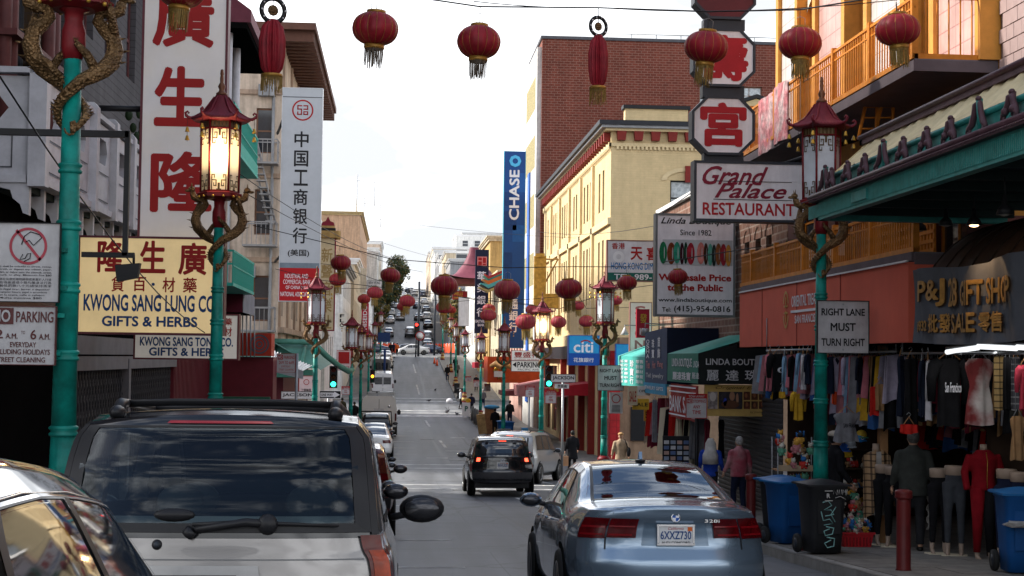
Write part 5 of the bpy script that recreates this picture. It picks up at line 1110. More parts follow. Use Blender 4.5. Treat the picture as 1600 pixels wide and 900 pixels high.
LS=mat('silver lettering',(.5,.5,.52),.5);st('LINDA BOUTIQUE',1103,1208,560,573,32.98,LS,.02,r);st('麗',1104,1123,578,595,32.98,LS,.012,r);st('達',1134,1154,578,595,32.98,LS,.012,r);st('珠',1164,1184,578,595,32.98,LS,.012,r)
wtxt('LINDA BOUTIQUE',1050,1081,560,575,TW,.02,6.535,r);wtxt('LINDA',1083,1092,564,574,TW,.0,6.535,r);wtxt('麗達珠寶',1051,1079,581,594,TW,.02,6.535,r);wtxt('麗達',1081,1092,582,592,TW,0,6.535,r)
r=thing('poster_banner','yellow Original poster strip with portraits below the black awning front','poster',(7.4,33.1,-1.1));YB=mat('poster yellow',(.5,.33,.1),.6,var=.2);m=MB();a,c=P(1101,601,33.1),P(1217,651,33.1);m.box(a.x,c.x,33.1,33.14,c.z,a.z,YB);part('panel',m,r,True)
for i,(x0,x1,y0,y1,col)in enumerate(((1106,1121,612,639,(.3,.25,.24)),(1123,1160,612,639,(.03,.025,.03)),(1162,1172,612,625,(.09,.03,.015)),(1174,1184,612,625,(.1,.035,.015)),(1186,1196,612,625,(.08,.03,.015)),(1162,1172,627,639,(.1,.03,.015)),(1174,1184,627,639,(.09,.035,.02)),(1186,1196,627,639,(.1,.03,.015)),(1198,1217,612,639,(.04,.015,.012)))):
 m=MB();a,c=P(x0,y0,33.09),P(x1,y1,33.09);m.box(a.x,c.x,33.085,33.1,c.z,a.z,mat('poster tone %d'%i,col,.5,var=.9,scale=7));part('picture',m,r,True)
for(x,y,rx,rz_,col)in((1144,619,.06,.1,(.33,.17,.1)),(1152,623,.03,.12,(.33,.17,.1)),(1141,632,.2,.09,(.1,.04,.02)),(1133,628,.04,.09,(.02,.04,.3)),(1114,620,.07,.1,(.5,.45,.42)),(1166,618,.03,.05,(.25,.09,.04)),(1179,618,.03,.05,(.25,.09,.04)),(1191,618,.03,.05,(.25,.09,.04)),(1167,632,.03,.05,(.25,.09,.04)),(1179,633,.03,.05,(.25,.09,.04)),(1191,632,.03,.05,(.25,.09,.04)),(1209,622,.05,.16,(.28,.12,.07))):
 m=MB();c=P(x,y,33.08);m.add([(c.x+rx*math.cos(k*pi/7),33.08,c.z+rz_*math.sin(k*pi/7))for k in range(14)],[tuple(range(14))],mat('print %s'%(col,),col,.6));part('printed_figure',m,r,True)
st('Original Ear T',1118,1200,603,610,33.085,mat('poster brown',(.1,.05,.02),.6),0,r,.4);st('by Joanne designed',1172,1214,642,647,33.085,mat('poster brown'),0,r,.3)
# navy and teal awnings farther on
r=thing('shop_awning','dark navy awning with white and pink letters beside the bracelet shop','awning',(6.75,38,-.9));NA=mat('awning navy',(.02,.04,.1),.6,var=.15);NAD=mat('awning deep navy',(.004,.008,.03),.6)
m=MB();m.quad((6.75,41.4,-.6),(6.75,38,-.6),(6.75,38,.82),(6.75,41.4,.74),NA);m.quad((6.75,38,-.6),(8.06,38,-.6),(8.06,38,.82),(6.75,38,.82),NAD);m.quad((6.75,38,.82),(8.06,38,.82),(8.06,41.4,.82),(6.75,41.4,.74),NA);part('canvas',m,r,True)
m=MB();m.box(6.72,6.76,38,41.4,-.88,-.6,mat('valance blue',(.03,.25,.42),.6));part('valance',m,r,True)
def nt(w,y0,y1,z0,z1,m_,X=6.735,vert=False):m=MB();text_mb(m,w,0,y1-y0,z0,z1,m_,lambda a,z:(X,y1-a,z),.02,0,1,vert);part('lettering',m,r,True)
nt('OSHA',40.6,41.1,.05,.55,TW,vert=True);nt('珠寶',39.8,40.2,.05,.55,TW,vert=True);nt('首飾',38.9,39.3,.05,.6,TW,vert=True);PKL=mat('letter pink',(.5,.2,.2),.6);nt('Tea',40.5,41.1,-.22,-.02,PKL);nt('Hot',39.6,40.1,-.22,-.02,PKL);nt('Pang',38.5,39.3,-.22,-.02,PKL);nt('Tel: jewelry',38.4,41.1,-.5,-.34,LS);nt('JEWELRY GIFTS',38.3,41.2,-.8,-.68,TW,6.71)
r=thing('shop_awning','bright teal awning with white lettering columns past the navy awning','awning',(6.8,42,-.8));TA=mat('awning teal',(.06,.36,.32),.6,var=.15)
m=MB();m.quad((6.8,46.8,-.78),(6.8,41.6,-.72),(6.8,41.6,.08),(6.8,46.8,.12),TA);m.quad((6.8,41.6,.08),(8.06,41.6,.6),(8.06,46.8,.6),(6.8,46.8,.12),TA);m.quad((6.8,41.6,-.72),(8.06,41.6,-.72),(8.06,41.6,.6),(6.8,41.6,.08),TA);part('canvas',m,r,True)
for i in range(6):
 for j,(a,b)in enumerate(((45.6,46.5),(44.7,45.4))):
  nt(('茶','中','藥','參','行','茸')[i]if j else('TEA','HERB','GIFT','SHOP','GING','SENG')[i],a,b,-.68+i*.12,-.6+i*.12,TW,6.785)
nt('珍寶行',43.6,44.3,-.7,0,TW,6.785,True)
for i in range(5):nt(('海味','參茸','藥材','批發','零售')[i],41.9,43.2,-.66+i*.14,-.56+i*.14,TW,6.785)
r=thing('shop_banner','hanging red and white striped banner below the green awning','banner',(6.6,35,-1.3));m=MB();m.grid(lambda u,v:(6.6+.04*math.sin(u*12),36.6-3.4*u,-1.35+.8*v),24,4,mat('banner red',(.4,.04,.035),.7),flip=True);m.grid(lambda u,v:(6.62+.04*math.sin(u*12),36.6-3.4*u,-1.35+.8*v),24,4,mat('banner red'));part('cloth',m,r,True)
for z in(-.62,-.74,-1.28):m=MB();m.box(6.54,6.56,33.3,36.5,z,z+.03,TW);part('stripe',m,r,True)
nt('BANK SALE',33.5,36.4,-1.2,-.82,TW,6.54);
# beige corner with pipes beyond the teal awning + small wall things
m=MB();m.tube([P(1112,505,42),P(1160,495,37)],.06,mat('copper pipe',(.5,.2,.15),.5),8);m.tube([P(1100,512,42),P(1158,488,37.5)],.03,BLACK,5);tag(part('wall_pipe',m),'salmon pink pipe with straps above the navy awning','pipe')
for i,(px,py,Y)in enumerate(((976,522,44),(1008,520,42))):
 q=thing('wall_lamp',['white cone spot lamp left of the red shield sign','grey box spot lamp right of the red shield sign'][i],'lamp',P(px,py,Y));m=MB();m.lathe([(.02,.2),(.05,.12),(.13,-.02)]if i==0 else[(.09,.12),(.11,.1),(.11,-.08)],WHITE if i==0 else STEEL,n=12);part('lamp_head',m,q)
 m=MB();m.tube([(0,0,.15),(0,0,.26),(.5,.4,.26),(8.06-q.location.x,.6,.3)],.015,STEEL,5);part('arm',m,q)
for i,(x0,y0,x1,y1,t_,c_)in enumerate(((981,605,996,633,'SALE',(.55,.45,.3)),(988,623,1014,640,'SALE',(.6,.36,.03)),(1006,637,1022,658,'5.99',(.6,.3,.03)),(996,603,1016,618,'OPEN',(.65,.6,.55)))):
 s=Sign('price_board',['cream vertical cloth sign below the teal awning','yellow shop board under the teal awning','small orange price board with number 5.99','white plaque beneath the teal awning edge'][i],'sign',(x0,y0,x1,y1),40+i*.4,.05,mat('board %d'%i,c_,.6));s.txt(t_,(x0+2,y0+6,x1-2,y1-5),TK if i else TR,.02)
m=MB();m.box(8.1,14,46.9,47.1,-5,4.5,BEI);
# canopies beyond Jackson on the right
for i,(px0,py0,px1,py1,Y,col,lb)in enumerate(((812,585,846,620,84,(.5,.2,.2),'pink striped awning behind the parking sign'),(786,604,826,619,88,(.2,.05,.05),'dark maroon low awning with rounded front on the right'),(854,596,875,618,74,(.36,.01,.02),'red awning with gold characters beside the street name sign'),(742,558,756,575,112,(.3,.015,.03),'small dark red square awning on the right'),(762,557,786,598,96,(.5,.07,.02),'orange shop sign box with gold dragon on the right'))):
 a,c=P(px0,py0,Y),P(px1,py1,Y);m=MB();x1=9.8;m.prism([(a.x,c.z),(a.x,c.z+(a.z-c.z)*(.5 if i<4 else 1)),(x1,a.z),(x1,c.z)],4.,mat('front %d'%i,col,.65,var=.2),lambda X,Y_,Z:(X,Y+Y_,Z))
 r=thing('shop_awning' if i<4 else 'shop_sign',lb,'awning' if i<4 else 'shop sign',(a.x,Y,c.z));part('canvas',m,r,True)
 if i==4:
  m=MB();rr=random.Random(5);pts=[P(778+4*math.sin(k*.9),592-k*2.6,Y-.05)for k in range(12)];m.tube(pts,[.05+.1*math.sin(k*.3)for k in range(12)],GOLDB,6);part('dragon_relief',m,r,True)
  m=MB();m.tube([P(767,572,Y-.6),P(775,568,Y-.9),P(782,574,Y-1),P(792,570,Y-1.1),P(800,576,Y-1.1)],[.12,.2,.16,.2,.1],mat('wood carving',(.45,.25,.1),.5,var=.4),8);part('carved_panel',m,r,True)
 if i==2:
  m=MB();b0=P(858,600,Y-.05);b1=P(873,612,Y-.05);text_mb(m,'金龍',b0 .x,b1 .x,b1 .z,b0 .z,GOLDB,lambda x,z:(x,Y-.05,z),.02);part('lettering',m,r,True)
s=Sign('blank_sign','small white blank signs under the gold dragon shop sign','sign',(772,580,788,589),95,.2,SW)
# gold stepped sign back (yellow panel) right of the blue bank sign
s=Sign('gold_panel','tall pitted gold sign panel with stepped foot between blue bank sign and yellow building','sign',(834,400,853,475),88,.3,mat('pitted gold',(.5,.3,.06),.5,var=.45,scale=5,bump=.3));s.rect((834,459,873,482),mat('pitted gold'),'foot',.01,.1);s.rect((836,396,850,402),mat('pitted gold'),'head',0,.1)
m=MB();m.tube([P(853,405,88),P(872,405,88)],.05,OCH,5);m.tube([P(853,440,88),P(872,405,88)],.05,OCH,5);part('bracket',m,s.root,True)
# pagoda roofs on the right
def pagoda(lb,cx,cy,z0,w,h,mat_,tip=1.3):
 r=thing('pagoda_roof',lb,'roof',(cx,cy,z0));m=MB()
 pr=[(w*tip,.0),(w*.95,.02*h),(w*.62,.2*h),(w*.36,.5*h),(w*.2,.8*h),(w*.15,h)];vs=[]
 for rr_,z in pr:
  for j in range(32):
   a=2*pi*j/32+pi/4;sq=1/max(abs(math.cos(a)),abs(math.sin(a)));e=(sq-1)/.414
   vs.append((cx+rr_*(.72+.28*sq)*math.cos(a),cy+rr_*(.72+.28*sq)*math.sin(a),z0+z+.22*h*e*max(0,(rr_/w-.6))))
 m.add(vs,[(i*32+j,i*32+(j+1)%32,(i+1)*32+(j+1)%32,(i+1)*32+j)for i in range(5)for j in range(32)],mat_,True);part('tiled_roof',m,r,True)
 m=MB();m.box(cx-w*.85,cx+w*.85,cy-w*.85,cy+w*.85,z0-.5,z0+.01,mat('under eave',(.2,.06,.06),.7));part('eave',m,r,True)
 return r
pc=P(741,395,150);pagoda('maroon pagoda tower roof left of the navy bank sign',pc.x,150,7.6,2.9,3.2,mat('maroon roof',(.16,.04,.06),.6))
ep=thing('eave_corner','colourful upturned Chinese eave with orange and turquoise bands between the two bank signs','roof',P(770,440,122));c=ep.location
for i,(o,t,colr)in enumerate(((0,.2,(.35,.28,.1)),(.2,.12,(.03,.03,.03)),(.32,.3,(.08,.36,.34)),(.62,.3,(.5,.14,.03)),(.92,.14,(.02,.2,.16)),(1.06,.22,(.36,.04,.03)))):
 m=MB();z=c.z+o-.9
 m.prism([(c.x-1.1+o*.4,z+.35),(c.x-.4,z),(c.x+.85,z+.55),(c.x+.85,z+.55+t),(c.x-.4,z+t),(c.x-1.15+o*.4,z+.42)],1.6,mat('eave band %d'%i,colr,.6),lambda X,Y_,Z:(X,121+Y_,Z));part('painted_band',m,ep,True)
 # near left block
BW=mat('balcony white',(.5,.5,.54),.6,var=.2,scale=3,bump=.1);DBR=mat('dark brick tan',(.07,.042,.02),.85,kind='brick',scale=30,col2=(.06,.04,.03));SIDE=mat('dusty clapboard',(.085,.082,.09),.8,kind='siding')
LD=mat('left wall dark',(.05,.045,.045),.8,var=.3)
la=building('left_corner_building','shaded tan brick building behind the white balcony at upper left',-14,-6.3,9,28,15,DBR,{'E':[(y,y+1.4,3.0,6.2,'sash',mat('frame grey',(.05,.05,.055),.6))for y in(10.5,13,15.5,18.,20.2,22.2,25.2)]},zb=2.4)  # unseen upper storeys, height raised to keep the near street in shade
m=MB()
for y in(24.2,24.6,27.2,27.6):m.tube([(-6.15,y,2.4),(-6.15,y,8)],.12,mat('dusty rose',(.11,.035,.035),.6,var=.3),10)
m.box(-6.3,-5.6,22,28.3,7.2,7.5,mat('dusty rose'));m.box(-6.3,-5.9,24,28.3,4.9,5.0,mat('dusty rose'));part('rose_columns',m,la,True)
lb_=building('clapboard_building','grey clapboard building with dusty pink trim behind the tall white sign',-14,-6.0,28.05,37,15,SIDE,{'E':[(y,y+1.1,z,z+1.9,'sash',mat('dusty rose'))for y in(29.2,31.5,34)for z in(2.9,6.1)]},zb=1.5)  # top out of view, raised to shade the street like its neighbour
lc=building('white_column_building','pale building with slim white columns, maroon roof skirt and turquoise fire balconies',-14,-5.4,37.05,46.9,14,mat('weathered cream',(.45,.36,.3),.8,kind='streak'),{'E':[(y,y+1.2,z,z+1.9,'sash',mat('dusty rose'))for y in(38,41,44)for z in(2.4,6.0)]},zb=1.)  # wall above the roof skirt heightened to block low sun from the street
m=MB();m.prism([(-5.4,9.6),(-3.6,8.3),(-3.6,8.0),(-5.4,8.0)],6.,mat('maroon roof'),lambda X,Y_,Z:(X,37+Y_,Z));m.box(-5.4,-3.7,37,43,7.85,8.0,DARK);part('roof_skirt',m,lc,True)
for y in(37.6,39.5):m=MB();m.tube([(-4.2,y,4.9),(-4.2,y,7.9)],.11,BW,10);part('column',m,lc,True)
def fire_balcony(lb,x0,x1,y0,y1,z,h,m_,cat='balcony',nb=.14,solid=False):
 r=thing('fire_balcony',lb,cat,(x0,y0,z));m=MB();m.box(x0,x1,y0,y1,z-.08,z,m_);part('platform',m,r,True)
 m=MB();m.box(x0,x1,y0,y0+.04,z+h-.05,z+h,m_);m.box(x1-.04,x1,y0,y1,z+h-.05,z+h,m_);m.box(x0,x1,y1-.04,y1,z+h-.05,z+h,m_);m.box(x1-.03,x1,y0,y1,z+h*.5,z+h*.5+.03,m_);part('rail',m,r,True)
 b=MB();b.box(-.012,.012,-.012,.012,0,h,m_);bb=b.mesh()
 for i in range(int((y1-y0)/nb)):part('baluster',bb,r,loc=(x1-x0-.02,i*nb,0))
 for i in range(int((x1-x0)/nb)):part('baluster',bb,r,loc=(i*nb,.02,0))
 return r
TG=mat('balcony turquoise',(.03,.38,.3),.55)
q=fire_balcony('bright turquoise fire balcony in sunlight high behind the lit lamp',-5.4,-4.0,37.5,44,5.1,1.05,TG);m=MB()
m.box(-4.03,-4.01,37.5,44,5.1,5.4,TG);part('panel',m,q,True)
fire_balcony('lower turquoise railed balcony above the maroon and grey awning',-5.4,-3.95,37.5,43,1.75,.8,TG,nb=.1)
GB2=mat('old iron',(.3,.29,.29),.6,.3)
for i,(x0,x1,z)in enumerate(((-6.7,-5.25,4.8),(-6.7,-5.25,1.1),(-6.7,-5.25,8.4))):fire_balcony(['middle','lower','upper'][i]+' grey iron fire balcony on the beige corner building',x0,x1,66.9,67.9,z,1.,GB2,nb=.2)
m=MB()
for a,b in(((-6.6,67.2,9.8),(-5.6,67.2,5.7)),((-6.3,67.2,9.8),(-5.3,67.2,5.7))):m.box(-.03,.03,-.03,.03,0,1,GB2)if False else m.tube([a,b],.05,GB2,5)
for i in range(14):m.cbox((-6.45+i*.072,67.2,9.6-i*.29),(.42,.5,.04),GB2)
tag(part('fire_stairs',m),'sloping iron fire stairs on the beige corner building','stairs')
# white balcony with hexagonal cut outs
r=thing('balcony','white painted balcony with hexagon cut outs and square posts on the left','balcony',(-5,21.7,2.45));bx=-5.0
m=MB()
def hexpanel(fr,L,H,hole):
 """panel L x H with a hexagonal window along its upper half and a sunk field below"""
 zc,hh,w=H*.68,H*.15,L*.32;cxp=L/2
 hx=[(cxp-w,zc),(cxp-w*.72,zc+hh),(cxp+w*.72,zc+hh),(cxp+w,zc),(cxp+w*.72,zc-hh),(cxp-w*.72,zc-hh)]
 out=[(0,zc),(0,H),(L,H),(L,zc),(L,0),(0,0)]
 for i in range(6):
  j=(i+1)%6;m.quad(fr(hx[i][0],0,hx[i][1]),fr(out[i][0],0,out[i][1]),fr(out[j][0],0,out[j][1]),fr(hx[j][0],0,hx[j][1]),BW)
  m.quad(fr(hx[i][0],0,hx[i][1]),fr(hx[j][0],0,hx[j][1]),fr(hx[j][0],.12,hx[j][1]),fr(hx[i][0],.12,hx[i][1]),BW)
  m.quad(fr(hx[i][0],.12,hx[i][1]),fr(out[i][0],.12,out[i][1]),fr(out[j][0],.12,out[j][1]),fr(hx[j][0],.12,hx[j][1]),BW)
 z0,z1,a,b=H*.08,H*.42,L*.14,L*.86
 for(q0,q1,q2,q3)in((a,b,z1-.02,z1),(a,b,z0,z0+.02),(a,a+.02,z0,z1),(b-.02,b,z0,z1)):
  vs=[fr(q0,-.02,q2),fr(q1,-.02,q2),fr(q1,-.02,q3),fr(q0,-.02,q3)];m.add(vs,[(0,1,2,3)],mat('balcony groove',(.1,.1,.11),.7))
z0,H=2.45,1.45;ys=[21.7,23.5,25.3,27.1,28.9,30.7,32.5]
for a,b in zip(ys,ys[1:]):hexpanel(lambda u,d,z,a=a,b=b:(bx-d,a+.1+u,z0+z),b-a-.2,H-.05,1)
for a,b in((-5.1,-6.9),(-7.1,-8.9)):hexpanel(lambda u,d,z,a=a:(a-1.8+u,21.7+d,z0+z),1.8,H-.05,1)
part('panel',m,r,True)
p=MB();p.box(-.12,.12,-.12,.12,-.15,H+.1,BW);p.prism([(-.12,H+.1),(-.06,H+.17),(.06,H+.17),(.12,H+.1)],.24,BW,lambda X,Y_,Z:(X,Y_-.12,Z));pm=p.mesh()
for y in ys:part('post',pm,r,loc=(-.0,y-21.7,0))
part('post',pm,r,loc=(-2.,0,0))
m=MB();m.box(bx-.1,bx+.08,21.6,32.6,z0+H-.02,z0+H+.06,BW);m.box(-9,bx,21.58,21.78,z0+H-.02,z0+H+.06,BW);m.box(bx-.14,bx+.06,21.6,32.6,z0-.1,z0,BW);m.box(-9,bx,21.6,21.75,z0-.1,z0,BW);part('rail',m,r,True)
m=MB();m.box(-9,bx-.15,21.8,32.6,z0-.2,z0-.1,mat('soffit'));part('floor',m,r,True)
c=MB();c.prism([(0,0),(0,-.45),(-.08,-.42),(-.12,-.3),(-.22,-.22),(-.26,-.1),(-.45,-.06),(-.45,0)],.12,BW,lambda X,Y_,Z:(X,Y_-.06,Z));cm=c.mesh()
for y in[q+d for q in ys[:-1]for d in(0.,.9)]:part('bracket',cm,r,loc=(-.1,y-21.7,-.1))
r=thing('cactus','dark spiny cactus plant standing behind the white balcony posts','plant',(-4.95,30.2,3.9));m=MB();rr=random.Random(4)
for i in range(22):m.ell((rr.uniform(-.3,.5),rr.uniform(-.3,.3),rr.uniform(0,.75)),(rr.uniform(.05,.09),.03,rr.uniform(.09,.15)),mat('cactus green',(.02,.04,.015),.6),7,5)
part('pads',m,r)
# street level on the left
r=thing('dark_shopfront','deep black shop front under the white balcony at the far left','shop',(-5.4,9,-2.5));m=MB();zb=-3.6
m.box(-9,-5.6,9,26,zb,2.3,DARK);m.box(-5.62,-5.5,20.3,20.7,zb,2.3,mat('brown wood',(.09,.035,.02),.6));m.box(-5.6,-5.45,15.9,16.3,zb,2.2,mat('brown wood'));m.box(-5.6,-5.5,9,26,.5,.9,mat('brown wood'));m.box(-5.6,-5.4,9,20,-2.6,-1.4,mat('stall wood',(.06,.035,.02),.8));part('front',m,r,True)  # solid black block painted in place of the shaded shop recess
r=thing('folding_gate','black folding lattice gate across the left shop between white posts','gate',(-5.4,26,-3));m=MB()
m.box(-9,-5.7,26,38,-4.2,1.5,DARK);part('doorway',m,r,True)  # black block stands in for the unlit space behind the gate
m=MB();
for i in range(90):
 y=26.3+i*.128;
 if abs(y-31.3)<.2:continue
 m.box(-5.46,-5.43,y,y+.03,-3.6,-.3,mat('gate iron',(.06,.06,.07),.5,.5))
for i in range(45):
 y=26.3+i*.256
 for k in range(12):z=-3.5+k*.27;m.tube([(-5.42,y,z),(-5.42,y+.13,z+.13),(-5.42,y,z+.27)],.008,mat('gate iron'),4)
part('lattice',m,r,True)
for y in(26.05,31.3):m=MB();m.box(-5.5,-5.3,y-.12,y+.12,-3.7,-.1,mat('grey door post',(.16,.155,.165),.6));part('post',m,r,True)
m=MB();m.box(-5.5,-5.32,26,38,-.3,-.05,mat('grey door post'));m.box(-5.6,-5.3,26,38,-.02,.3,mat('grey door post'));part('lintel',m,r,True)
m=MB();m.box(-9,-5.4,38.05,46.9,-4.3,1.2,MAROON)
for i in range(36):m.box(-5.4,-5.38,38.1+i*.245,38.2+i*.245,-4.3,.2,MAROON)
tag(part('maroon_shopfront',m),'dark maroon panelled shop front behind the grey car roof rails','shop')
r=thing('shop_awning','maroon and grey boxy awning right of the lit lamp pole','awning',(-5,41,1.2));m=MB();a,c=P(346,447,42.5),P(379,488,42.5);m.box(-5.4,c.x,42.5,42.6,c.z,a.z,mat('awning maroon',(.12,.012,.03),.65));part('front',m,r,True)
m=MB();x0=c.x;m.quad((x0,42.5,c.z),(x0,46,c.z),(x0,46,c.z+.55),(x0,42.5,a.z),mat('awning grey side',(.22,.22,.25),.7,kind='streak'));m.quad((-5.4,42.6,a.z),(x0,42.6,a.z),(x0,46,c.z+.55),(-5.4,46,c.z+.7),mat('awning grey side'));m.quad((-5.4,42.5,c.z),(x0,42.5,c.z),(x0,46,c.z),(-5.4,46,c.z),DARK);part('side',m,r,True)
# green tiled pent roof on the corner bank
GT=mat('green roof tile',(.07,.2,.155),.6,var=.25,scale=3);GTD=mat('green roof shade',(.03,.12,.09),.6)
r=thing('green_tiled_roof','low green tiled roof with curled ridge end at the left corner beyond the crossing','roof',(-5,66,0));m=MB()
zr=P(450,536,67).z;ze=P(450,578,65).z
m.grid(lambda u,v:(-15+11.6*v+(.0),67.9-3.2*u,zr+(ze-zr)*u+.35*(1-u)*0+.45*max(0,v-.8)*5*.2*u),6,20,GT,flip=True)
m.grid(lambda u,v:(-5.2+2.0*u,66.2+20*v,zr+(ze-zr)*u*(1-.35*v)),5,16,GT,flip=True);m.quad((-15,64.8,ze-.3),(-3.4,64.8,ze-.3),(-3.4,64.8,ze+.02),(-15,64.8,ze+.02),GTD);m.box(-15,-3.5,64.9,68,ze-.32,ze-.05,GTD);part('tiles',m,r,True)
tr=MB();tr.tube([(0,0,0),(0,-3.25,ze-zr)],.09,GT,8);trm=tr.mesh()
for i in range(9):part('ridge_tile',trm,r,loc=Vector((-14.5+i*1.32,67.95,zr+.07))-r.location)
m=MB();m.tube([P(430,533,67.5),P(495,535,67)],.12,GT,10);m.tube([P(490,536,67),P(510,556,67.5),P(530,572,69),P(545,580,71),P(551,578,71.5),P(549,572,71.5)],[.13,.13,.13,.14,.11,.05],GT,10);part('ridge',m,r,True)
m=MB();m.box(-14,-4.9,67.9,68.0,-4.7,zr,mat('bank maroon',(.12,.02,.03),.6));m.box(-5.2,-4.95,68,88,-4.8,0,mat('bank maroon'))
m.box(-9,-6,67.8,67.9,-2.6,-1.6,OCH);part('lower_wall',m,r,True)
r=thing('corrugated_roof','small white corrugated lean-to roof over the no parking sign','roof',(-4,50,0));m=MB();a,b_,c_,d_=P(420,545,49),P(455,556,46),P(489,573,47),P(430,566,52)
A,B_,C2,D2=P(424,547,50),P(488,572,50),P(474,580,46.8),P(424,562,46.8)
m.grid(lambda u,v:(A.lerp(B_,u)).lerp(D2 .lerp(C2,u),v)+Vector((0,0,.03*math.sin(u*90))),90,3,mat('corrugated white',(.55,.56,.58),.5));m.grid(lambda u,v:D2 .lerp(C2,u)+Vector((0,0,-.35*v*(1-.3*u)+.0)),60,2,mat('corrugated grey',(.35,.36,.38),.5));part('sheet',m,r,True)
# vehicles
def carglass(ior=1.48):
 m=bpy.data.materials.new('car glass');m.use_nodes=True;n=m.node_tree.nodes;l=m.node_tree.links;n.clear()
 o=n.new('ShaderNodeOutputMaterial');mx_=n.new('ShaderNodeMixShader');t=n.new('ShaderNodeBsdfTransparent');g_=n.new('ShaderNodeBsdfGlossy');f=n.new('ShaderNodeFresnel')
 t.inputs[0].default_value=(.5,.6,.63,1);g_.inputs['Roughness'].default_value=.015;g_.inputs[0].default_value=(.9,.95,1,1);f.inputs[0].default_value=ior
 nn=n.new('ShaderNodeTexNoise');nn.inputs['Scale'].default_value=3;bp=n.new('ShaderNodeBump');bp.inputs['Strength'].default_value=.03;l.new(nn.outputs[0],bp.inputs['Height']);l.new(bp.outputs[0],g_.inputs['Normal'])
 l.new(f.outputs[0],mx_.inputs[0]);l.new(t.outputs[0],mx_.inputs[1]);l.new(g_.outputs[0],mx_.inputs[2]);l.new(mx_.outputs[0],o.inputs[0]);return m
CG=carglass();CGB=carglass(2.1);CGO=mat('dark car glass',(.012,.015,.02),.04,var=.1,spec=.9,coat=.6)
RUB=mat('rubber',(.015,.015,.015),.7);CHR=mat('chrome',(.6,.6,.62),.15,1.);ALU=mat('alloy',(.4,.41,.42),.3,.9)
TLR=mat('tail lamp red',(.075,.001,.003),.2,var=.5,scale=14,spec=.4,coat=.15);TLL=mat('tail lamp lit',(1,.09,.04),.3,emit=2.5,var=.1);AMB=mat('amber lens',(.3,.035,.005),.2,var=.5,scale=12,coat=.15)
TRIM=mat('black car trim',(.014,.014,.016),.4);SEAT=mat('seat cloth',(.05,.055,.06),.85);SEATB=mat('beige seat',(.3,.27,.23),.8)
def paint(name,c,metal=.55,rough=.28):return mat('paint '+name,c,rough,metal,var=.05,scale=2,coat=1.)
PAINTS={k:paint(k,*v)for k,v in dict(silver=((.21,.2,.193),.65,.3),bluegrey=((.2,.27,.35),.7,.26),black=((.012,.013,.015),.2,.2),near=((.065,.075,.09),.9,.06),maroon=((.06,.012,.012),.4,.25),white=((.62,.62,.62),.0,.3),grey=((.14,.145,.15),.6,.3),palesilver=((.34,.355,.375),.5,.3),dblue=((.02,.03,.06),.5,.25)).items()}
def cat4(p0,p1,p2,p3,t):return[(2*b+(c-a)*t+(2*a-5*b+4*c-d)*t*t+(3*b-a-3*c+d)*t**3)/2 for a,b,c,d in zip(p0,p1,p2,p3)]
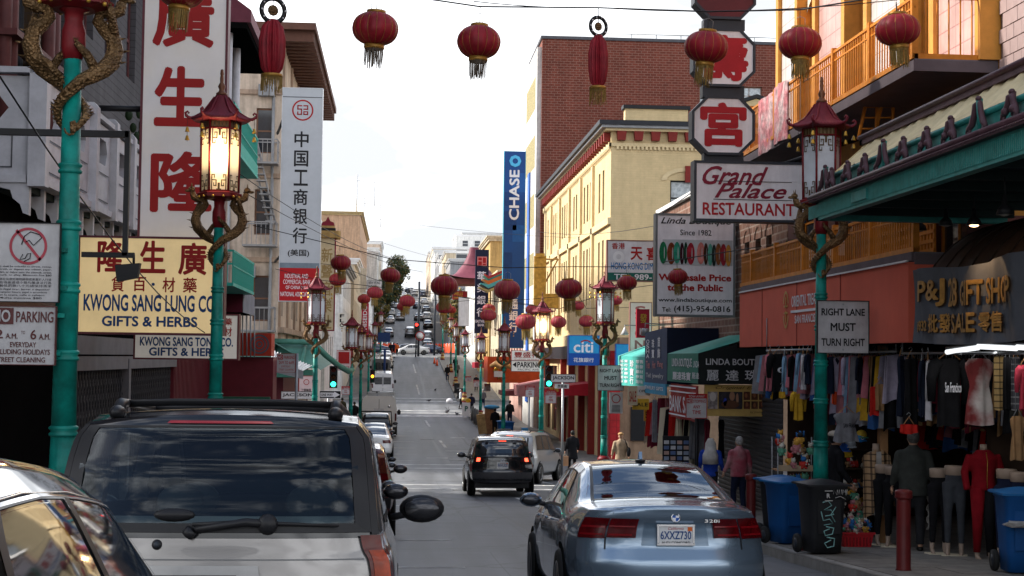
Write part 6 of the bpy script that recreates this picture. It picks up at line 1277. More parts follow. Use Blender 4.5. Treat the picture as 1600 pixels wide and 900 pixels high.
class Car:
 def __init__(s,name,label,cat,st,rear,rnd,front,frnd,pnt,X,Y,yaw=0.,z=None,group=None,lift=0.,crown=.03):
  s.st=st;s.rear=rear;s.front=front;s.rn=rnd;s.fn=frnd;s.p=pnt;s.up=None;s.L=st[-1][0]+frnd;s.cr=crown;s.wins=[]
  g0=gz(Y+s.L/2*math.cos(yaw));sl_=slope(Y+s.L/2)
  s.root=thing(name,label,cat,(X,Y,gz(Y)+lift),group=group);s.root.rotation_mode='YXZ';s.root.rotation_euler=(sl_*math.cos(yaw),sl_*math.sin(yaw)*-1,-yaw)
  s.root.rotation_mode='XYZ'
 def sec(s,y):
  st=s.st
  if y<=st[0][0]:return st[0][1:]
  for i in range(len(st)-1):
   if y<=st[i+1][0]:
    t=(y-st[i][0])/(st[i+1][0]-st[i][0]);a=st[max(0,i-1)][1:];b=st[i][1:];c=st[i+1][1:];d=st[min(len(st)-1,i+2)][1:]
    k=cat4(a,b,c,d,t);lin=[p+(q-p)*t for p,q in zip(b,c)]
    return[u*.6+v*.4 for u,v in zip(k,lin)]
  return st[-1][1:]
 def ctrl(s,y):
  w,zl,zb,wt,zt=s.sec(y);h=zb-zl
  return[(.80*w,zl),(.955*w,zl+.05),(w,zl+.42*h),(.985*w,zl+.8*h),(.93*w,zb),(.93*w+(wt-.93*w)*.86,zb+.86*(zt-zb)),(wt*.93,zt)]
 def xz(s,y,v):
  c=s.ctrl(y);i=min(5,int(v));t=v-i
  return cat4(c[max(0,i-1)],c[i],c[i+1],c[min(6,i+2)],t)if 0<i<5 else[a+(b-a)*t for a,b in zip(c[i],c[i+1])]
 def lst(s,tab,z):
  if z<=tab[0][0]:return tab[0][1]
  for(a,va),(b,vb)in zip(tab,tab[1:]):
   if z<=b:t=(z-a)/(b-a);t=t*t*(3-2*t);return va+(vb-va)*t
  return tab[-1][1]
 def yy(s,y,z):
  a,b=s.st[0][0],s.st[-1][0]
  return y+s.lst(s.rear,z)*max(0,1-(y-a)/.6)-s.lst(s.front,z)*max(0,1-(b-y)/.6)
 def S(s,y,v,sd=1):x,z=s.xz(y,v);return Vector((sd*x,s.yy(y,z),z))
 def T(s,y,q):
  x,z=s.xz(y,6);z2=z+s.cr*(1-q*q);return Vector((x*q,s.yy(y,z2),z2))
 def Cp(s,q,v,fr=False):
  a=s.st[-1][0]if fr else s.st[0][0];x,z=s.xz(a,v);n=abs(q)**3.2
  y=(s.L-s.lst(s.front,z)-s.fn*n)if fr else(s.lst(s.rear,z)+s.rn*n)
  if v>5.99:z+=s.cr*(1-q*q)
  return Vector((x*q,y,z))
 def win(s,kind,*a):s.wins.append((kind,a))
 def hidden(s,kind,u,v):
  for k,a in s.wins:
   if k!=kind:continue
   if kind in('side',):
    ya0,ya1,yb0,yb1,v0,v1=a;t=(v-v0)/(v1-v0)
    if 0<t<1 and ya0+(ya1-ya0)*t<u<yb0+(yb1-yb0)*t:return True
   else:
    if a[0]<u<a[1]and a[2]<v<a[3]:return True
  return False
 def body(s,ny=44):
  ys=[s.st[0][0]+(s.st[-1][0]-s.st[0][0])*i/ny for i in range(ny+1)];vv=[i/4 for i in range(25)];qs=[1-i/8 for i in range(1,17)][:-1];m=MB()
  for sd in(1,-1):
   for y0,y1 in zip(ys,ys[1:]):
    for v0,v1 in zip(vv,vv[1:]):
     if s.hidden('side',(y0+y1)/2,(v0+v1)/2):continue
     p=[s.S(y0,v0,sd),s.S(y1,v0,sd),s.S(y1,v1,sd),s.S(y0,v1,sd)];m.add(p if sd==1 else p[::-1],[(0,1,2,3)],s.up if s.up and v0>=4 and v0<5.5 else s.p,True)
  qq=[1-i/8 for i in range(17)]
  for y0,y1 in zip(ys,ys[1:]):
   for q0,q1 in zip(qq,qq[1:]):
    if s.hidden('top',(y0+y1)/2,(q0+q1)/2):continue
    m.add([s.T(y0,q0),s.T(y1,q0),s.T(y1,q1),s.T(y0,q1)],[(0,1,2,3)],s.up if s.up and y0<.75 else s.p,True)
  for fr in(False,True):
   for v0,v1 in zip(vv,vv[1:]):
    for q0,q1 in zip(qq,qq[1:]):
     if not fr and s.hidden('cap',(q0+q1)/2,(v0+v1)/2):continue
     p=[s.Cp(q0,v0,fr),s.Cp(q1,v0,fr),s.Cp(q1,v1,fr),s.Cp(q0,v1,fr)];m.add(p[::-1]if not fr else p,[(0,1,2,3)],s.up if s.up and v0>=4 and not fr else s.p,True)
   a=s.st[-1][0]if fr else s.st[0][0]
   for q0,q1 in zip(qq,qq[1:]):
    p=[s.Cp(q0,6,fr),s.Cp(q1,6,fr),s.T(a,q1),s.T(a,q0)];m.add(p,[(0,1,2,3)],s.up if s.up and not fr else s.p,True)
  me=m.mesh();import bmesh
  b=bmesh.new();b.from_mesh(me);bmesh.ops.remove_doubles(b,verts=b.verts,dist=.0015);bmesh.ops.recalc_face_normals(b,faces=b.faces);b.to_mesh(me);b.free()
  part('body',me,s.root)
  u=MB();a,b_=s.st[0][0],s.st[-1][0];zl=s.st[2][2];u.box(-s.st[2][1]*.84,s.st[2][1]*.84,a,b_,zl-.06,zl+.1,TRIM);part('underbody',u,s.root)
 def off(s,f,a,b,e):
  p=f(a,b);d1=f(a+.01,b)-f(a-.01,b);d2=f(a,b+.01)-f(a,b-.01);n=d1 .cross(d2);n.normalize()
  c=Vector((0,s.L/2,.8));
  if n.dot(p-c)<0:n=-n
  return p+n*e
 def patch(s,f,corners,m,e=.006,n=8,k=4,name='panel',parent=None):
  """corners: (a,b) parameters in order lower-left, lower-right, upper-right, upper-left of surface f"""
  (a0,b0),(a1,b1),(a2,b2),(a3,b3)=corners;mb=MB()if not isinstance(name,MB)else name
  def fn(u,v):A=(a0+(a1-a0)*u)*(1-v)+(a3+(a2-a3)*u)*v;B=(b0+(b1-b0)*u)*(1-v)+(b3+(b2-b3)*u)*v;return s.off(f,A,B,e)
  mb.grid(fn,n,k,m)
  return mb if isinstance(name,MB)else part(name,mb,parent or s.root)
 def window(s,f,c,nm,t=.06,glass=None,n=10,k=5):
  (a0,b0),(a1,b1),(a2,b2),(a3,b3)=c;mb=MB();da=t;db=t*1.3
  s.patch(f,[(a0,b0),(a1,b1),(a1-da,b1+db),(a0+da,b0+db)],TRIM,.005,n,1,mb);s.patch(f,[(a3+da,b3-db),(a2-da,b2-db),(a2,b2),(a3,b3)],TRIM,.005,n,1,mb)
  s.patch(f,[(a0,b0),(a0+da,b0+db),(a3+da,b3-db),(a3,b3)],TRIM,.005,2,k,mb);s.patch(f,[(a1-da,b1+db),(a1,b1),(a2,b2),(a2-da,b2-db)],TRIM,.005,2,k,mb)
  w=part(nm,mb,s.root);g_=MB();s.patch(f,[(a0+da*.5,b0+db*.5),(a1-da*.5,b1+db*.5),(a2-da*.5,b2-db*.5),(a3+da*.5,b3-db*.5)],glass or CG,.002,n,k,g_);part('pane',g_,w)
 def sidewins(s,lst,glass=None,t=.05):
  for(ya0,ya1,yb0,yb1,v0,v1)in lst:
   for sd in(1,-1):s.window(lambda a,b,sd=sd:s.S(a,b,sd),[(ya0,v0),(yb0,v0),(yb1,v1),(ya1,v1)],'side_window',t,glass)
 def wheels(s,ys,R_,x,rim=ALU,wd=.22):
  for y in ys:
   for sd in(1,-1):
    xs=s.sec(y)[0];m=MB();m.lathe([(R_*1.16,-.09),(R_*1.16,.004),(R_*.5,.008),(0,.008)],DARK,n=24);m.xf(Matrix.Translation((sd*xs*.995,y,R_*1.02))@Matrix.Rotation(sd*pi/2,4,'Y'));part('wheel_arch',m,s.root)
    w=MB();w.lathe([(R_*.6,-wd/2),(R_*.93,-wd/2),(R_,-wd/2+.03),(R_,wd/2-.03),(R_*.93,wd/2),(R_*.66,wd/2),(R_*.6,wd/2-.02)],RUB,n=28);w.xf(Matrix.Rotation(sd*pi/2,4,'Y'));o=part('wheel',w,s.root,loc=(sd*(xs-wd/2+.03),y,R_))
    w=MB();w.lathe([(R_*.66,wd/2-.005),(R_*.62,wd/2-.03),(R_*.2,wd/2-.035),(R_*.16,wd/2-.01),(0,wd/2-.01)],mat('rim shadow',(.05,.05,.05),.5,.5),n=24)
    w.torus((0,0,wd/2-.012),R_*.63,.014,rim,28,6)
    for k in range(7):a=2*pi*k/7;w.cbox((R_*.38*math.cos(a),R_*.38*math.sin(a),wd/2-.018),(R_*.5,.04,.02),rim,Matrix.Rotation(a,3,'Z'))
    w.xf(Matrix.Rotation(sd*pi/2,4,'Y'));part('rim',w,o)
 def mirrors(s,y,z,x=None,m=None,sz=1.,sides=(1,-1)):
  x=x or s.sec(y)[0]
  for sd in sides:
   b=MB();b.ell((0,0,0),(.12*sz,.055*sz,.075*sz),m or s.p,14,9);b.tube([(-sd*.08,.0,-.03),(-sd*.2,.03,-.06)],.025,TRIM,6);o=part('mirror',b,s.root,loc=(sd*(x+.11*sz),y,z));g_=MB();g_.ell((0,-.035*sz,0),(.098*sz,.025*sz,.058*sz),mat('mirror glass',(.05,.05,.055),.12,.6),14,9);part('mirror_glass',g_,o)
 def plate(s,y,z,txt='',w=.31,h=.16,x=0,cal=True,bottom=None):
  r=MB();r.cbox((0,0,0),(w,.012,h),mat('plate white',(.6,.6,.6),.4));o=part('number_plate',r,s.root,loc=(x,y,z))
  f=MB();[f.cbox(c,sz,CHR)for c,sz in(((0,-.004,h/2),(w+.02,.018,.016)),((0,-.004,-h/2),(w+.02,.018,.02)),((w/2,-.004,0),(.014,.018,h)),((-w/2,-.004,0),(.014,.018,h)))];part('plate_frame',f,o)
  fr=lambda a,b:(a,-.008,b);t=MB()
  if txt:text_mb(t,txt,-w*.43,w*.43,-h*.24,h*.2,TB,fr,.02)
  if cal:text_mb(t,'California',-w*.22,w*.22,h*.27,h*.42,TR,fr,.0,.4)
  if bottom:text_mb(t,bottom,-w*.4,w*.4,-h*.47,-h*.34,TK,fr,.02)
  if t.v:part('plate_lettering',t,o)
  if cal:q=MB();q.box(w*.33,w*.46,-.0085,-.007,h*.2,h*.42,mat('sticker',(.6,.12,.02),.5));part('plate_sticker',q,o)
 def seats(s,ys,z=.95,m=None,n=2,hw=.5):
  for y in ys:
   for i in range(n):
    x=-hw*.75+i*hw*1.5/(n-1);b=MB();b.grid(lambda u,v:(x+(.24-.05*v)*math.sin(u*2*pi),y+.07*math.cos(u*2*pi)-.05*v,z-.55+.62*v),16,6,m or SEAT);b.ell((x,y-.05,z+.17),(.14,.06,.11),m or SEAT,12,8);part('seat',b,s.root)
  d=MB();d.box(-.62,.62,s.st[0][0]+.25,s.st[-1][0]-.5,.25,.5,DARK);part('cabin_floor',d,s.root)
  # blue grey saloon
bm=Car('saloon_car','blue grey metallic saloon seen from behind with red L shaped tail lamps','car',[(.26,.82,.30,.93,.70,1.045),(.6,.885,.24,.96,.72,1.07),(.9,.90,.22,.965,.70,1.09),(1.25,.905,.2,.965,.655,1.22),(1.7,.905,.2,.96,.60,1.375),(2.2,.905,.2,.955,.585,1.425),(2.8,.905,.2,.945,.585,1.42),(3.15,.9,.2,.935,.62,1.32),(3.75,.9,.2,.92,.74,1.02),(4.3,.84,.22,.78,.68,.84)],[(.3,.09),(.42,.015),(.6,.0),(.68,.045),(.78,.06),(.9,.055),(1.0,.02),(1.06,.01)],.26,[(.3,.05),(.6,0),(.85,.12)],.25,PAINTS['bluegrey'],2.42,13.05,0)
bm.win('top',.95,1.72,-.88,.88);bm.win('side',1.55,1.85,2.42,2.42,4.3,4.95);bm.win('side',2.5,2.5,3.35,3.05,4.3,4.95);bm.win('top',3.0,3.7,-.85,.85);bm.body(60)
bm.window(bm.T,[(.88,-.93),(.88,.93),(1.78,.9),(1.78,-.9)][::1],'rear_window',.04)if False else None
def tw_(c,T,y0,y1,q0,q1,nm,glass=None):
 f=lambda a,b:c.T(b,a);mb=MB();t=.05;e=.03
 for cc,k1,k2 in(([(q0,y0),(q1,y0),(q1-t,y0+e),(q0+t,y0+e)],12,1),([(q0+t,y1-e),(q1-t,y1-e),(q1,y1),(q0,y1)],12,1),([(q0,y0),(q0+t,y0+e),(q0+t,y1-e),(q0,y1)],2,10),([(q1-t,y0+e),(q1,y0),(q1,y1),(q1-t,y1-e)],2,10)):c.patch(f,cc,TRIM,.005,k1,k2,mb)
 w=part(nm,mb,c.root);g_=MB();c.patch(f,[(q0+t*.5,y0+e*.5),(q1-t*.5,y0+e*.5),(q1-t*.5,y1-e*.5),(q0+t*.5,y1-e*.5)],glass or CG,.002,14,12,g_);part('pane',g_,w)
tw_(bm,None,.88,1.8,-.96,.96,'rear_window',CGB);tw_(bm,None,2.95,3.75,-.95,.95,'windscreen');bm.sidewins([(1.45,1.85,2.46,2.46,4.14,5.02),(2.46,2.46,3.45,3.05,4.14,5.02)])
bm.wheels((.95,3.75),.33,.8);bm.mirrors(3.2,1.02,.86);bm.seats((2.0,3.0),.92,SEATB)
def lampgrp(c,pieces,mats_,nm='tail_lamp'):
 for sd in(1,-1):
  mb=MB()
  for(q0,v0,q1,v1),mm,e in pieces:c.patch(lambda a,b:c.Cp(a,b),[(sd*q0,v0),(sd*q1,v0),(sd*q1,v1),(sd*q0,v1)],mm,e,8,3,mb)
  part(nm,mb,c.root)
  # find v for a height on the rear end
def vz(c,z):
 lo,hi=0.,5.99
 for _ in range(30):
  mdl=(lo+hi)/2
  if c.xz(c.st[0][0],mdl)[1]<z:lo=mdl
  else:hi=mdl
 return lo
va,vb_,vc=vz(bm,.80),vz(bm,.89),vz(bm,.968)
lampgrp(bm,[((.42,va,.72,vc),TLR,.014),((.735,va-.04,.998,vc),TLR,.014),((.44,vb_,.71,vb_+.12),mat('lamp bar',(.17,.004,.007),.25,coat=.15),.018),((.75,vb_-.1,.985,vb_+.05),mat('lamp bar'),.018),((.46,va+.1,.7,va+.2),mat('lamp bar'),.018),((.76,va+.1,.98,va+.2),mat('lamp bar'),.018)],None)
mb=MB()
for(q0,v0,q1,v1)in((-.62,vz(bm,.665),.62,vz(bm,.672)),(-.73,va-.1,-.725,vc+.5),(.725,va-.1,.73,vc+.5),(-.74,vz(bm,.70),-.725,va),(.725,vz(bm,.70),.74,va)):bm.patch(bm.Cp,[(q0,v0),(q1,v0),(q1,v1),(q0,v1)],TRIM,.003,12,2,mb)
part('boot_seam',mb,bm.root)
mb=MB();bm.patch(bm.Cp,[(-.36,vz(bm,.735)),(.36,vz(bm,.735)),(.34,vz(bm,.93)),(-.34,vz(bm,.93))],mat('boot recess',(.1,.15,.21),.35,.6,coat=.6),.002,12,5,mb);part('plate_recess',mb,bm.root)
bm.plate(.028,.83,'6XXZ730',bottom='AUDI CONCORD')
mb=MB();f=lambda x,y,z:(x,.025-z,.975+y);mb.torus((0,0,0),.036,.006,CHR,24,6,f)
for k,mm in enumerate((TW,BL,TW,BL)):
 pts=[(0,0)]+[(.03*math.cos(pi/2*k+j*pi/12),.03*math.sin(pi/2*k+j*pi/12))for j in range(7)];mb.add([f(a,b,.004)for a,b in pts],[tuple(range(8))],mm)
part('badge',mb,bm.root);mb=MB();text_mb(mb,'328i',.25,.38,.935,.962,CHR,lambda a,z:(a,.02,z),.01);part('model_lettering',mb,bm.root)
mb=MB();b0=bm.T(1.95,0);mb.prism([(-.09,0),(-.02,.09),(.02,.1),(.05,0)],.03,PAINTS['bluegrey'],lambda X,Y_,Z:(Y_-.015,b0 .y-X,b0 .z+Z));mb.ell((0,b0 .y,b0 .z+.01),(.05,.12,.02),TRIM,12,6);part('roof_aerial',mb,bm.root)
for sd in(1,-1):
 mb=MB();bm.patch(bm.Cp,[(sd*.5,vz(bm,.43)),(sd*.78,vz(bm,.43)),(sd*.78,vz(bm,.46)),(sd*.5,vz(bm,.46))],TLR,.006,6,2,mb);part('reflector',mb,bm.root)
for sd in(1,-1):
 for y in(2.2,3.05):mb=MB();mb.tube([bm.S(y,3.62,sd)+Vector((sd*.03,-.09,0)),bm.S(y,3.62,sd)+Vector((sd*.035,.09,0))],.014,PAINTS['bluegrey'],6);part('door_handle',mb,bm.root)
 for y in(1.62,2.48,3.4):
  mb=MB();bm.patch(lambda a,b,sd=sd:bm.S(a,b,sd),[(y,.4),(y+.008,.4),(y+.008,4.1),(y,4.1)],TRIM,.002,1,14,mb);part('door_seam',mb,bm.root)
  # big silver estate (SUV)
PS=PAINTS['silver']
sv=Car('sport_utility_vehicle','silver sport utility vehicle with black roof rails filling the lower left','car',[(.2,.86,.40,1.06,.73,1.63),(.5,.89,.36,1.08,.72,1.67),(1.2,.9,.34,1.08,.715,1.69),(2.2,.9,.34,1.07,.71,1.69),(2.8,.9,.34,1.06,.70,1.66),(3.3,.89,.34,1.05,.74,1.35),(3.6,.88,.34,1.03,.76,1.12),(4.2,.85,.36,.95,.70,1.0),(4.35,.82,.4,.9,.66,.95)],[(.4,.0),(.55,-.06),(.68,-.05),(.76,.03),(1.08,.05),(1.35,.12),(1.6,.25),(1.7,.3)],.17,[(.4,0),(.95,.1)],.2,PS,-.87,7.45,0,crown=.035)
sv.up=mat('gloss black pillar and reflection',(.01,.011,.014),.12,spec=.6);sv.win('cap',-.86,.86,4.25,5.6)  # pillars are black; on the roof edge black stands in for dark reflections
for a in((.75,.85,1.55,1.55,4.2,5.),(1.65,1.65,2.35,2.35,4.2,5.),(2.45,2.45,3.2,2.9,4.2,5.)):sv.win('side',*a)
sv.win('top',2.9,3.5,-.85,.85);sv.body(56)
vg0,vg1=4.08,5.72
mb=MB();f=sv.Cp
for cc,a,b in(([(-.955,vg0),(.955,vg0),(.87,vg0+.1),(-.87,vg0+.1)],14,1),([(-.87,vg1-.14),(.87,vg1-.14),(.96,vg1),(-.96,vg1)],14,1),([(-.955,vg0),(-.86,vg0+.1),(-.87,vg1-.14),(-.96,vg1)],2,10),([(.86,vg0+.1),(.955,vg0),(.96,vg1),(.87,vg1-.14)],2,10)):sv.patch(f,cc,TRIM,.006,a,b,mb)
w=part('rear_window',mb,sv.root);mb=MB();sv.patch(f,[(-.9,vg0+.03),(.9,vg0+.03),(.91,vg1-.05),(-.91,vg1-.05)],CG,.003,18,14,mb);part('pane',mb,w)
sv.sidewins([(.62,.78,1.62,1.62,4.1,5.05),(1.6,1.6,2.42,2.42,4.1,5.05),(2.4,2.4,3.3,2.92,4.1,5.05)]);tw_(sv,None,2.85,3.55,-.94,.94,'windscreen')
for sd in(1,-1):
 mb=MB();sv.patch(f,[(sd*.955,4.05),(sd*1.0,4.05),(sd*1.0,5.8),(sd*.965,5.8)],TRIM,.007,3,10,mb);sv.patch(lambda a,b,sd=sd:sv.S(a,b,sd),[(.2,4.05),(.34,4.05),(.34,5.7),(.2,5.7)],TRIM,.007,3,10,mb);part('corner_pillar',mb,sv.root)
 z0,z1=vz(sv,.62),4.04
 mb=MB();sv.patch(f,[(sd*.9,z0),(sd*1.0,z0),(sd*1.0,z1),(sd*.88,z1)],mat('tail lamp deep red',(.1,.008,.004),.2,var=.5,scale=14,coat=.2),.014,5,10,mb)
 sv.patch(lambda a,b,sd=sd:sv.S(a,b,sd),[(.2,z0),(.34,z0),(.27,z1),(.2,z1)],mat('tail lamp deep red'),.014,4,10,mb)
 sv.patch(f,[(sd*.91,z0+.9),(sd*1.0,z0+.9),(sd*1.0,z1-.35),(sd*.91,z1-.35)],AMB,.017,5,6,mb);part('tail_lamp',mb,sv.root)
mb=MB();sv.patch(f,[(-.38,5.8),(.38,5.8),(.36,5.93),(-.36,5.93)],mat('stop lamp strip',(.28,.006,.012),.15,coat=1.),.02,14,2,mb);part('high_stop_lamp',mb,sv.root)
for sd in(1,-1):
 x=.56*sd;mb=MB();zr_=1.69
 mb.tube([(x,.52,zr_-.02),(x,.62,zr_+.04),(x,.85,zr_+.05),(x,2.6,zr_+.05),(x,2.75,zr_)],[.04,.03,.022,.022,.035],TRIM,8);mb.ell((x,.55,zr_-.01),(.04,.11,.04),TRIM,12,8);mb.ell((x,2.7,zr_),(.04,.12,.045),TRIM,10,6);part('roof_rail',mb,sv.root)
for y in(.78,1.7,2.5):mb=MB();mb.tube([(-.56,y,zr_+.045),(-.3,y,zr_+.055),(.3,y,zr_+.055),(.56,y,zr_+.045)],.013,TRIM,8,flat=2.);part('cross_bar',mb,sv.root)
for x in(-.35,-.15,.05,.25):mb=MB();mb.ell((x,.72,zr_-.01),(.06,.05,.014),CHR,10,5);part('roof_cap',mb,sv.root)
def cp(q,z,e=.0):v=vz(sv,z);return sv.off(sv.Cp,q,v,e)
mb=MB();a=cp(.33,1.125,.03);mb.ell(a,(.05,.035,.05),TRIM,10,7);mb.tube([a,cp(.2,1.13,.05),cp(-.1,1.1,.045)],[.022,.02,.016],TRIM,6);mb.tube([cp(-.12,1.1,.04),cp(-.15,1.075,.03)],.03,TRIM,8);mb.tube([cp(-.12,1.12,.045),cp(.2,1.13,.04),cp(.75,1.115,.03)],[.01,.014,.006],TRIM,6);part('wiper',mb,sv.root)
mb=MB();mb.ell(cp(-.33,1.03,.0),(.026,.015,.026),TRIM,12,7);mb.ell(cp(-.33,1.03,.012),(.014,.012,.014),FK,10,6);part('lock',mb,sv.root)
mb=MB();mb.ell(cp(-.24,1.17,.01),(.1,.03,.032),TRIM,14,8);part('glass_handle',mb,sv.root)
mb=MB();z0,z1=vz(sv,.6),vz(sv,.93);sv.patch(f,[(-.52,z0),(.3,z0),(.26,z1),(-.48,z1)],mat('plate surround',(.3,.295,.29),.4,.5,coat=.7),.012,12,4,mb);sv.patch(f,[(-.42,z0),(.16,z0),(.14,vz(sv,.885)),(-.4,vz(sv,.885))],TRIM,.016,12,3,mb);part('plate_surround',mb,sv.root)
mb=MB();sv.patch(f,[(-.87,vz(sv,.955)),(.87,vz(sv,.955)),(.87,vz(sv,.962)),(-.87,vz(sv,.962))],mat('crease shadow',(.15,.15,.15),.5),.002,16,1,mb);part('tailgate_crease',mb,sv.root)
sv.plate(.01,.78,'5JAT237',x=-.12)
sv.mirrors(2.75,1.13,.92,TRIM,1.25);sv.wheels((.95,3.6),.37,.85);sv.seats((1.7,2.5),1.02)
for y,sd in((1.6,1),(2.45,1),(1.6,-1)):
 mb=MB();sv.patch(lambda a,b,sd=sd:sv.S(a,b,sd),[(y,.4),(y+.01,.4),(y+.01,4.1),(y,4.1)],TRIM,.002,1,14,mb);part('door_seam',mb,sv.root)
 # near glossy dark car
nc=Car('hatchback_car','glossy black car nearest in the lower left corner mirroring the sky','car',[(.4,.8,.3,.9,.62,1.1),(.8,.85,.25,.92,.60,1.28),(1.4,.87,.22,.93,.57,1.40),(2.1,.875,.2,.93,.56,1.44),(2.8,.87,.2,.92,.54,1.40),(3.25,.86,.2,.91,.56,1.22),(3.75,.85,.22,.88,.62,.97),(4.2,.8,.25,.78,.62,.84)],[(.3,0),(1.1,.1)],.3,[(.3,0),(.9,.15)],.3,PAINTS['near'],-1.2,.55,0,crown=.06)
nc.body(70)
nc.sidewins([(1.45,1.75,2.32,2.32,4.15,5.1),(2.3,2.3,3.4,2.85,4.15,5.1)],CGO,.035);tw_(nc,None,2.85,3.7,-.96,.96,'windscreen',CGO);nc.wheels((.9,3.6),.32,.8);nc.mirrors(3.1,.98,.84)
mb=MB();nc.patch(lambda a,b:nc.T(b,a),[(-.6,1.7),(.6,1.7),(.6,2.4),(-.6,2.4)],CGO,.002,10,10,mb);part('sunroof',mb,nc.root)
for sd in(1,-1):mb=MB();mb.tube([nc.S(y,5.25,sd)+Vector((0,0,.001))for y in(1.2,1.6,2.,2.4,2.8,3.1,3.4,3.7)],.004,CHR,5);part('roof_moulding',mb,nc.root)
# other road vehicles
SED=[(.26,.80,.30,.9,.68,1.03),(.6,.87,.24,.93,.70,1.06),(1.0,.885,.22,.94,.66,1.13),(1.6,.89,.2,.93,.60,1.38),(2.2,.89,.2,.925,.59,1.44),(2.8,.89,.2,.92,.585,1.42),(3.2,.885,.2,.91,.62,1.28),(3.75,.88,.2,.88,.72,1.0),(4.3,.82,.24,.76,.66,.82)]
SUVS=[(.2,.86,.38,1.05,.72,1.6),(.5,.91,.34,1.08,.70,1.66),(1.2,.92,.3,1.08,.70,1.70),(2.3,.92,.3,1.06,.69,1.69),(2.8,.92,.3,1.05,.70,1.62),(3.35,.9,.3,1.03,.74,1.2),(3.6,.9,.32,1.0,.76,1.08),(4.25,.84,.36,.9,.7,.96)]
def suv(lb,cat,pnt,X,Y,yaw=0,group=None,lit=True,k=1.,kw=1.,rail=True,nm='sport_utility_vehicle',plate='',face=1,st=None):
 st=[(a,w*kw,zl,zb*(1+(k-1)*.5),wt*kw,zt*k)for a,w,zl,zb,wt,zt in(st or SUVS)]
 c=Car(nm,lb,cat,st,[(.38,.02),(.5,-.04),(.65,-.03),(.75,.03),(1.05,.04),(1.3,.12),(1.6,.26),(1.75,.32)]if k<1.1 else[(.4,-.03),(.6,0),(2.2,.08)],.17,[(.4,0),(.95,.1)],.22,pnt,X,Y,yaw,group=group)
 c.body(36);c.window(c.Cp,[(-.84,4.15),(.84,4.15),(.84,5.2),(-.84,5.2)],'rear_window',.05,CGO)
 c.sidewins([(.6,.75,1.5,1.5,4.12,5.0),(1.55,1.55,2.35,2.35,4.12,5.0),(2.4,2.4,3.25,2.85,4.12,5.0)],CGO);tw_(c,None,2.8,3.5,-.93,.93,'windscreen',CGO)
 for sd in(1,-1):
  mb=MB();v0,v1=(vz(c,.98),vz(c,1.08))if k<1.1 else(vz(c,.7),vz(c,1.2));c.patch(c.Cp,[(sd*(.6 if k<1.1 else.92),v0),(sd*1.0,v0),(sd*1.0,v1),(sd*(.7 if k<1.1 else.92),v1)],TLR,.012,6,2,mb)
  if lit:c.patch(c.Cp,[(sd*.78,v0),(sd*.9,v0),(sd*.9,v1),(sd*.78,v1)],TLL,.018,3,2,mb)
  part('tail_lamp',mb,c.root)
  if rail:mb=MB();mb.tube([(sd*.58,.6,1.70*k),(sd*.6,.8,1.76*k),(sd*.6,2.4,1.75*k),(sd*.6,2.6,1.68*k)],.02,TRIM if pnt is not PAINTS['black']else CHR,6);part('roof_rail',mb,c.root)
 if lit:mb=MB();c.patch(c.Cp,[(-.16,5.62),(.16,5.62),(.16,5.78),(-.16,5.78)],TLL,.02,4,1,mb);part('high_stop_lamp',mb,c.root)
 c.plate(.03,.88 if k<1.1 else.75,plate,cal=bool(plate));c.mirrors(2.85,1.1,.9*kw,None if pnt is not PAINTS['white']else TRIM,1.1);c.wheels((.85,3.55),.36,.85)
 mb=MB();v0,v1=vz(c,.4),vz(c,.68);c.patch(c.Cp,[(-1,v0),(1,v0),(1,v1),(-1,v1)],TRIM if pnt is not PAINTS['black']else mat('bumper grey',(.05,.05,.055),.5),.01,14,3,mb);part('bumper',mb,c.root)
 return c
def sedan(lb,pnt,X,Y,yaw=0,group=None,nm='saloon_car',lit=False):
 c=Car(nm,lb,'car',SED,[(.3,.07),(.45,0),(.62,0),(.72,.05),(1.0,.03)],.26,[(.3,.03),(.8,.1)],.25,pnt,X,Y,yaw,group=group)
 c.body(36);tw_(c,None,.95,1.75,-.92,.92,'rear_window',CGO);tw_(c,None,2.9,3.7,-.93,.93,'windscreen',CGO);c.sidewins([(1.35,1.8,2.35,2.35,4.15,5.0),(2.4,2.4,3.4,3.0,4.15,5.0)],CGO)
 for sd in(1,-1):
  mb=MB();v0,v1=vz(c,.78),vz(c,.92);c.patch(c.Cp,[(sd*.55,v0),(sd*1.0,v0),(sd*1.0,v1),(sd*.55,v1)],TLR,.012,6,2,mb);part('tail_lamp',mb,c.root)
 c.plate(.03,.8,'',cal=False);c.mirrors(3.1,1.0,.85,None,.9);c.wheels((.85,3.65),.32,.8);return c
PG='cars parked along the left kerb'
rv=suv('black sport utility vehicle braking in the lane with lit tail lamps','car',PAINTS['black'],3.03,43,-.01,None,True,.98,.99,False,plate='8AVL525')
mb=MB();mb.torus((0,0,0),.05,.008,CHR,18,5,lambda x,y,z:(x,.03,1.0+y));mb.torus((0,0,0),.022,.007,CHR,14,5,lambda x,y,z:(x,.025,1.0+y*1.7));part('badge',mb,rv.root)
suv('silver sport utility vehicle turning right at the crossing behind the black one','car',PAINTS['palesilver'],3.75,51.5,rad(20),None,True,1.02,1.03,True)
suv('black parked sport utility vehicle mostly hidden ahead of the large silver one','car',PAINTS['black'],-1.0,13.3,0,PG,False,1.0,1.,True)
sedan('grey parked saloon third from the near end of the left row',PAINTS['grey'],-1.02,19.3,0,PG)
suv('dark maroon parked car with red tail lamp and black mirrors in the left row','car',PAINTS['maroon'],-.88,25.6,0,PG,False,.93,.97,False)
sedan('silver parked saloon just before the crossing on the left',PAINTS['palesilver'],-1.0,33.5,0,PG)
sedan('black parked saloon nearest the crossing on the left',PAINTS['black'],-1.0,40.5,0,PG)
sedan('white parked coupe first beyond the crossing on the left',PAINTS['white'],-.95,69.5,0,PG)
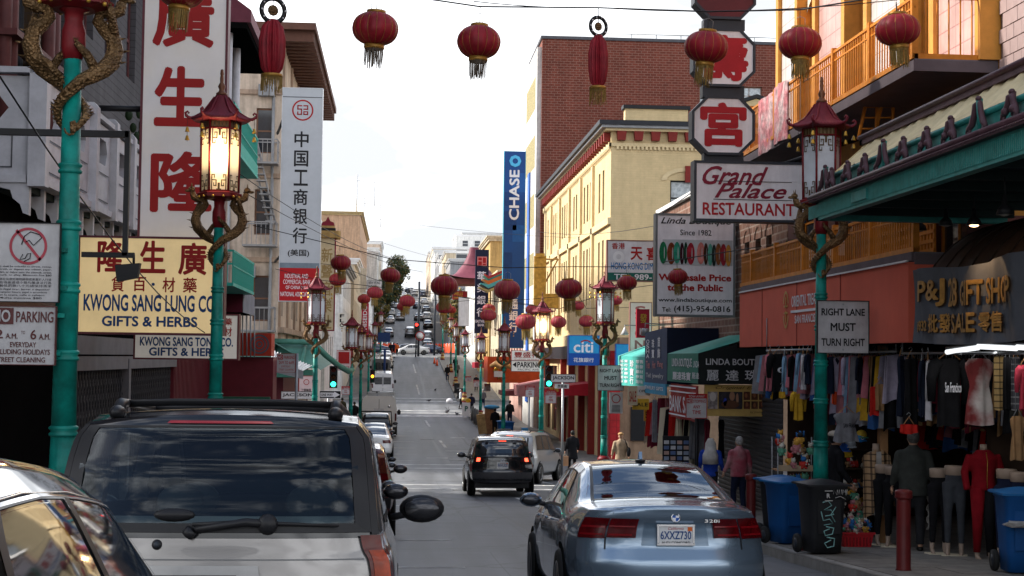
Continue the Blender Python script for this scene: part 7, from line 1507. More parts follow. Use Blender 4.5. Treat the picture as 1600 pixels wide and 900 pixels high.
sedan('beige silver parked saloon behind the white coupe',PAINTS['palesilver'],-1.05,75.5,0,PG)
def pickup(lb,pnt,X,Y):
 st=[(.1,.88,.5,1.0,.8,1.04),(.5,.9,.45,1.02,.8,1.05),(1.6,.9,.45,1.02,.8,1.06),(1.9,.9,.45,1.03,.7,1.6),(2.3,.9,.45,1.03,.68,1.72),(3.,.9,.45,1.03,.68,1.7),(3.6,.9,.45,1.02,.74,1.2),(4.6,.85,.5,.95,.7,1.0)]
 c=Car('pickup_truck',lb,'truck',st,[(.5,0),(1.0,0)],.1,[(.5,0)],.2,pnt,X,Y,0,group=PG);c.body(30);tw_(c,None,1.82,2.2,-.9,.9,'rear_window',GLASSL);c.sidewins([(2.3,2.3,3.4,3.0,4.15,5.0)],CGO)
 for sd in(1,-1):mb=MB();c.patch(c.Cp,[(sd*.88,2.),(sd*1.,2.),(sd*1.,3.8),(sd*.88,3.8)],TLR,.012,2,4,mb);part('tail_lamp',mb,c.root)
 mb=MB();mb.tube([(-.85,1.7,1.05),(-.8,1.7,1.85),(.8,1.7,1.85),(.85,1.7,1.05)],.04,TRIM,6);part('rack',mb,c.root);c.wheels((1.,3.9),.37,.8);c.plate(0,.7,'',cal=False);c.mirrors(3.3,1.15,.9,TRIM,1.2)
pickup('black and white pickup truck with rack in the left row',PAINTS['black'],-1.0,81.5)
def boxvan(lb,pnt,X,Y,W,H,L,nm='van',win=True,extra=False):
 hw=W/2;r=thing(nm,lb,'van',(X,Y,gz(Y)),group=PG);r.rotation_euler=(slope(Y+2),0,0);m=MB()
 def sect(u,v):
  a=2*pi*v;e=.28;cx_=math.copysign(abs(math.cos(a))**e,math.cos(a));cz_=math.copysign(abs(math.sin(a))**e,math.sin(a));tp=1-.1*max(0,cz_)*(1 if cz_>.3 else 0)
  yv=L*u;sh=1 if u<.7 else 1-max(0,(u-.7))*1.3
  return(hw*cx_*tp,yv,.45+(H-.45)/2+(H-.45)/2*cz_*(sh if cz_>0 else 1))
 m.grid(sect,20,40,pnt,flip=False);m.add([sect(0,j/40)for j in range(40)],[tuple(range(40))],pnt);m.add([sect(1,j/40)for j in range(40)],[tuple(range(39,-1,-1))],pnt);part('body',m,r)
 if win:
  for sd in(-1,1):
   m=MB();x0,x1=sorted((sd*.06,sd*hw*.74));m.box(x0,x1,-.02,0,H*.55,H*.84,CGO);part('rear_window',m,r)
 m=MB();m.box(-.012,.012,-.015,0,.6,H*.92,TRIM);part('door_seam',m,r)
 for sd in(-1,1):
  m=MB();m.box(sd*hw*.93-.06,sd*hw*.93+.04,-.03,.05,H*.4,H*.58,TLR);part('tail_lamp',m,r)
  m=MB();m.ell((0,0,0),(.12,.06,.17),TRIM,10,7);part('mirror',m,r,loc=(sd*(hw+.12),L*.72,H*.55))
  for y in(.9,L-1):m=MB();m.lathe([(.2,-.12),(.36,-.12),(.38,-.08),(.38,.08),(.36,.12),(.2,.12),(0,.1)],RUB,n=20);m.xf(Matrix.Rotation(sd*pi/2,4,'Y'));part('wheel',m,r,loc=(sd*(hw-.1),y,.38))
 m=MB();m.box(-hw*.95,hw*.95,-.12,.05,.45,.62,TRIM);part('bumper',m,r)
 m=MB();m.box(-.18,.18,-.03,0,.9,1.05,mat('plate white'));part('number_plate',m,r)
 if extra:
  for i,(x,y,w)in enumerate(((-.7,.3,.5),(-.1,.5,.7),(.5,1.2,.4),(0,2.2,.8))):m=MB();m.box(x,x+w,y,y+.6,H,H+.22,STEEL);part('roof_box',m,r)
  m=MB();m.ell((.6,-.02,H*.75),(.09,.04,.09),CHR,10,6);part('lamp',m,r)
  m=MB();m.box(hw-.04,hw+.03,.2,L-1.2,1.1,1.16,TRIM);m.box(-.3,.3,-.025,0,1.2,1.7,mat('door pale',(.5,.5,.52),.5));part('side_trim',m,r)
 return r
boxvan('white boxy camper van with equipment on its roof in the left row',PAINTS['white'],-.95,92,2.15,2.45,5.5,'camper_van',False,True)
boxvan('white van with two rear windows beyond the second crossing',PAINTS['white'],-1.15,142,2.0,2.25,5.2)
boxvan('dark grey tall van ahead of the white van',PAINTS['grey'],-1.5,160,2.0,2.5,5.2)
sedan('grey parked saloon in front of the camper van',PAINTS['grey'],-1.05,99,0,PG)
suv('white parked sport utility vehicle before the second crossing on the left','car',PAINTS['white'],-1.05,105.5,0,PG,False)
sedan('dark parked saloon nearest the second crossing on the left',PAINTS['dblue'],-1.05,113,0,PG)
sedan('pale parked saloon beyond the dark grey tall van',PAINTS['palesilver'],-1.3,167,0,PG)
suv('black parked sport utility vehicle before the far white one','car',PAINTS['black'],-1.3,175,0,PG,False)
suv('white sport utility vehicle parked near the far crossing on the left','car',PAINTS['white'],-1.2,183,0,PG,False)
sedan('white parked car in front of the far white sport utility vehicle',PAINTS['palesilver'],-1.3,192,0,PG)
c=sedan('white saloon driving across the far crossing, seen from its side',PAINTS['white'],7.0,214,-pi/2,None);
c.root.location=G(673,213.5);c.root.rotation_euler=(0,0,pi/2)
for px,Y,pn,yaw,lb in((666,228,'black',pi/2-.4,'black car waiting behind the white crossing saloon'),(660,233,'palesilver',pi/2-.15,'pale car behind the black car at the far crossing'),(695,229,'dblue',pi/2-.5,'dark blue car right of the signal post at the far crossing'),(612,222,'dblue',pi/2,'dark car at the left side of the far crossing')):
 c=sedan(lb,PAINTS[pn],0,Y,0,'cars at the far crossing');c.root.location=G(px,Y);c.root.rotation_euler=(0,0,yaw)
base={}
for i,(px,Y,pn,tp,lb)in enumerate(((610,290,'white','s','white car parked low on the left of the hill'),(611,312,'white','v','white car second on the left of the hill'),(610,335,'dblue','v','dark car on the left of the hill'),(612,360,'dblue','s','dark blue car higher on the left of the hill'),(612,390,'palesilver','v','pale tall car below the tree'),(620,430,'dblue','s','dark car beside the tree foot'),(622,465,'dblue','s','highest dark car on the left of the hill'),(642,268,'palesilver','v','silver pickup shaped car climbing the hill'),(643,540,'white','s','small white car far up the road'),(670,262,'palesilver','v','silver tall car parked on the right of the hill foot'),(670,248,'grey','s','grey saloon parked right of the signal post'),(668,300,'white','v','white car on the right behind the posts'),(667,330,'grey','s','grey car higher on the right side'),(664,365,'white','s','white car midway up the right side'),(662,400,'dblue','v','dark car high on the right side'),(660,440,'palesilver','s','highest pale car on the right side'),(617,345,'white','s','white car double parked beside the left hill row'),(626,300,'palesilver','s','pale car coming down in the left hill lane'),(631,395,'white','s','white car coming down halfway up the hill'),(634,350,'grey','v','grey tall car coming down the hill lane'),(652,345,'dblue','s','dark car climbing in the right hill lane'),(649,420,'white','v','white tall car climbing near the top'),(655,300,'grey','s','grey car climbing behind the silver pickup shaped one'),(608,268,'palesilver','s','pale car nearest the crossing on the left hill side'),(637,480,'dblue','v','dark tall car near the road top'),(670,282,'black','s','black car parked on the right above the silver one'),(616,410,'grey','s','grey car beside the pale tall one below the tree'))):
 key=(pn,tp)
 if key not in base:
  c=sedan(lb,PAINTS[pn],0,Y,0,'cars on the hill')if tp=='s' else suv(lb,'car',PAINTS[pn],0,Y,0,'cars on the hill',False);base[key]=c.root;o=c.root
 else:o=copy_tree(base[key]);o['label']=lb
 o.location=G(px,Y);o.rotation_euler=(slope(Y+2),0,0)
 # people
def blob(mb,vox,m,smooth=4):
 me=mb.mesh();o=bpy.data.objects.new('tmp',me);COL.objects.link(o)
 r=o.modifiers.new('r','REMESH');r.mode='VOXEL';r.voxel_size=vox;r.use_smooth_shade=True
 s=o.modifiers.new('s','SMOOTH');s.factor=.5;s.iterations=smooth
 dg=bpy.context.evaluated_depsgraph_get();dg.update();out=bpy.data.meshes.new_from_object(o.evaluated_get(dg))
 bpy.data.objects.remove(o);out.materials.clear();out.materials.append(m)
 out.polygons.foreach_set('material_index',[0]*len(out.polygons));out.polygons.foreach_set('use_smooth',[True]*len(out.polygons));return out
def skin(n='skin light',c=(.42,.24,.16)):return mat(n,c,.55,var=.1)
def person(lb,loc,rz,h=1.7,top=None,bot=None,hair=None,coat=0.,arms=((.12,.04),(.12,.04)),stride=.12,hat=None,shoes=None,hood=False,vox=.022,bag=False,belly=1.,skin_m=None,cut=False,scarf=None,cat='person'):
 """faces -Y in its own frame; coat: how far the jacket reaches below the hip; arms: (forward swing, out) per side"""
 r=thing('person',lb,cat,loc,rz);sk=skin_m or skin();K=h/1.7;V=lambda x,y,z:Vector((x*K,y*K,z*K))
 hip,sh,nk=.90,1.40,1.46
 feet=[V(.09,-stride,.06),V(-.09,stride,.06)];knees=[V(.095,-stride*.75-.03,.48),V(-.095,stride*.35-.03,.48)];hips=[V(.09,0,hip),V(-.09,0,hip)]
 hands=[];elb=[];shl=[]
 for i,sd in enumerate((1,-1)):
  f,o=arms[i];shl.append(V(sd*.185,0,sh-.02));elb.append(V(sd*(.235+o*.5),-f*.3+.03,1.12));hands.append(V(sd*(.25+o),-f-.04,.88+abs(f)*.35))
  # body: skin
 b=MB();b.ell(V(0,-.005,1.585),(.078*K,.095*K,.115*K),sk,18,12);b.ell(V(0,-.055,1.52),(.05*K,.045*K,.05*K),sk,12,8);b.tube([V(0,.01,1.38),V(0,0,1.5)],[.062*K,.055*K],sk,12)
 b.tube([V(0,0,.9),V(0,0,1.1),V(0,0,1.38)],[.13*K,.12*K,.15*K],sk,12,flat=.7)
 for i in range(2):
  b.tube([V(0,0,1.36),shl[i],elb[i],hands[i]],[.07*K,.055*K,.038*K,.028*K],sk,8);b.tube([hips[i],knees[i],feet[i]],[.08*K,.055*K,.04*K],sk,8)
 b.ell(V(0,-.098,1.575),(.013*K,.018*K,.022*K),sk,8,6)
 for sd in(1,-1):b.ell(V(sd*.078,.0,1.575),(.012*K,.02*K,.03*K),sk,8,6)
 me=blob(b,vox,sk,2)
 # face, hands with fingers joined to the same mesh
 x=MB()
 for sd in(1,-1):x.ell(V(sd*.03,-.088,1.595),(.012*K,.008*K,.008*K),mat('eye white',(.6,.58,.55),.3),8,5);x.ell(V(sd*.03,-.095,1.595),(.006*K,.004*K,.006*K),TK,6,4);x.ell(V(sd*.03,-.09,1.615),(.02*K,.006*K,.004*K),hair or TK,6,4)
 x.ell(V(0,-.092,1.53),(.024*K,.008*K,.006*K),mat('lips',(.3,.1,.08),.5),8,5)
 if vox<.03:
  for i,sd in enumerate((1,-1)):
   hd=hands[i];dn=(hands[i]-elb[i]).normalized();x.ell(hd+dn*.05*K,(.022*K,.04*K,.05*K),sk,10,7)
   for q in range(4):
    bs=hd+dn*.085*K+Vector((0,(-.027+.018*q)*K,0));L=(.05,.062,.058,.042)[q]*K;x.tube([bs,bs+dn*L*.5+Vector((-sd*.004,0,0)),bs+dn*L*.85+Vector((-sd*.018,0,0))],[.0085*K,.008*K,.006*K],sk,6)
   x.tube([hd+dn*.03*K+Vector((0,-.03*K,0)),hd+dn*.065*K+Vector((-sd*.01,-.05*K,0)),hd+dn*.09*K+Vector((-sd*.015,-.052*K,0))],[.011*K,.009*K,.007*K],sk,6)
 o=part('body',me,r);import bmesh
 bmx=bmesh.new();bmx.from_mesh(me);xm=x.mesh();n0=len(me.materials)
 for m_ in xm.materials:me.materials.append(m_)
 for p_ in xm.polygons:p_.material_index+=n0
 bmx.from_mesh(xm);bmx.to_mesh(me);bmx.free()
 # trousers
 if bot:
  t=MB();t.tube([V(0,.01,hip-.06),V(0,.01,hip+.1)],[.155*K*belly,.15*K*belly],bot,14,flat=.72)
  for i in range(2):t.tube([hips[i]+V(0,.01,.02),hips[i]+V(0,.01,-.1),knees[i],feet[i]+V(0,.0,.04)],[.1*K,.095*K,.07*K,.06*K],bot,12)
  part('trousers',blob(t,vox,bot),r)
 if top:
  t=MB();zb=hip-coat;q=max(0,coat)
  t.tube([V(0,.01,zb),V(0,.01,hip),V(0,0,1.12),V(0,.0,1.3),V(0,.01,1.42),V(0,.01,1.47)],[(.19+.04*(q>.2))*K*belly,.18*K*belly,.175*K*belly,.195*K,.15*K,.075*K],top,18,flat=.66)
  for i,sd in enumerate((1,-1)):
   t.ell(shl[i]+V(-sd*.01,0,-.02),(.075*K,.075*K,.07*K),top,10,8);t.tube([shl[i],elb[i],hands[i]+V(0,0,.02)],[.072*K,.06*K,.047*K],top,10)
  t.tube([V(0,.01,1.44),V(0,.01,1.50)],[.08*K,.07*K],top,12);part('jacket',blob(t,vox,top,3),r)
 if shoes is not None:
  t=MB()
  for i in range(2):t.ell(feet[i]+V(0,-.05,-.02),(.05*K,.135*K,.045*K),shoes,12,8)
  part('shoes',t,r)
 if hair and not hood:
  t=MB();t.ell(V(0,.018,1.61),(.088*K,.096*K,.108*K),hair,16,12);t.v=[v if not(v.y<-.045*K and v.z<1.66*K)else Vector((v.x,-.045*K,max(v.z,1.6*K)))for v in t.v];part('hair',t,r)
 if hat:
  t=MB();t.ell(V(0,.01,1.655),(.098*K,.108*K,.062*K),hat,16,10);t.grid(lambda u,v:V(.085*math.cos(pi*u),-.07-.1*v*math.sin(pi*u),1.645-.02*v),10,3,hat);t.grid(lambda u,v:V(.085*math.cos(pi*u),-.07-.1*v*math.sin(pi*u),1.637-.02*v),10,3,hat);part('hat',t,r)
 if hood:
  t=MB();t.tube([V(0,.04,1.1),V(0,.05,1.3),V(0,.03,1.42),V(0,.02,1.58),V(0,.02,1.7)],[.19*K,.19*K,.14*K,.125*K,.06*K],hood,16,flat=.8);t.v=[v if v.y>-.06*K else Vector((v.x,-.06*K,v.z))for v in t.v];part('headscarf',t,r)
 if scarf:
  t=MB();t.torus((0,.0,1.45*K),.09*K,.03*K,scarf,18,8);part('scarf',t,r)
 return r
def cloth(n,c=None,rough=.85,**k):return mat('cloth '+n,c,rough,var=.25,scale=7,bump=.35,spec=.08,**k)
HG=mat('hair grey',(.36,.35,.34),.7,var=.5,scale=30);HB=mat('hair black',(.012,.011,.01),.5);HGB=mat('hair salt',(.09,.085,.08),.7,var=.6,scale=30)
CK=cloth('black',(.012,.012,.014));CG2=cloth('olive grey',(.045,.048,.044));CD=cloth('dark',(.025,.025,.028));CP=cloth('rose knit',(.36,.07,.1),kind='two',col2=(.42,.2,.22));CBE=cloth('beige quilt',(.42,.31,.21));CBL=cloth('royal blue',(.02,.06,.38));CWH=cloth('white scarf',(.55,.53,.5));CNV=cloth('navy',(.015,.02,.045));CTN=cloth('olive',(.05,.05,.03))
SHB=mat('black shoe',(.012,.011,.01),.4);SHW=mat('white shoe',(.55,.55,.53),.6)
def PG_(px,Y,road_=False):return G(px,Y,0 if road_ else.145)
man=person('older man in a dark olive jacket seen from behind before the leg mannequins',PG_(1427,21.6),pi-.25,1.72,CG2,CD,HGB,.12,((.05,.03),(.02,.05)),.07,None,SHB,belly=1.12)
m=MB();m.grid(lambda u,v:(-.3+.02*math.sin(v*20)+.1*u,-.1+.03*math.sin(u*9),.8-.5*v),8,12,mat('carrier bag',(.4,.38,.36),.6));part('carrier_bag',m,man)
person('man in a white cap and dark quilted jacket looking right beside the near lamp pole',PG_(1306,23.2),pi/2+.1,1.7,CK,CD,HB,.05,((.1,.02),(.1,.02)),.05,mat('cream cap',(.5,.44,.36),.8,bump=.2),SHB)
person('grey haired woman in a rose pink cardigan walking away by the dark shutter',PG_(1156,31.6),pi+.3,1.6,CP,CNV,HG,.08,((.08,.05),(.0,.05)),.06,None,SHB,belly=1.15)
person('woman in a long white headscarf and royal blue top beside the clothes rails',PG_(1112,33.2),pi-.3,1.56,CBL,CD,HB,.1,((.15,.03),(.1,.03)),.05,None,SHB,hood=CWH)
wb=person('woman in a beige quilted coat and tan hat seen from behind at the crossing corner',PG_(972,50.),pi-.1,1.62,CBE,CBE,None,.35,((.05,.04),(.05,.04)),.06,cloth('tan hat',(.45,.26,.12)),SHB,vox=.026)
m=MB();m.ell((-.26,.08,1.0),(.07,.13,.16),CK,12,8);m.tube([(-.24,.1,1.12),(-.12,.12,1.42)],.015,CK,5);part('shoulder_bag',m,wb)
bk_=person('man in long black coat and white shoes carrying a paper bag over the crossing',G(897,60.2),pi+.15,1.7,CK,CK,HB,.32,((.02,.03),(.12,.02)),.1,None,SHW,vox=.026)
bg_=thing('paper_bag','brown paper carrier bag held by the man in the black coat','bag',G(885.5,59.9)+Vector((0,0,.32)));m=MB();m.cbox((0,0,.2),(.26,.14,.38),mat('kraft paper',(.4,.22,.12),.8,var=.25,bump=.3));m.tube([(-.06,0,.38),(-.03,0,.48),(.03,0,.48),(.06,0,.38)],.006,CREAM,5);part('bag',m,bg_)
for px,Y,rz,t_,b_,hr,h,lb in((799,105,pi,CK,CNV,HB,1.74,'man in black jacket and blue jeans walking away beside the blue recycling bins'),(722,127,pi/2,cloth('pale shirt',(.45,.48,.52)),CK,HG,1.62,'stooping man in a pale shirt at the kerb by the newspaper box'),(739,119,pi,CNV,CK,HB,1.66,'person in dark blue jacket behind the grey bollards'),(701,161,0,CK,CNV,HB,1.75,'person in black jacket walking towards us past the painted lamp foot'),(716,166,pi,cloth('grey coat',(.12,.12,.13)),CK,HB,1.7,'person in grey coat on the far right pavement'),(713,176,pi,CK,CK,HB,1.7,'dark figure farther along the right pavement'),(746,148,0,CK,CK,HB,1.65,'dark figure under the red square awning'),(757,128,pi,cloth('grey coat'),CNV,HG,1.6,'person in grey beside the dark shop doors on the right'),(538,108,pi,CTN,CK,HB,1.72,'man in an olive jacket on the left pavement beyond the crossing'),(557,100,pi,CK,CK,HB,1.7,'dark dressed person left of the parked pickup'),(600,150,0,CK,CNV,HB,1.7,'dark figure between van and blue post on the left'),(612,207,pi,CK,CK,HB,1.7,'first of three dark figures waiting at the far crossing'),(616.5,207,pi,CNV,CK,HB,1.7,'second of three dark figures waiting at the far crossing'),(622,206,pi,cloth('orange vest',(.6,.12,.03)),CK,HB,1.7,'worker in an orange vest at the far crossing'),(592,168,pi,cloth('pinkish',(.4,.22,.2)),CK,HB,1.6,'person in pink on the far left pavement'),(776,92,pi,CK,CK,HB,1.65,'dark figure in the doorway behind the cardboard bundles')):
 person(lb,PG_(px,Y),rz,h,t_,b_,hr,.08,((.06,.03),(.04,.03)),.12,None,SHB,vox=.045)
 # mannequins and goods
MAN=mat('mannequin plastic',(.36,.27,.21),.45,var=.08)
def legs(px,Y,lb,col,rz=0,h=1.17,hipz=True):
 r=thing('leg_mannequin',lb,'mannequin',PG_(px,Y),rz,'leg mannequins in tights');k=h/1.0
 t=MB();t.tube([(0,0,.8*k),(0,0,.96*k)],[.125,.12],col,16,flat=.72)
 for sd in(1,-1):t.tube([(sd*.075,0,.84*k),(sd*.085,-.02,.48*k),(sd*.09,.02,.14*k)],[.095,.06,.042],col,12)
 part('tights',blob(t,.02,col),r)
 w=MB();w.lathe([(.1,.92*k),(.13,.93*k),(.135,1.02*k),(.125,1.035*k),(.0,1.04*k)],MAN,n=20,sy=.72);part('waist_form',w,r)
 f=MB()
 for sd in(1,-1):f.tube([(sd*.09,.02,.16*k),(sd*.09,.03,.08),(sd*.09,-.02,.03),(sd*.09,-.1,.015)],[.035,.032,.03,.018],MAN,8)
 part('foot_form',f,r);b=MB();b.box(-.17,.17,-.16,.12,0,.02,CREAM);part('base_plate',b,r);return r
rr_=random.Random(9)
for px,Y,lb,c in((1467,20.9,'leg mannequin in black tights beside the olive jacket man',CK),(1491,20.6,'leg mannequin in grey jeans second from the olive jacket man',cloth('grey denim',(.055,.06,.07))),(1572,19.6,'leg mannequin in dark jeans second from the right edge',CNV),(1592,19.2,'leg mannequin in dark jeans at the right edge',CNV),(1381,22.6,'leg mannequin in black trousers behind the scarf mannequin',CK),(1397,22.3,'leg mannequin in black trousers left of the olive jacket man',CK)):legs(px,Y,lb,c,rr_.uniform(-.5,.5),rr_.uniform(1.12,1.2))
r=thing('mannequin','headless mannequin in a quilted red jacket','mannequin',PG_(1536,19.9));RQ=cloth('quilted red',(.22,.008,.014));t=MB();t.tube([(0,0,.92),(0,0,1.1),(0,0,1.34),(0,0,1.45)],[.17,.15,.19,.09],RQ,18,flat=.7)
for sd in(1,-1):t.tube([(sd*.17,0,1.38),(sd*.25,.02,1.15),(sd*.24,-.05,.92)],[.065,.055,.045],RQ,10)
part('jacket',blob(t,.02,RQ),r);t=MB();t.tube([(0,0,1.42),(0,0,1.52)],[.05,.045],MAN,12);part('neck',t,r);t=MB()
for sd in(1,-1):t.tube([(sd*.08,0,.95),(sd*.08,0,.5),(sd*.09,0,.1)],[.1,.07,.045],RQ if sd<0 else CK,12)
part('trousers',t,r);t=MB();[t.tube([(sd*.09,0,.12),(sd*.09,-.02,.03),(sd*.09,-.12,.02)],[.035,.03,.02],MAN,8)for sd in(1,-1)];part('foot_form',t,r)
t=MB();t.tube([(0,-.135,.95),(0,-.13,1.1),(0,-.145,1.3),(0,-.1,1.42)],.005,GOLDB,4);part('zip',t,r)
r=thing('mannequin','torso mannequin in white lace dress with a tan checked scarf','mannequin',PG_(1369,22.9));DW=cloth('white lace',(.5,.47,.45));t=MB();t.tube([(0,0,.45),(0,0,.75),(0,0,1.0),(0,0,1.12),(0,0,1.3),(0,0,1.4)],[.2,.19,.15,.13,.16,.1],DW,18,flat=.75);part('dress',blob(t,.02,DW),r);t=MB();t.tube([(0,0,1.36),(0,0,1.52)],[.06,.05],MAN,12);t.tube([(0,0,0),(0,0,.5)],.02,STEEL,6);t.lathe([(.16,0),(.16,.02),(0,.03)],STEEL,n=16);part('stand',t,r)
def plaid(name,c,stripes,sc=9.):
 if name in _M:return _M[name]
 m=mat(name,c,.85,var=.15);n=m.node_tree.nodes;l=m.node_tree.links;b=n['Principled BSDF'];src=b.inputs['Base Color'].links[0].from_socket;t=n.new('ShaderNodeTexCoord')
 for d,cc in(('X',stripes),('Z',stripes)):
  w=n.new('ShaderNodeTexWave');w.bands_direction=d;w.inputs['Scale'].default_value=sc;w.wave_profile='SAW';l.new(t.outputs['Object'],w.inputs[0]);g_=n.new('ShaderNodeMath');g_.operation='GREATER_THAN';g_.inputs[1].default_value=.78;l.new(w.outputs['Fac'],g_.inputs[0])
  q=n.new('ShaderNodeMath');q.operation='MULTIPLY';q.inputs[1].default_value=.75;l.new(g_.outputs[0],q.inputs[0]);x=n.new('ShaderNodeMix');x.data_type='RGBA';l.new(q.outputs[0],x.inputs[0]);l.new(src,x.inputs[6]);x.inputs[7].default_value=(*cc,1);src=x.outputs[2]
 l.new(src,b.inputs['Base Color']);return m
SCF=plaid('tan check',(.42,.27,.15),(.03,.02,.02),3.2)
for sd in(1,-1):t=MB();t.grid(lambda u,v:(sd*(.04+.17*u+.03*v),-.15-.03*math.sin(u*8)+.14*u*(1-v),1.44-.1*u-(.75 if sd>0 else.95)*v),8,20,SCF);t.grid(lambda u,v:(sd*(.04+.17*u+.03*v),-.13-.03*math.sin(u*8)+.14*u*(1-v),1.44-.1*u-(.75 if sd>0 else.95)*v),8,20,SCF);part('checked_scarf',t,r)
def garment(px,py,wp,hp,Y,m_,lb,kind='shirt',yaw=0.,group='clothes on hangers',print_=None,pm=None):
 """px, py: middle of the shoulder line; wp, hp: width and length in the photograph"""
 k=Y/F;W,H=wp*k,hp*k;c=P(px,py,Y);rr=random.Random(int(px*7+py));T_=min(.1,W*.22)
 r=thing({'shirt':'hanging_shirt','scarf':'hanging_scarf','dress':'hanging_dress','trousers':'hanging_trousers','bag':'hanging_bag'}[kind],lb,'clothing',c,yaw,group)
 ph,ph2=rr.uniform(0,6),rr.uniform(2,4)
 prof={'shirt':[(0,.34),(.03,.46),(.12,.5),(.4,.46),(.8,.48),(1,.5)],'scarf':[(0,.46),(.05,.5),(1,.5)],'dress':[(0,.34),(.04,.46),(.14,.48),(.4,.32),(.7,.42),(1,.48)],'trousers':[(0,.34),(.2,.42),(1,.36)],'bag':[(0,.3),(.1,.45),(.6,.5),(.95,.45),(1,.3)]}[kind]
 sl=kind in('shirt',);bw_=.62 if sl else 1.
 def hw(t):
  for(a,x),(b,y)in zip(prof,prof[1:]):
   if t<=b:return(x+(y-x)*(t-a)/(b-a))*W*bw_
  return prof[-1][1]*W*bw_
 def f(u,v):
  a=2*pi*u;w=hw(v);x=w*math.copysign(abs(math.cos(a))**.8,math.cos(a));y=T_*math.sin(a)*(.6+.4*v)+(.012+.02*v)*math.sin(x/max(.03,W)*14+ph)*(1 if math.sin(a)<0 else-.6)
  return(x,y,-H*v-.02*W*(abs(x)/max(w,.01))**2*(v<.05)+.012*math.sin(a*ph2)*v)
 b=MB();b.grid(f,28,14,m_);b.add([f(i/28,0)for i in range(28)],[tuple(range(28))],m_);part('cloth',b,r)
 if sl:
  for sd in(1,-1):
   b=MB();x0=W*.27;b.tube([(sd*x0,0,-.05*H),(sd*(W*.4),.0,-.12*H),(sd*W*.47,.01,-.3*H),(sd*W*.46,.02,-rr.uniform(.6,.75)*H)],[T_*.8,T_*.9,T_*.7,T_*.5],m_,10,flat=1.);part('sleeve',b,r)
 b=MB();b.tube([(0,0,.1),(.03,0,.13),(.0,0,.16),(-.03,0,.13)],.005,STEEL,5);b.tube([(-W*.3,0,-.02*H),(0,0,.1),(W*.3,0,-.02*H)],.008,WOOD if rr.random()<.5 else STEEL,5);part('hanger',b,r)
 if print_:
  b=MB();text_mb(b,print_,-W*.22,W*.22,-H*.5,-H*.35,pm or TW,lambda x,z:(x,-T_-.03,z),.02);part('printed_lettering',b,r)
 return r
cl=lambda n,c:cloth(n,c)
NVY=cl('g navy',(.012,.016,.03));BLKC=cl('g black',(.01,.01,.011));PNKC=cl('g pink',(.5,.16,.2));LBL_=cl('g light blue',(.2,.34,.48));REDC=cl('g red',(.45,.02,.015));WHC=cl('g white',(.5,.48,.5));YELC=cl('g yellow',(.55,.32,.03));GRC=cl('g grey',(.2,.2,.22));TANC=cl('g tan',(.3,.17,.08));BURG=cl('g burgundy',(.14,.015,.03));BLUC=cl('g blue',(.03,.09,.25));LILC=cl('g lilac',(.36,.32,.42));PSTR=cl('g pink stripe',(.4,.15,.17));FLOR=mat('palm print',(.5,.45,.42),.8,var=.2,scale=6,kind='two',col2=(.2,.03,.03),bump=.2)
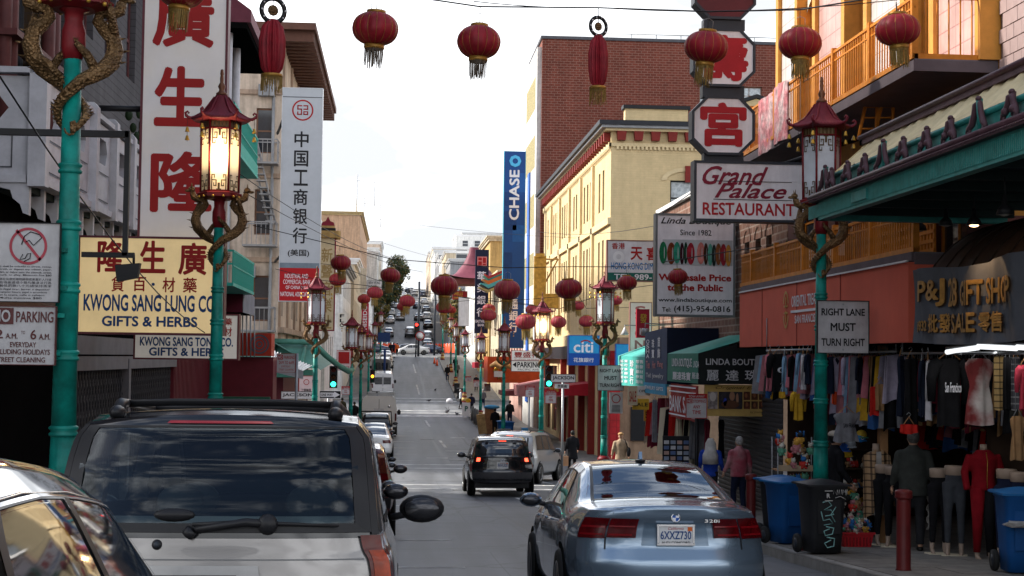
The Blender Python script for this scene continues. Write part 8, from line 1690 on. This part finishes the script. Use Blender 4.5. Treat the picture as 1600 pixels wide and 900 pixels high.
for a in((1203,553,22,58,27.5,PNKC,'pink long shirt at the left end of the rail under the red awning','shirt',.9),(1216,553,34,60,27,BLKC,'black shirt with small yellow emblem next to the pink one','shirt',.3,'0'),(1226,556,14,60,26.6,LBL_,'pale blue shirt hung edge on under the red awning','shirt',1.1),(1237,556,16,55,26.2,BLKC,'dark shirt between the two pale blue ones','shirt',.9),(1249,551,16,54,25.8,LBL_,'light blue printed shirt left of the near lamp pole','shirt',.9),(1255,553,12,56,25.5,WHC,'white shirt just left of the near lamp pole','shirt',1.1),(1262,553,14,48,25.2,NVY,'navy shirt touching the near lamp pole','shirt',.8),(1248,612,24,45,26,YELC,'yellow hooded top hanging low left of the lamp pole','shirt',.2),(1222,612,10,10,26.4,YELC,'small yellow tag like scarf under the pale blue shirt','scarf',0),(1298,557,26,58,24,NVY,'dark navy shirt just right of the lamp pole','shirt',.3),(1293,556,8,60,24.3,REDC,'red sleeve shaped scarf beside the lamp pole','scarf',.3),(1305,612,12,20,24,cl('g orange',(.6,.07,.02)),'orange red cloth hanging right of the lamp pole','scarf',0),(1321,558,22,60,23.6,LILC,'pale lilac shirt under the lane sign','shirt',1.0),(1333,556,16,74,23.3,PSTR,'pink striped scarf beside the lilac shirt','scarf',.3),(1343,558,18,58,23.,NVY,'navy striped shirt right of the pink scarf','shirt',.9),(1355,556,14,60,22.8,REDC,'red dress hung edge on','scarf',.5),(1366,556,24,92,22.6,TANC,'rusty brown dress in the middle of the second rail','dress',.3),(1384,556,30,88,22.4,BURG,'burgundy dress beside the tan post','dress',.2),(1374,604,30,46,22.3,REDC,'wide red cloth under the brown dresses','scarf',0),(1376,600,22,42,22.1,TANC,'tan crumpled trousers over the red cloth','trousers',0),(1363,648,42,18,23,GRC,'folded grey cloth below the red cloth','scarf',0),(1322,645,44,46,22.4,GRC,'grey tank top with dark lettering behind the white cap','dress',.1,'SAN FRAN'),(1423,560,30,105,20.5,BLKC,'black dress with red flower prints beside the tan post','dress',.4),(1420,663,28,14,20.3,REDC,'red skirt hem under the black dress','scarf',0),(1441,562,18,90,20.,NVY,'blue piped dark jacket on the near rail','shirt',.9),(1450,562,14,96,19.8,WHC,'off white shirt squeezed between dark jackets','shirt',1.1),(1483,560,62,108,19.4,BLKC,'large black jacket with orange shoulder piping','shirt',.05,'San Francisco'),(1530,560,48,106,18.8,FLOR,'white dress with dark red palm print and low neck','dress',0),(1562,556,20,86,18.4,plaid('tan scarf check',(.33,.22,.09),(.02,.015,.01),4.),'tan checked scarf right of the palm print dress','scarf',0),(1574,558,14,84,18.2,BLKC,'black and white checked scarf','scarf',0),(1587,558,14,84,18.,plaid('grey scarf check',(.07,.07,.08),(.3,.3,.3),4.),'dark grey checked scarf near the right edge','scarf',0),(1602,570,30,72,17.4,cl('g hot pink',(.5,.05,.08)),'hot pink quilted jacket cut by the right edge','shirt',.2),(1408,556,22,96,21,NVY,'dark blue dress hung above the olive jacket man','dress',.8),(1590,650,26,70,18,TANC,'brown knitted dress hanging lower at the right edge','dress',.1),(1034,622,14,55,39,BURG,'burgundy scarf hanging under the navy awning','scarf',.2),(1043,622,10,52,39,PSTR,'pink scarf between burgundy ones under the navy awning','scarf',.2),(1050,623,10,50,38.6,REDC,'dark red scarf rightmost under the navy awning','scarf',.2),(1023,625,8,66,39.4,GRC,'grey scarf leftmost under the navy awning','scarf',.2),(1061,655,10,40,36,CREAM,'cream cloth hanging below the red striped banner','scarf',.2),(1105,656,12,60,34,BURG,'dark red coat in the shadow left of the shutter','dress',.3),(1127,656,12,60,34,BLKC,'black coat in the shadow under the yellow poster','dress',.3)):
 garment(*a[:7],kind=a[7],yaw=a[8],print_=a[9]if len(a)>9 else None,pm=TW if a[4]>24 or 'jacket' in a[6]else TK)
def rail(a,b,lb):m=MB();m.tube([a,b],.018,STEEL,6);m.tube([a,a+Vector((0,0,.6))],.01,STEEL,5);m.tube([b,b+Vector((0,0,.6))],.01,STEEL,5);tag(part('clothes_rail',m),lb,'clothes rail')
rail(P(1198,548,28),P(1268,546,25),'steel rail carrying shirts left of the near lamp pole');rail(P(1290,552,24.3),P(1400,549,21.5),'steel rail carrying dresses right of the near lamp pole');rail(P(1410,552,20.8),P(1615,552,17.2),'steel rail carrying jackets in the gift shop')
r=thing('strip_light','bright fluorescent strip lights under the banner of the gift shop','lamp',P(1540,546,18));LT=mat('fluorescent tube',(.95,.98,1.),.4,emit=.7,var=.02)
for i,(a,b)in enumerate(((P(1480,550,19.4),P(1528,543,18.6)),(P(1529,541,18.5),P(1588,544,17.7)),(P(1590,542,17.6),P(1650,546,17.)))):
 m=MB();m.tube([a,b],.035,LT,10);part('tube',m,r,True);m=MB();m.tube([a+Vector((0,0,.05)),b+Vector((0,0,.05))],.03,STEEL,6);part('fitting',m,r,True)
 l=bpy.data.lights.new('strip','AREA');l.shape='RECTANGLE';l.size=1.2;l.size_y=.06;l.energy=1.5;lo=bpy.data.objects.new('strip',l);COL.objects.link(lo);lo.parent=r;lo.location=(a+b)/2-r.location-Vector((0,0,.05))
def packed(lb,a,b,n,h0,h1,cols,seed):
 rr=random.Random(seed);m=MB()
 for i in range(n):
  t=(i+rr.random())/n;c=a.lerp(b,t);w=rr.uniform(.12,.26);H=rr.uniform(h0,h1);ph=rr.uniform(0,6);yw=rr.uniform(-.6,.6);mm=rr.choice(cols);x_,y_=math.cos(yw),math.sin(yw)
  m.grid(lambda u,v:(c.x+(u-.5)*w*x_*(1+.3*v)*2,c.y+(u-.5)*w*y_*2+.03*math.sin(u*14+ph)*(v+.2),c.z-H*v-.04*abs(u-.5)*2+.02*math.sin(ph+u*9)*v),12,5,mm)
  m.tube([(c.x,c.y,c.z-.01),(c.x,c.y,c.z+.08)],.006,STEEL,4)
 tag(part('packed_clothes',m),lb,'clothing',None,'stuff')
CS=[NVY,BLKC,PNKC,LBL_,REDC,WHC,YELC,GRC,TANC,BURG,BLUC,LILC,PSTR,CK,CG2]
packed('mass of garments packed on the rail behind the shirts, left of the near lamp pole',P(1200,553,28.6),P(1270,552,25.8),34,.5,.8,CS,1)
packed('mass of garments packed behind the dresses right of the near lamp pole',P(1290,556,25),P(1402,553,22),46,.6,1.1,CS,2)
packed('mass of dark garments packed at the back of the gift shop',P(1412,560,22.6),P(1630,560,19.2),60,.6,1.0,[NVY,BLKC,CK,GRC,BURG,BLUC,TANC,CG2],3)
packed('lower row of trousers and bags hanging at the back of the gift shop',P(1440,650,24.6),P(1610,650,21.6),40,.3,.55,[NVY,BLKC,CK,GRC,BLUC,REDC,PSTR],4)
packed('scarves and coats packed under the navy awning',P(1020,626,41),P(1096,652,35),26,.7,1.2,[BURG,PSTR,GRC,BLKC,CREAM,REDC],5)
# toys, caps and shelves
TOYC=[mat('toy %d'%i,c,.8,var=.3,scale=20)for i,c in enumerate(((.55,.5,.42),(.5,.04,.03),(.03,.15,.4),(.55,.3,.05),(.3,.18,.09),(.02,.02,.02),(.5,.2,.22),(.1,.3,.2),(.6,.57,.5)))]
heaps={}
def toy(c,s_,rr,lb,grp):
 m=MB();a=rr.choice(TOYC);b=rr.choice(TOYC);m.ell((0,0,0),(.055*s_,.05*s_,.06*s_),a,10,7);m.ell((0,-.01,.08*s_),(.045*s_,.042*s_,.042*s_),b,10,7)
 for sd in(-1,1):m.ell((sd*.03*s_,0,.12*s_),(.014*s_,.01,.018*s_),b,6,5);m.ell((sd*.055*s_,-.02,.01),(.018*s_,.02,.035*s_),a,6,5);m.ell((sd*.03*s_,-.04,-.05*s_),(.02*s_,.035,.018*s_),a,6,5)
 m.xf(Matrix.Translation(c)@Matrix.Rotation(rr.uniform(-.6,.6),4,'Z'));h=heaps.setdefault((grp,lb),MB());o=len(h.v);h.v+=m.v;h.f+=[[o+i for i in f]for f in m.f];h.m+=[h.mi(m.mats[k])for k in m.m];h.sm+=m.sm
rr=random.Random(21)
r=thing('display_rack','wire rack crowded with small toys left of the near lamp pole','display rack',PG_(1243,25.5));m=MB()
for z in(.35,.7,1.05):m.box(-.35,.35,-.2,.2,z,z+.02,WOOD);m.box(-.33,.33,-.22,-.2,z,z+.1,mat('box card',(.4,.3,.2),.8))
for x in(-.34,.34):m.tube([(x,-.2,0),(x,-.2,1.6)],.012,STEEL,5);m.tube([(x,.2,0),(x,.2,1.6)],.012,STEEL,5)
part('frame',m,r)
for i in range(44):
 z=rr.choice((.47,.82,1.17,1.4,1.55))+rr.uniform(-.03,.05);toy(r.location+Vector((rr.uniform(-.33,.33),rr.uniform(-.2,-.08),z)),rr.uniform(.8,1.2),rr,'colourful plush toys crowded on the rack left of the near lamp pole','toys on the left rack')
r2=thing('display_shelf','dark shelves of caps and souvenirs behind the man in the white cap','display shelf',PG_(1328,24.4));m=MB()
for z in(.4,.75,1.1,1.4):m.box(-.5,.5,-.15,.25,z,z+.025,mat('dark shelf',(.05,.03,.02),.7))
m.box(-.5,.5,.24,.27,0,1.8,mat('dark shelf'));part('shelves',m,r2)
for i in range(46):toy(r2 .location+Vector((rr.uniform(-.3,.48),rr.uniform(-.14,.05),rr.choice((.5,.85,.85,1.18))+rr.uniform(-.03,.03))),rr.uniform(.6,1.),rr,'souvenir figures on the dark shelves right of the near lamp pole','souvenirs on the dark shelves')
for i,(px,py,c,lb)in enumerate(((1311,681,(.6,.12,.02),'orange cap hanging highest above the white cap'),(1344,684,(.02,.18,.5),'blue cap with a white ring on its front'),(1329,694,(.3,.32,.33),'grey woollen bobble hat beside the blue cap'),(1319,700,(.02,.1,.4),'dark blue cap behind the white cap'),(1323,708,(.6,.4,.03),'yellow peaked cap below the grey hat'),(1346,679,(.6,.42,.05),'green and yellow cap above the blue one'))):
 r=thing('cap',lb,'cap',P(px,py,23.6),rr.uniform(-.3,.3),'caps on display');m=MB();mm=mat('cap %d'%i,c,.8);m.ell((0,0,0),(.085,.09,.075),mm,14,9);m.grid(lambda u,v:(.08*math.cos(pi*u),-.07-.08*v*math.sin(pi*u),-.03-.02*v),8,3,mm if i!=5 else TOYC[7]);part('crown',m,r)
 if i==1:m=MB();m.torus((0,0,0),.022,.006,TW,14,5,lambda x,y,z:(x,-.09,y));part('emblem',m,r)
r=thing('basket','red plastic shopping basket full of small goods on the pavement','basket',PG_(1336,22.4));m=MB();BR_=mat('basket red',(.5,.02,.03),.4)
m.add([(x*s_,y*s_,z)for z,s_ in((.0,.85),(.22,1.))for x,y in((-.24,-.16),(.24,-.16),(.24,.16),(-.24,.16))],[(0,1,5,4),(1,2,6,5),(2,3,7,6),(3,0,4,7),(3,2,1,0)],BR_)
for i in range(9):m.box(-.22+i*.05,-.2+i*.05,-.166,-.15,.03,.16,mat('basket dark',(.25,.01,.015),.5))
m.box(-.26,.26,-.18,-.16,.2,.23,BR_);m.box(-.26,.26,.16,.18,.2,.23,BR_);part('tub',m,r)
for i in range(34):toy(r.location+Vector((rr.uniform(-.22,.22),rr.uniform(-.14,.14),.2+rr.uniform(0,.14))),rr.uniform(.5,.8),rr,'small toys heaped in the red shopping basket','toys in the red basket')
for i in range(20):toy(PG_(1322+rr.uniform(-20,32),23.2)+Vector((0,0,.25+rr.uniform(0,.5))),rr.uniform(.7,1.1),rr,'little toys piled between basket and shelves','toys behind the basket')
r=thing('display_rack','card rack with silver packets left of the tow away post','display rack',PG_(1058,34.5));m=MB();m.box(-.3,.3,0,.05,0,1.6,BLACK)
for z in range(9):
 for x in range(4):m.cbox((-.22+x*.15,-.02,.5+z*.12),(.11,.03,.08),mat('packet %d'%((x+z)%4),((.5,.5,.52),(.25,.3,.4),(.45,.3,.25),(.1,.15,.3))[(x+z)%4],.4))
part('packets',m,r)
m=MB();m.grid(lambda u,v:(.03*math.sin(v*9),1.5*u,.9*v),8,8,CK);
for(g_,lb),h in heaps.items():tag(part('souvenirs',h),lb,'toys',None,'stuff')
# wheeled bins and street things
def bin_(px,Y,m_,lid,lb,rz=0.,graf=False,h=1.0,wheel=True,X=None):
 r=thing('wheeled_bin',lb,'bin',PG_(px,Y),rz,'wheeled bins');r.scale=(h,h,h);b=MB()
 pr=[(.22,.2,.04),(.235,.22,.3),(.27,.27,.88),(.29,.29,.9),(.29,.29,.95)];vs=[]
 for x,y,z in pr:
  for j in range(24):
   a=2*pi*j/24;e=.35;vs.append((x*math.copysign(abs(math.cos(a))**e,math.cos(a)),y*math.copysign(abs(math.sin(a))**e,math.sin(a)),z))
 b.add(vs,[(i*24+j,i*24+(j+1)%24,(i+1)*24+(j+1)%24,(i+1)*24+j)for i in range(4)for j in range(24)]+[tuple(range(23,-1,-1))],m_,True)
 b.box(-.16,.16,-.262,-.25,.3,.75,m_);part('tub',b,r)
 l=MB();l.grid(lambda u,v:((u-.5)*.62,(v-.5)*.62+.02,.955+.06*math.sin(pi*u)*math.sin(pi*v)),10,10,lid);l.box(-.31,.31,-.3,.32,.93,.955,lid);l.tube([(-.28,.34,.94),(.28,.34,.94)],.02,lid,6);part('lid',l,r)
 if wheel:
  for sd in(1,-1):w=MB();w.lathe([(0,-.03),(.12,-.03),(.13,0),(.12,.03),(0,.03)],RUB,n=18);w.lathe([(.07,.031),(.07,.034),(0,.034)],FK,n=14);w.xf(Matrix.Rotation(sd*pi/2,4,'Y'));part('wheel',w,r,loc=(sd*.26,.22,.13))
 if graf:
  gm=mat('paint pen',(.25,.5,.5),.6);gw=mat('white pen',(.55,.55,.55),.6)
  def sc(pts,w_,mm,nm='graffiti'):m=MB();m.tube([(x,-.27-.05*max(0,z)+.012,z)if False else Vector((x,-max(.269,.204+.0862*z),z))for x,z in pts],w_,mm,5);part(nm,m,r)
  sc([(-.1,.72),(-.02,.74),(.03,.68),(-.08,.62),(.02,.62),(.06,.56),(-.06,.54)],.007,gm);sc([(-.12,.6),(-.09,.48),(0,.5),(.05,.44),(-.08,.42)],.007,gm);sc([(-.05,.4),(.06,.38),(.04,.3),(-.06,.28),(-.08,.34),(.0,.37)],.008,gm);sc([(-.04,.26),(.07,.24),(.06,.14),(-.03,.12),(-.07,.18),(.02,.22)],.008,gm);sc([(.09,.66),(.02,.56),(.08,.46)],.006,gm)
  sc([(.05,.83),(.055,.89),(.1,.82),(.105,.89)],.004,gw);sc([(.13,.89),(.13,.83),(.16,.83),(.165,.89)],.004,gw);sc([(.18,.82),(.185,.89),(.2,.85),(.22,.89),(.225,.82)],.004,gw);sc([(.08,.78),(.15,.8),(.23,.76)],.004,gw)
  m=MB();text_mb(m,'R',-.05,0,.78,.84,gw,lambda x,z:(x,-.288,z),.03);m.box(-.08,.03,-.3,-.295,.87,.88,gw);m.box(-.08,.03,-.3,-.295,.74,.75,gw);part('printed_mark',m,r)
 return r
BBL=mat('bin blue',(.008,.075,.25),.45,var=.15,bump=.08);BBK=mat('bin black',(.02,.021,.024),.5,var=.15,bump=.08);BLID=mat('bin blue lid',(.015,.13,.34),.4)
bin_(1232,22.9,BBL,BLID,'blue wheeled bin between two black ones by the near lamp',.35);bin_(1285,20.9,BBK,BBK,'black wheeled bin with pale green graffiti at the near lamp foot',.12,True,1.02);bin_(1222,23.9,BBK,BLID,'black wheeled bin mostly hidden behind the blue one',.4)
bin_(1596,17.6,BBL,BLID,'blue lidded bin cut by the lower right corner',-.1)
m=MB()
for i in range(5):m.cbox((0,0,.0+i*.012),(.3,.25,.008),mat('newsprint',(.45,.43,.42),.8,var=.4,scale=15),Matrix.Rotation(.3*i,3,'Z'))
tag(part('newspapers',m,loc=P(1594,822,17.3)),'crumpled newspapers on the blue lid at the lower right corner','newspapers')
for px,Y,lb in((1412,18.,'dark red iron bollard in front of the olive jacket man'),(1175,26.4,'dark red iron bollard right of the blue grey saloon')):
 r=thing('bollard',lb,'bollard',PG_(px,Y),group='dark red bollards');m=MB();RB=mat('bollard red',(.12,.015,.015),.45,var=.25,bump=.15);m.lathe([(.1,0),(.085,.03),(.082,.82),(.082,.86)],RB,n=18);part('post',m,r);m=MB();m.lathe([(.098,.86),(.105,.88),(.098,.9),(.104,.92),(.098,.95),(.06,.965),(0,.968)],RB,n=18);part('cap',m,r)
bin_(716,146,BBK,BBK,'first of two dark bins by the painted lamp foot');bin_(721,140,BBK,BBK,'second of two dark bins nearer the kerb ramp');bin_(788,88,BBL,BLID,'left blue recycling bin behind the silver turning car',0,h=1.1);bin_(797,87,BBL,BLID,'right blue recycling bin behind the silver turning car',0,h=1.1)
r=thing('news_box','white newspaper box with green letter P and yellow bag on top','newspaper box',PG_(731,117));m=MB();m.box(-.3,.3,-.25,.25,0,1.05,WHITE);part('case',m,r);m=MB();text_mb(m,'P',-.12,.12,.4,.8,mat('sign green'),lambda x,z:(x,-.26,z),.04);part('lettering',m,r);m=MB();m.ell((.15,0,1.2),(.2,.15,.18),YELC,10,7);part('yellow_bag',m,r)
for i,(px,Y)in enumerate(((741,112),(745,108),(748,106))):r=thing('bollard',['left','middle','right'][i]+' one of three grey pavement bollards on the right','bollard',PG_(px,Y),group='grey bollards');m=MB();m.lathe([(.12,0),(.11,1.0),(.06,1.08),(0,1.1)],mat('bollard grey',(.1,.1,.1),.6),n=14);part('post',m,r)
r=thing('cardboard_bundle','tall straw brown cardboard bundles stacked on the right pavement','cardboard',PG_(768,94));m=MB()
for i,(x,y,w,h)in enumerate(((-.5,0,.5,1.2),(0,.1,.6,1.6),(.5,-.1,.5,1.1))):m.cbox((x,y,h/2),(w,.6,h),mat('cardboard %d'%(i%2),((.34,.22,.1),(.25,.12,.06))[i%2],.85,var=.4,scale=5,bump=.4),Matrix.Rotation(.15*(i-1),3,'Y'))
part('bundle',m,r);m=MB();m.ell((.1,-.1,1.65),(.5,.3,.14),mat('tarp blue',(.05,.25,.5),.5),12,6);part('blue_tarp',m,r)
r=thing('crate','green and blue crates on the pavement beyond the silver turning car','crate',PG_(815,82));m=MB();m.box(-.5,.5,-.3,.3,0,.5,BLACK);m.box(-.45,.4,-.32,.28,.5,.75,mat('crate green',(.03,.3,.2),.5));m.box(.1,.5,-.34,.3,.75,.95,mat('tarp blue'));part('boxes',m,r)
for i,(px,Y)in enumerate(((680.5,192),(684.5,188))):r=thing('traffic_cone',['left','right'][i]+' orange traffic cone near the far crossing','cone',G(px,Y),group='traffic cones');m=MB();m.box(-.2,.2,-.2,.2,0,.04,BLACK);m.lathe([(.16,.04),(.05,.75),(0,.76)],mat('cone orange',(.8,.1,.02),.5),n=14);m.lathe([(.115,.3),(.092,.44)],TW,n=14);part('cone',m,r)
m=MB();OM=mat('safety orange',(.75,.09,.03),.6,var=.35,scale=2.)
for a,b in(((583,225),(622,232)),((668,236),(690,236)),((690,236),(712,226))):
 p,q=G(*a),G(*b);n=14
 m.grid(lambda u,v:Vector((p.x+(q.x-p.x)*u,p.y+(q.y-p.y)*u+.15*math.sin(u*20),gz(p.y)+.15+1.35*v+.08*math.sin(u*30))),24,4,OM)
 for i in range(6):t=p.lerp(q,i/5);m.tube([(t.x,t.y,gz(t.y)),(t.x,t.y,gz(t.y)+1.7)],.05,STEEL,5)
tag(part('safety_barrier',m),'orange mesh barrier fencing along the far crossing','barrier')
for i,(px,Y,rz)in enumerate(((682.5,150,.4),(673,138,2.),(702,124,1.),(701,122.5,2.5),(717,120,4.))):
 r=thing('pigeon',['pigeon in the lane near the dashed line','pigeon standing left of the dashed line','pigeon landing by the crosswalk','pigeon pecking beside the landing one','pigeon close to the right kerb corner'][i],'pigeon',G(px,Y),rz,'pigeons on the road');PM=mat('pigeon grey',(.06,.06,.07),.7);m=MB();m.ell((0,0,.16),(.08,.16,.085),PM,12,8);m.ell((0,-.15,.25),(.04,.05,.045),PM,8,6);m.tube([(0,-.1,.19),(0,-.14,.24)],[.05,.035],PM,7);m.tube([(0,.12,.16),(0,.28,.13)],[.05,.03],PM,6,flat=.4);m.tube([(0,-.19,.25),(0,-.23,.24)],[.012,.003],mat('beak',(.2,.15,.1),.5),5)
 for sd in(-1,1):m.tube([(sd*.03,0,.1),(sd*.03,0,0)],.008,mat('beak'),4)
 if i==2:
  for sd in(-1,1):m.tube([(sd*.05,0,.2),(sd*.2,.03,.42),(sd*.3,.08,.5)],[.05,.05,.02],PM,6,flat=.3)
 part('bird',m,r)
r=thing('white_bag','white rubbish bag lying on the kerb by the second crossing','bag',G(705,134,.15));m=MB();m.ell((0,0,.22),(.3,.28,.24),mat('white plastic',(.6,.6,.62),.5,bump=.8,scale=8),14,9);part('bag',m,r)
def moto(px,Y,lb):
 r=thing('motorcycle',lb,'motorcycle',PG_(px,Y),.2,'motorcycles on the left pavement');
 for y in(-.65,.65):m=MB();m.torus((0,0,0),.26,.055,RUB,22,7);m.lathe([(.05,-.05),(.05,.05)],CHR,n=8);m.xf(Matrix.Translation((0,y,.31))@Matrix.Rotation(pi/2,4,'Y'));part('wheel',m,r)
 m=MB();m.ell((0,-.1,.78),(.13,.3,.15),PAINTS['black'],12,8);m.ell((0,.42,.76),(.13,.3,.07),SEAT,12,6);m.cbox((0,0,.45),(.3,.4,.35),STEEL);m.tube([(0,-.65,.31),(0,-.45,.95)],.03,CHR,6);m.tube([(0,.65,.31),(0,.1,.4)],.03,CHR,6);m.tube([(-.36,-.35,1.05),(0,-.45,.98),(.36,-.35,1.05)],.015,CHR,6);m.ell((0,-.58,.85),(.09,.08,.09),CHR,10,7);part('frame',m,r)
 for sd in(-1,1):m=MB();m.ell((sd*.34,-.32,1.2),(.07,.02,.05),CHR,8,5);m.tube([(sd*.3,-.36,1.05),(sd*.34,-.33,1.2)],.008,CHR,4);part('mirror',m,r)
moto(553,80,'first motorcycle between lamp pole and parked cars on the left');moto(546,84,'second motorcycle half hidden by the lamp pole on the left')
# trees
def tree(lb,base,H,W,col,seed,n=2600,s_=.34,cols=None):
 r=thing('tree',lb,'tree',base);rr=random.Random(seed);t=MB();BK=mat('bark',(.08,.06,.045),.9,bump=.5);t.tube([(0,0,0),(.1,0,H*.25),(-.1,.1,H*.5),(0,0,H*.8)],[H*.035,H*.028,H*.02,H*.008],BK,8)
 cl_=[]
 for i in range(9):
  a=rr.uniform(0,6.3);z=H*rr.uniform(.35,.9);q=W*.5*rr.uniform(.35,.85)*(1-.4*abs(z/H-.6));e=Vector((q*math.cos(a),q*math.sin(a),z));t.tube([(0,0,z*.6),e*.6+Vector((0,0,z*.35)),e],[H*.012,H*.008,H*.003],BK,5);cl_.append((e,W*rr.uniform(.16,.28)))
 cl_.append((Vector((0,0,H*.7)),W*.36));cl_.append((Vector((0,0,H*.5)),W*.4));part('trunk',t,r)
 f=MB()
 for i in range(n):
  c,q=rr.choice(cl_);d=Vector((rr.gauss(0,1),rr.gauss(0,1),rr.gauss(0,.8))).normalized()*q*rr.uniform(.55,1.05);p=c+d;a=Vector((rr.gauss(0,1),rr.gauss(0,1),rr.gauss(0,1))).normalized();b=a.orthogonal().normalized();s2=s_*rr.uniform(.6,1.3);mm=col if rr.random()<.7 else cols or col
  f.add([p-a*s2,p+b*s2*.6,p+a*s2,p-b*s2*.6],[(0,1,2,3)],mm)
 part('crown',f,r)
GR1=mat('foliage dark',(.05,.075,.035),.7,var=.4,scale=1.);GR2=mat('foliage warm',(.16,.12,.03),.7,var=.4,scale=1.)
tree('large rounded green tree on the left of the hill road',G(625,455),11.5,8.4,GR1,3,3000,.32,GR2)
tree('smaller green tree in front of the large one on the hill',G(606,330),7,6,GR1,5,1500,.34,GR2);tree('yellow green street tree between the lanterns on the right',G(716,215),9.5,5,GR2,8,1300,.3,GR1);tree('thin yellow tree by the hotel sign on the left',G(593,262),9,3.5,GR2,9,700,.3,GR1)
s=Sign('hotel_sign','small white hotel sign on the white house at the foot of the left hill','sign',(574,439,596,451),296,.4,SW,STEEL,.1);s.txt('NEW WONG',(576,440,594,444),TK,.02);s.txt('HOTEL',(576,446,590,450),TK,.02)
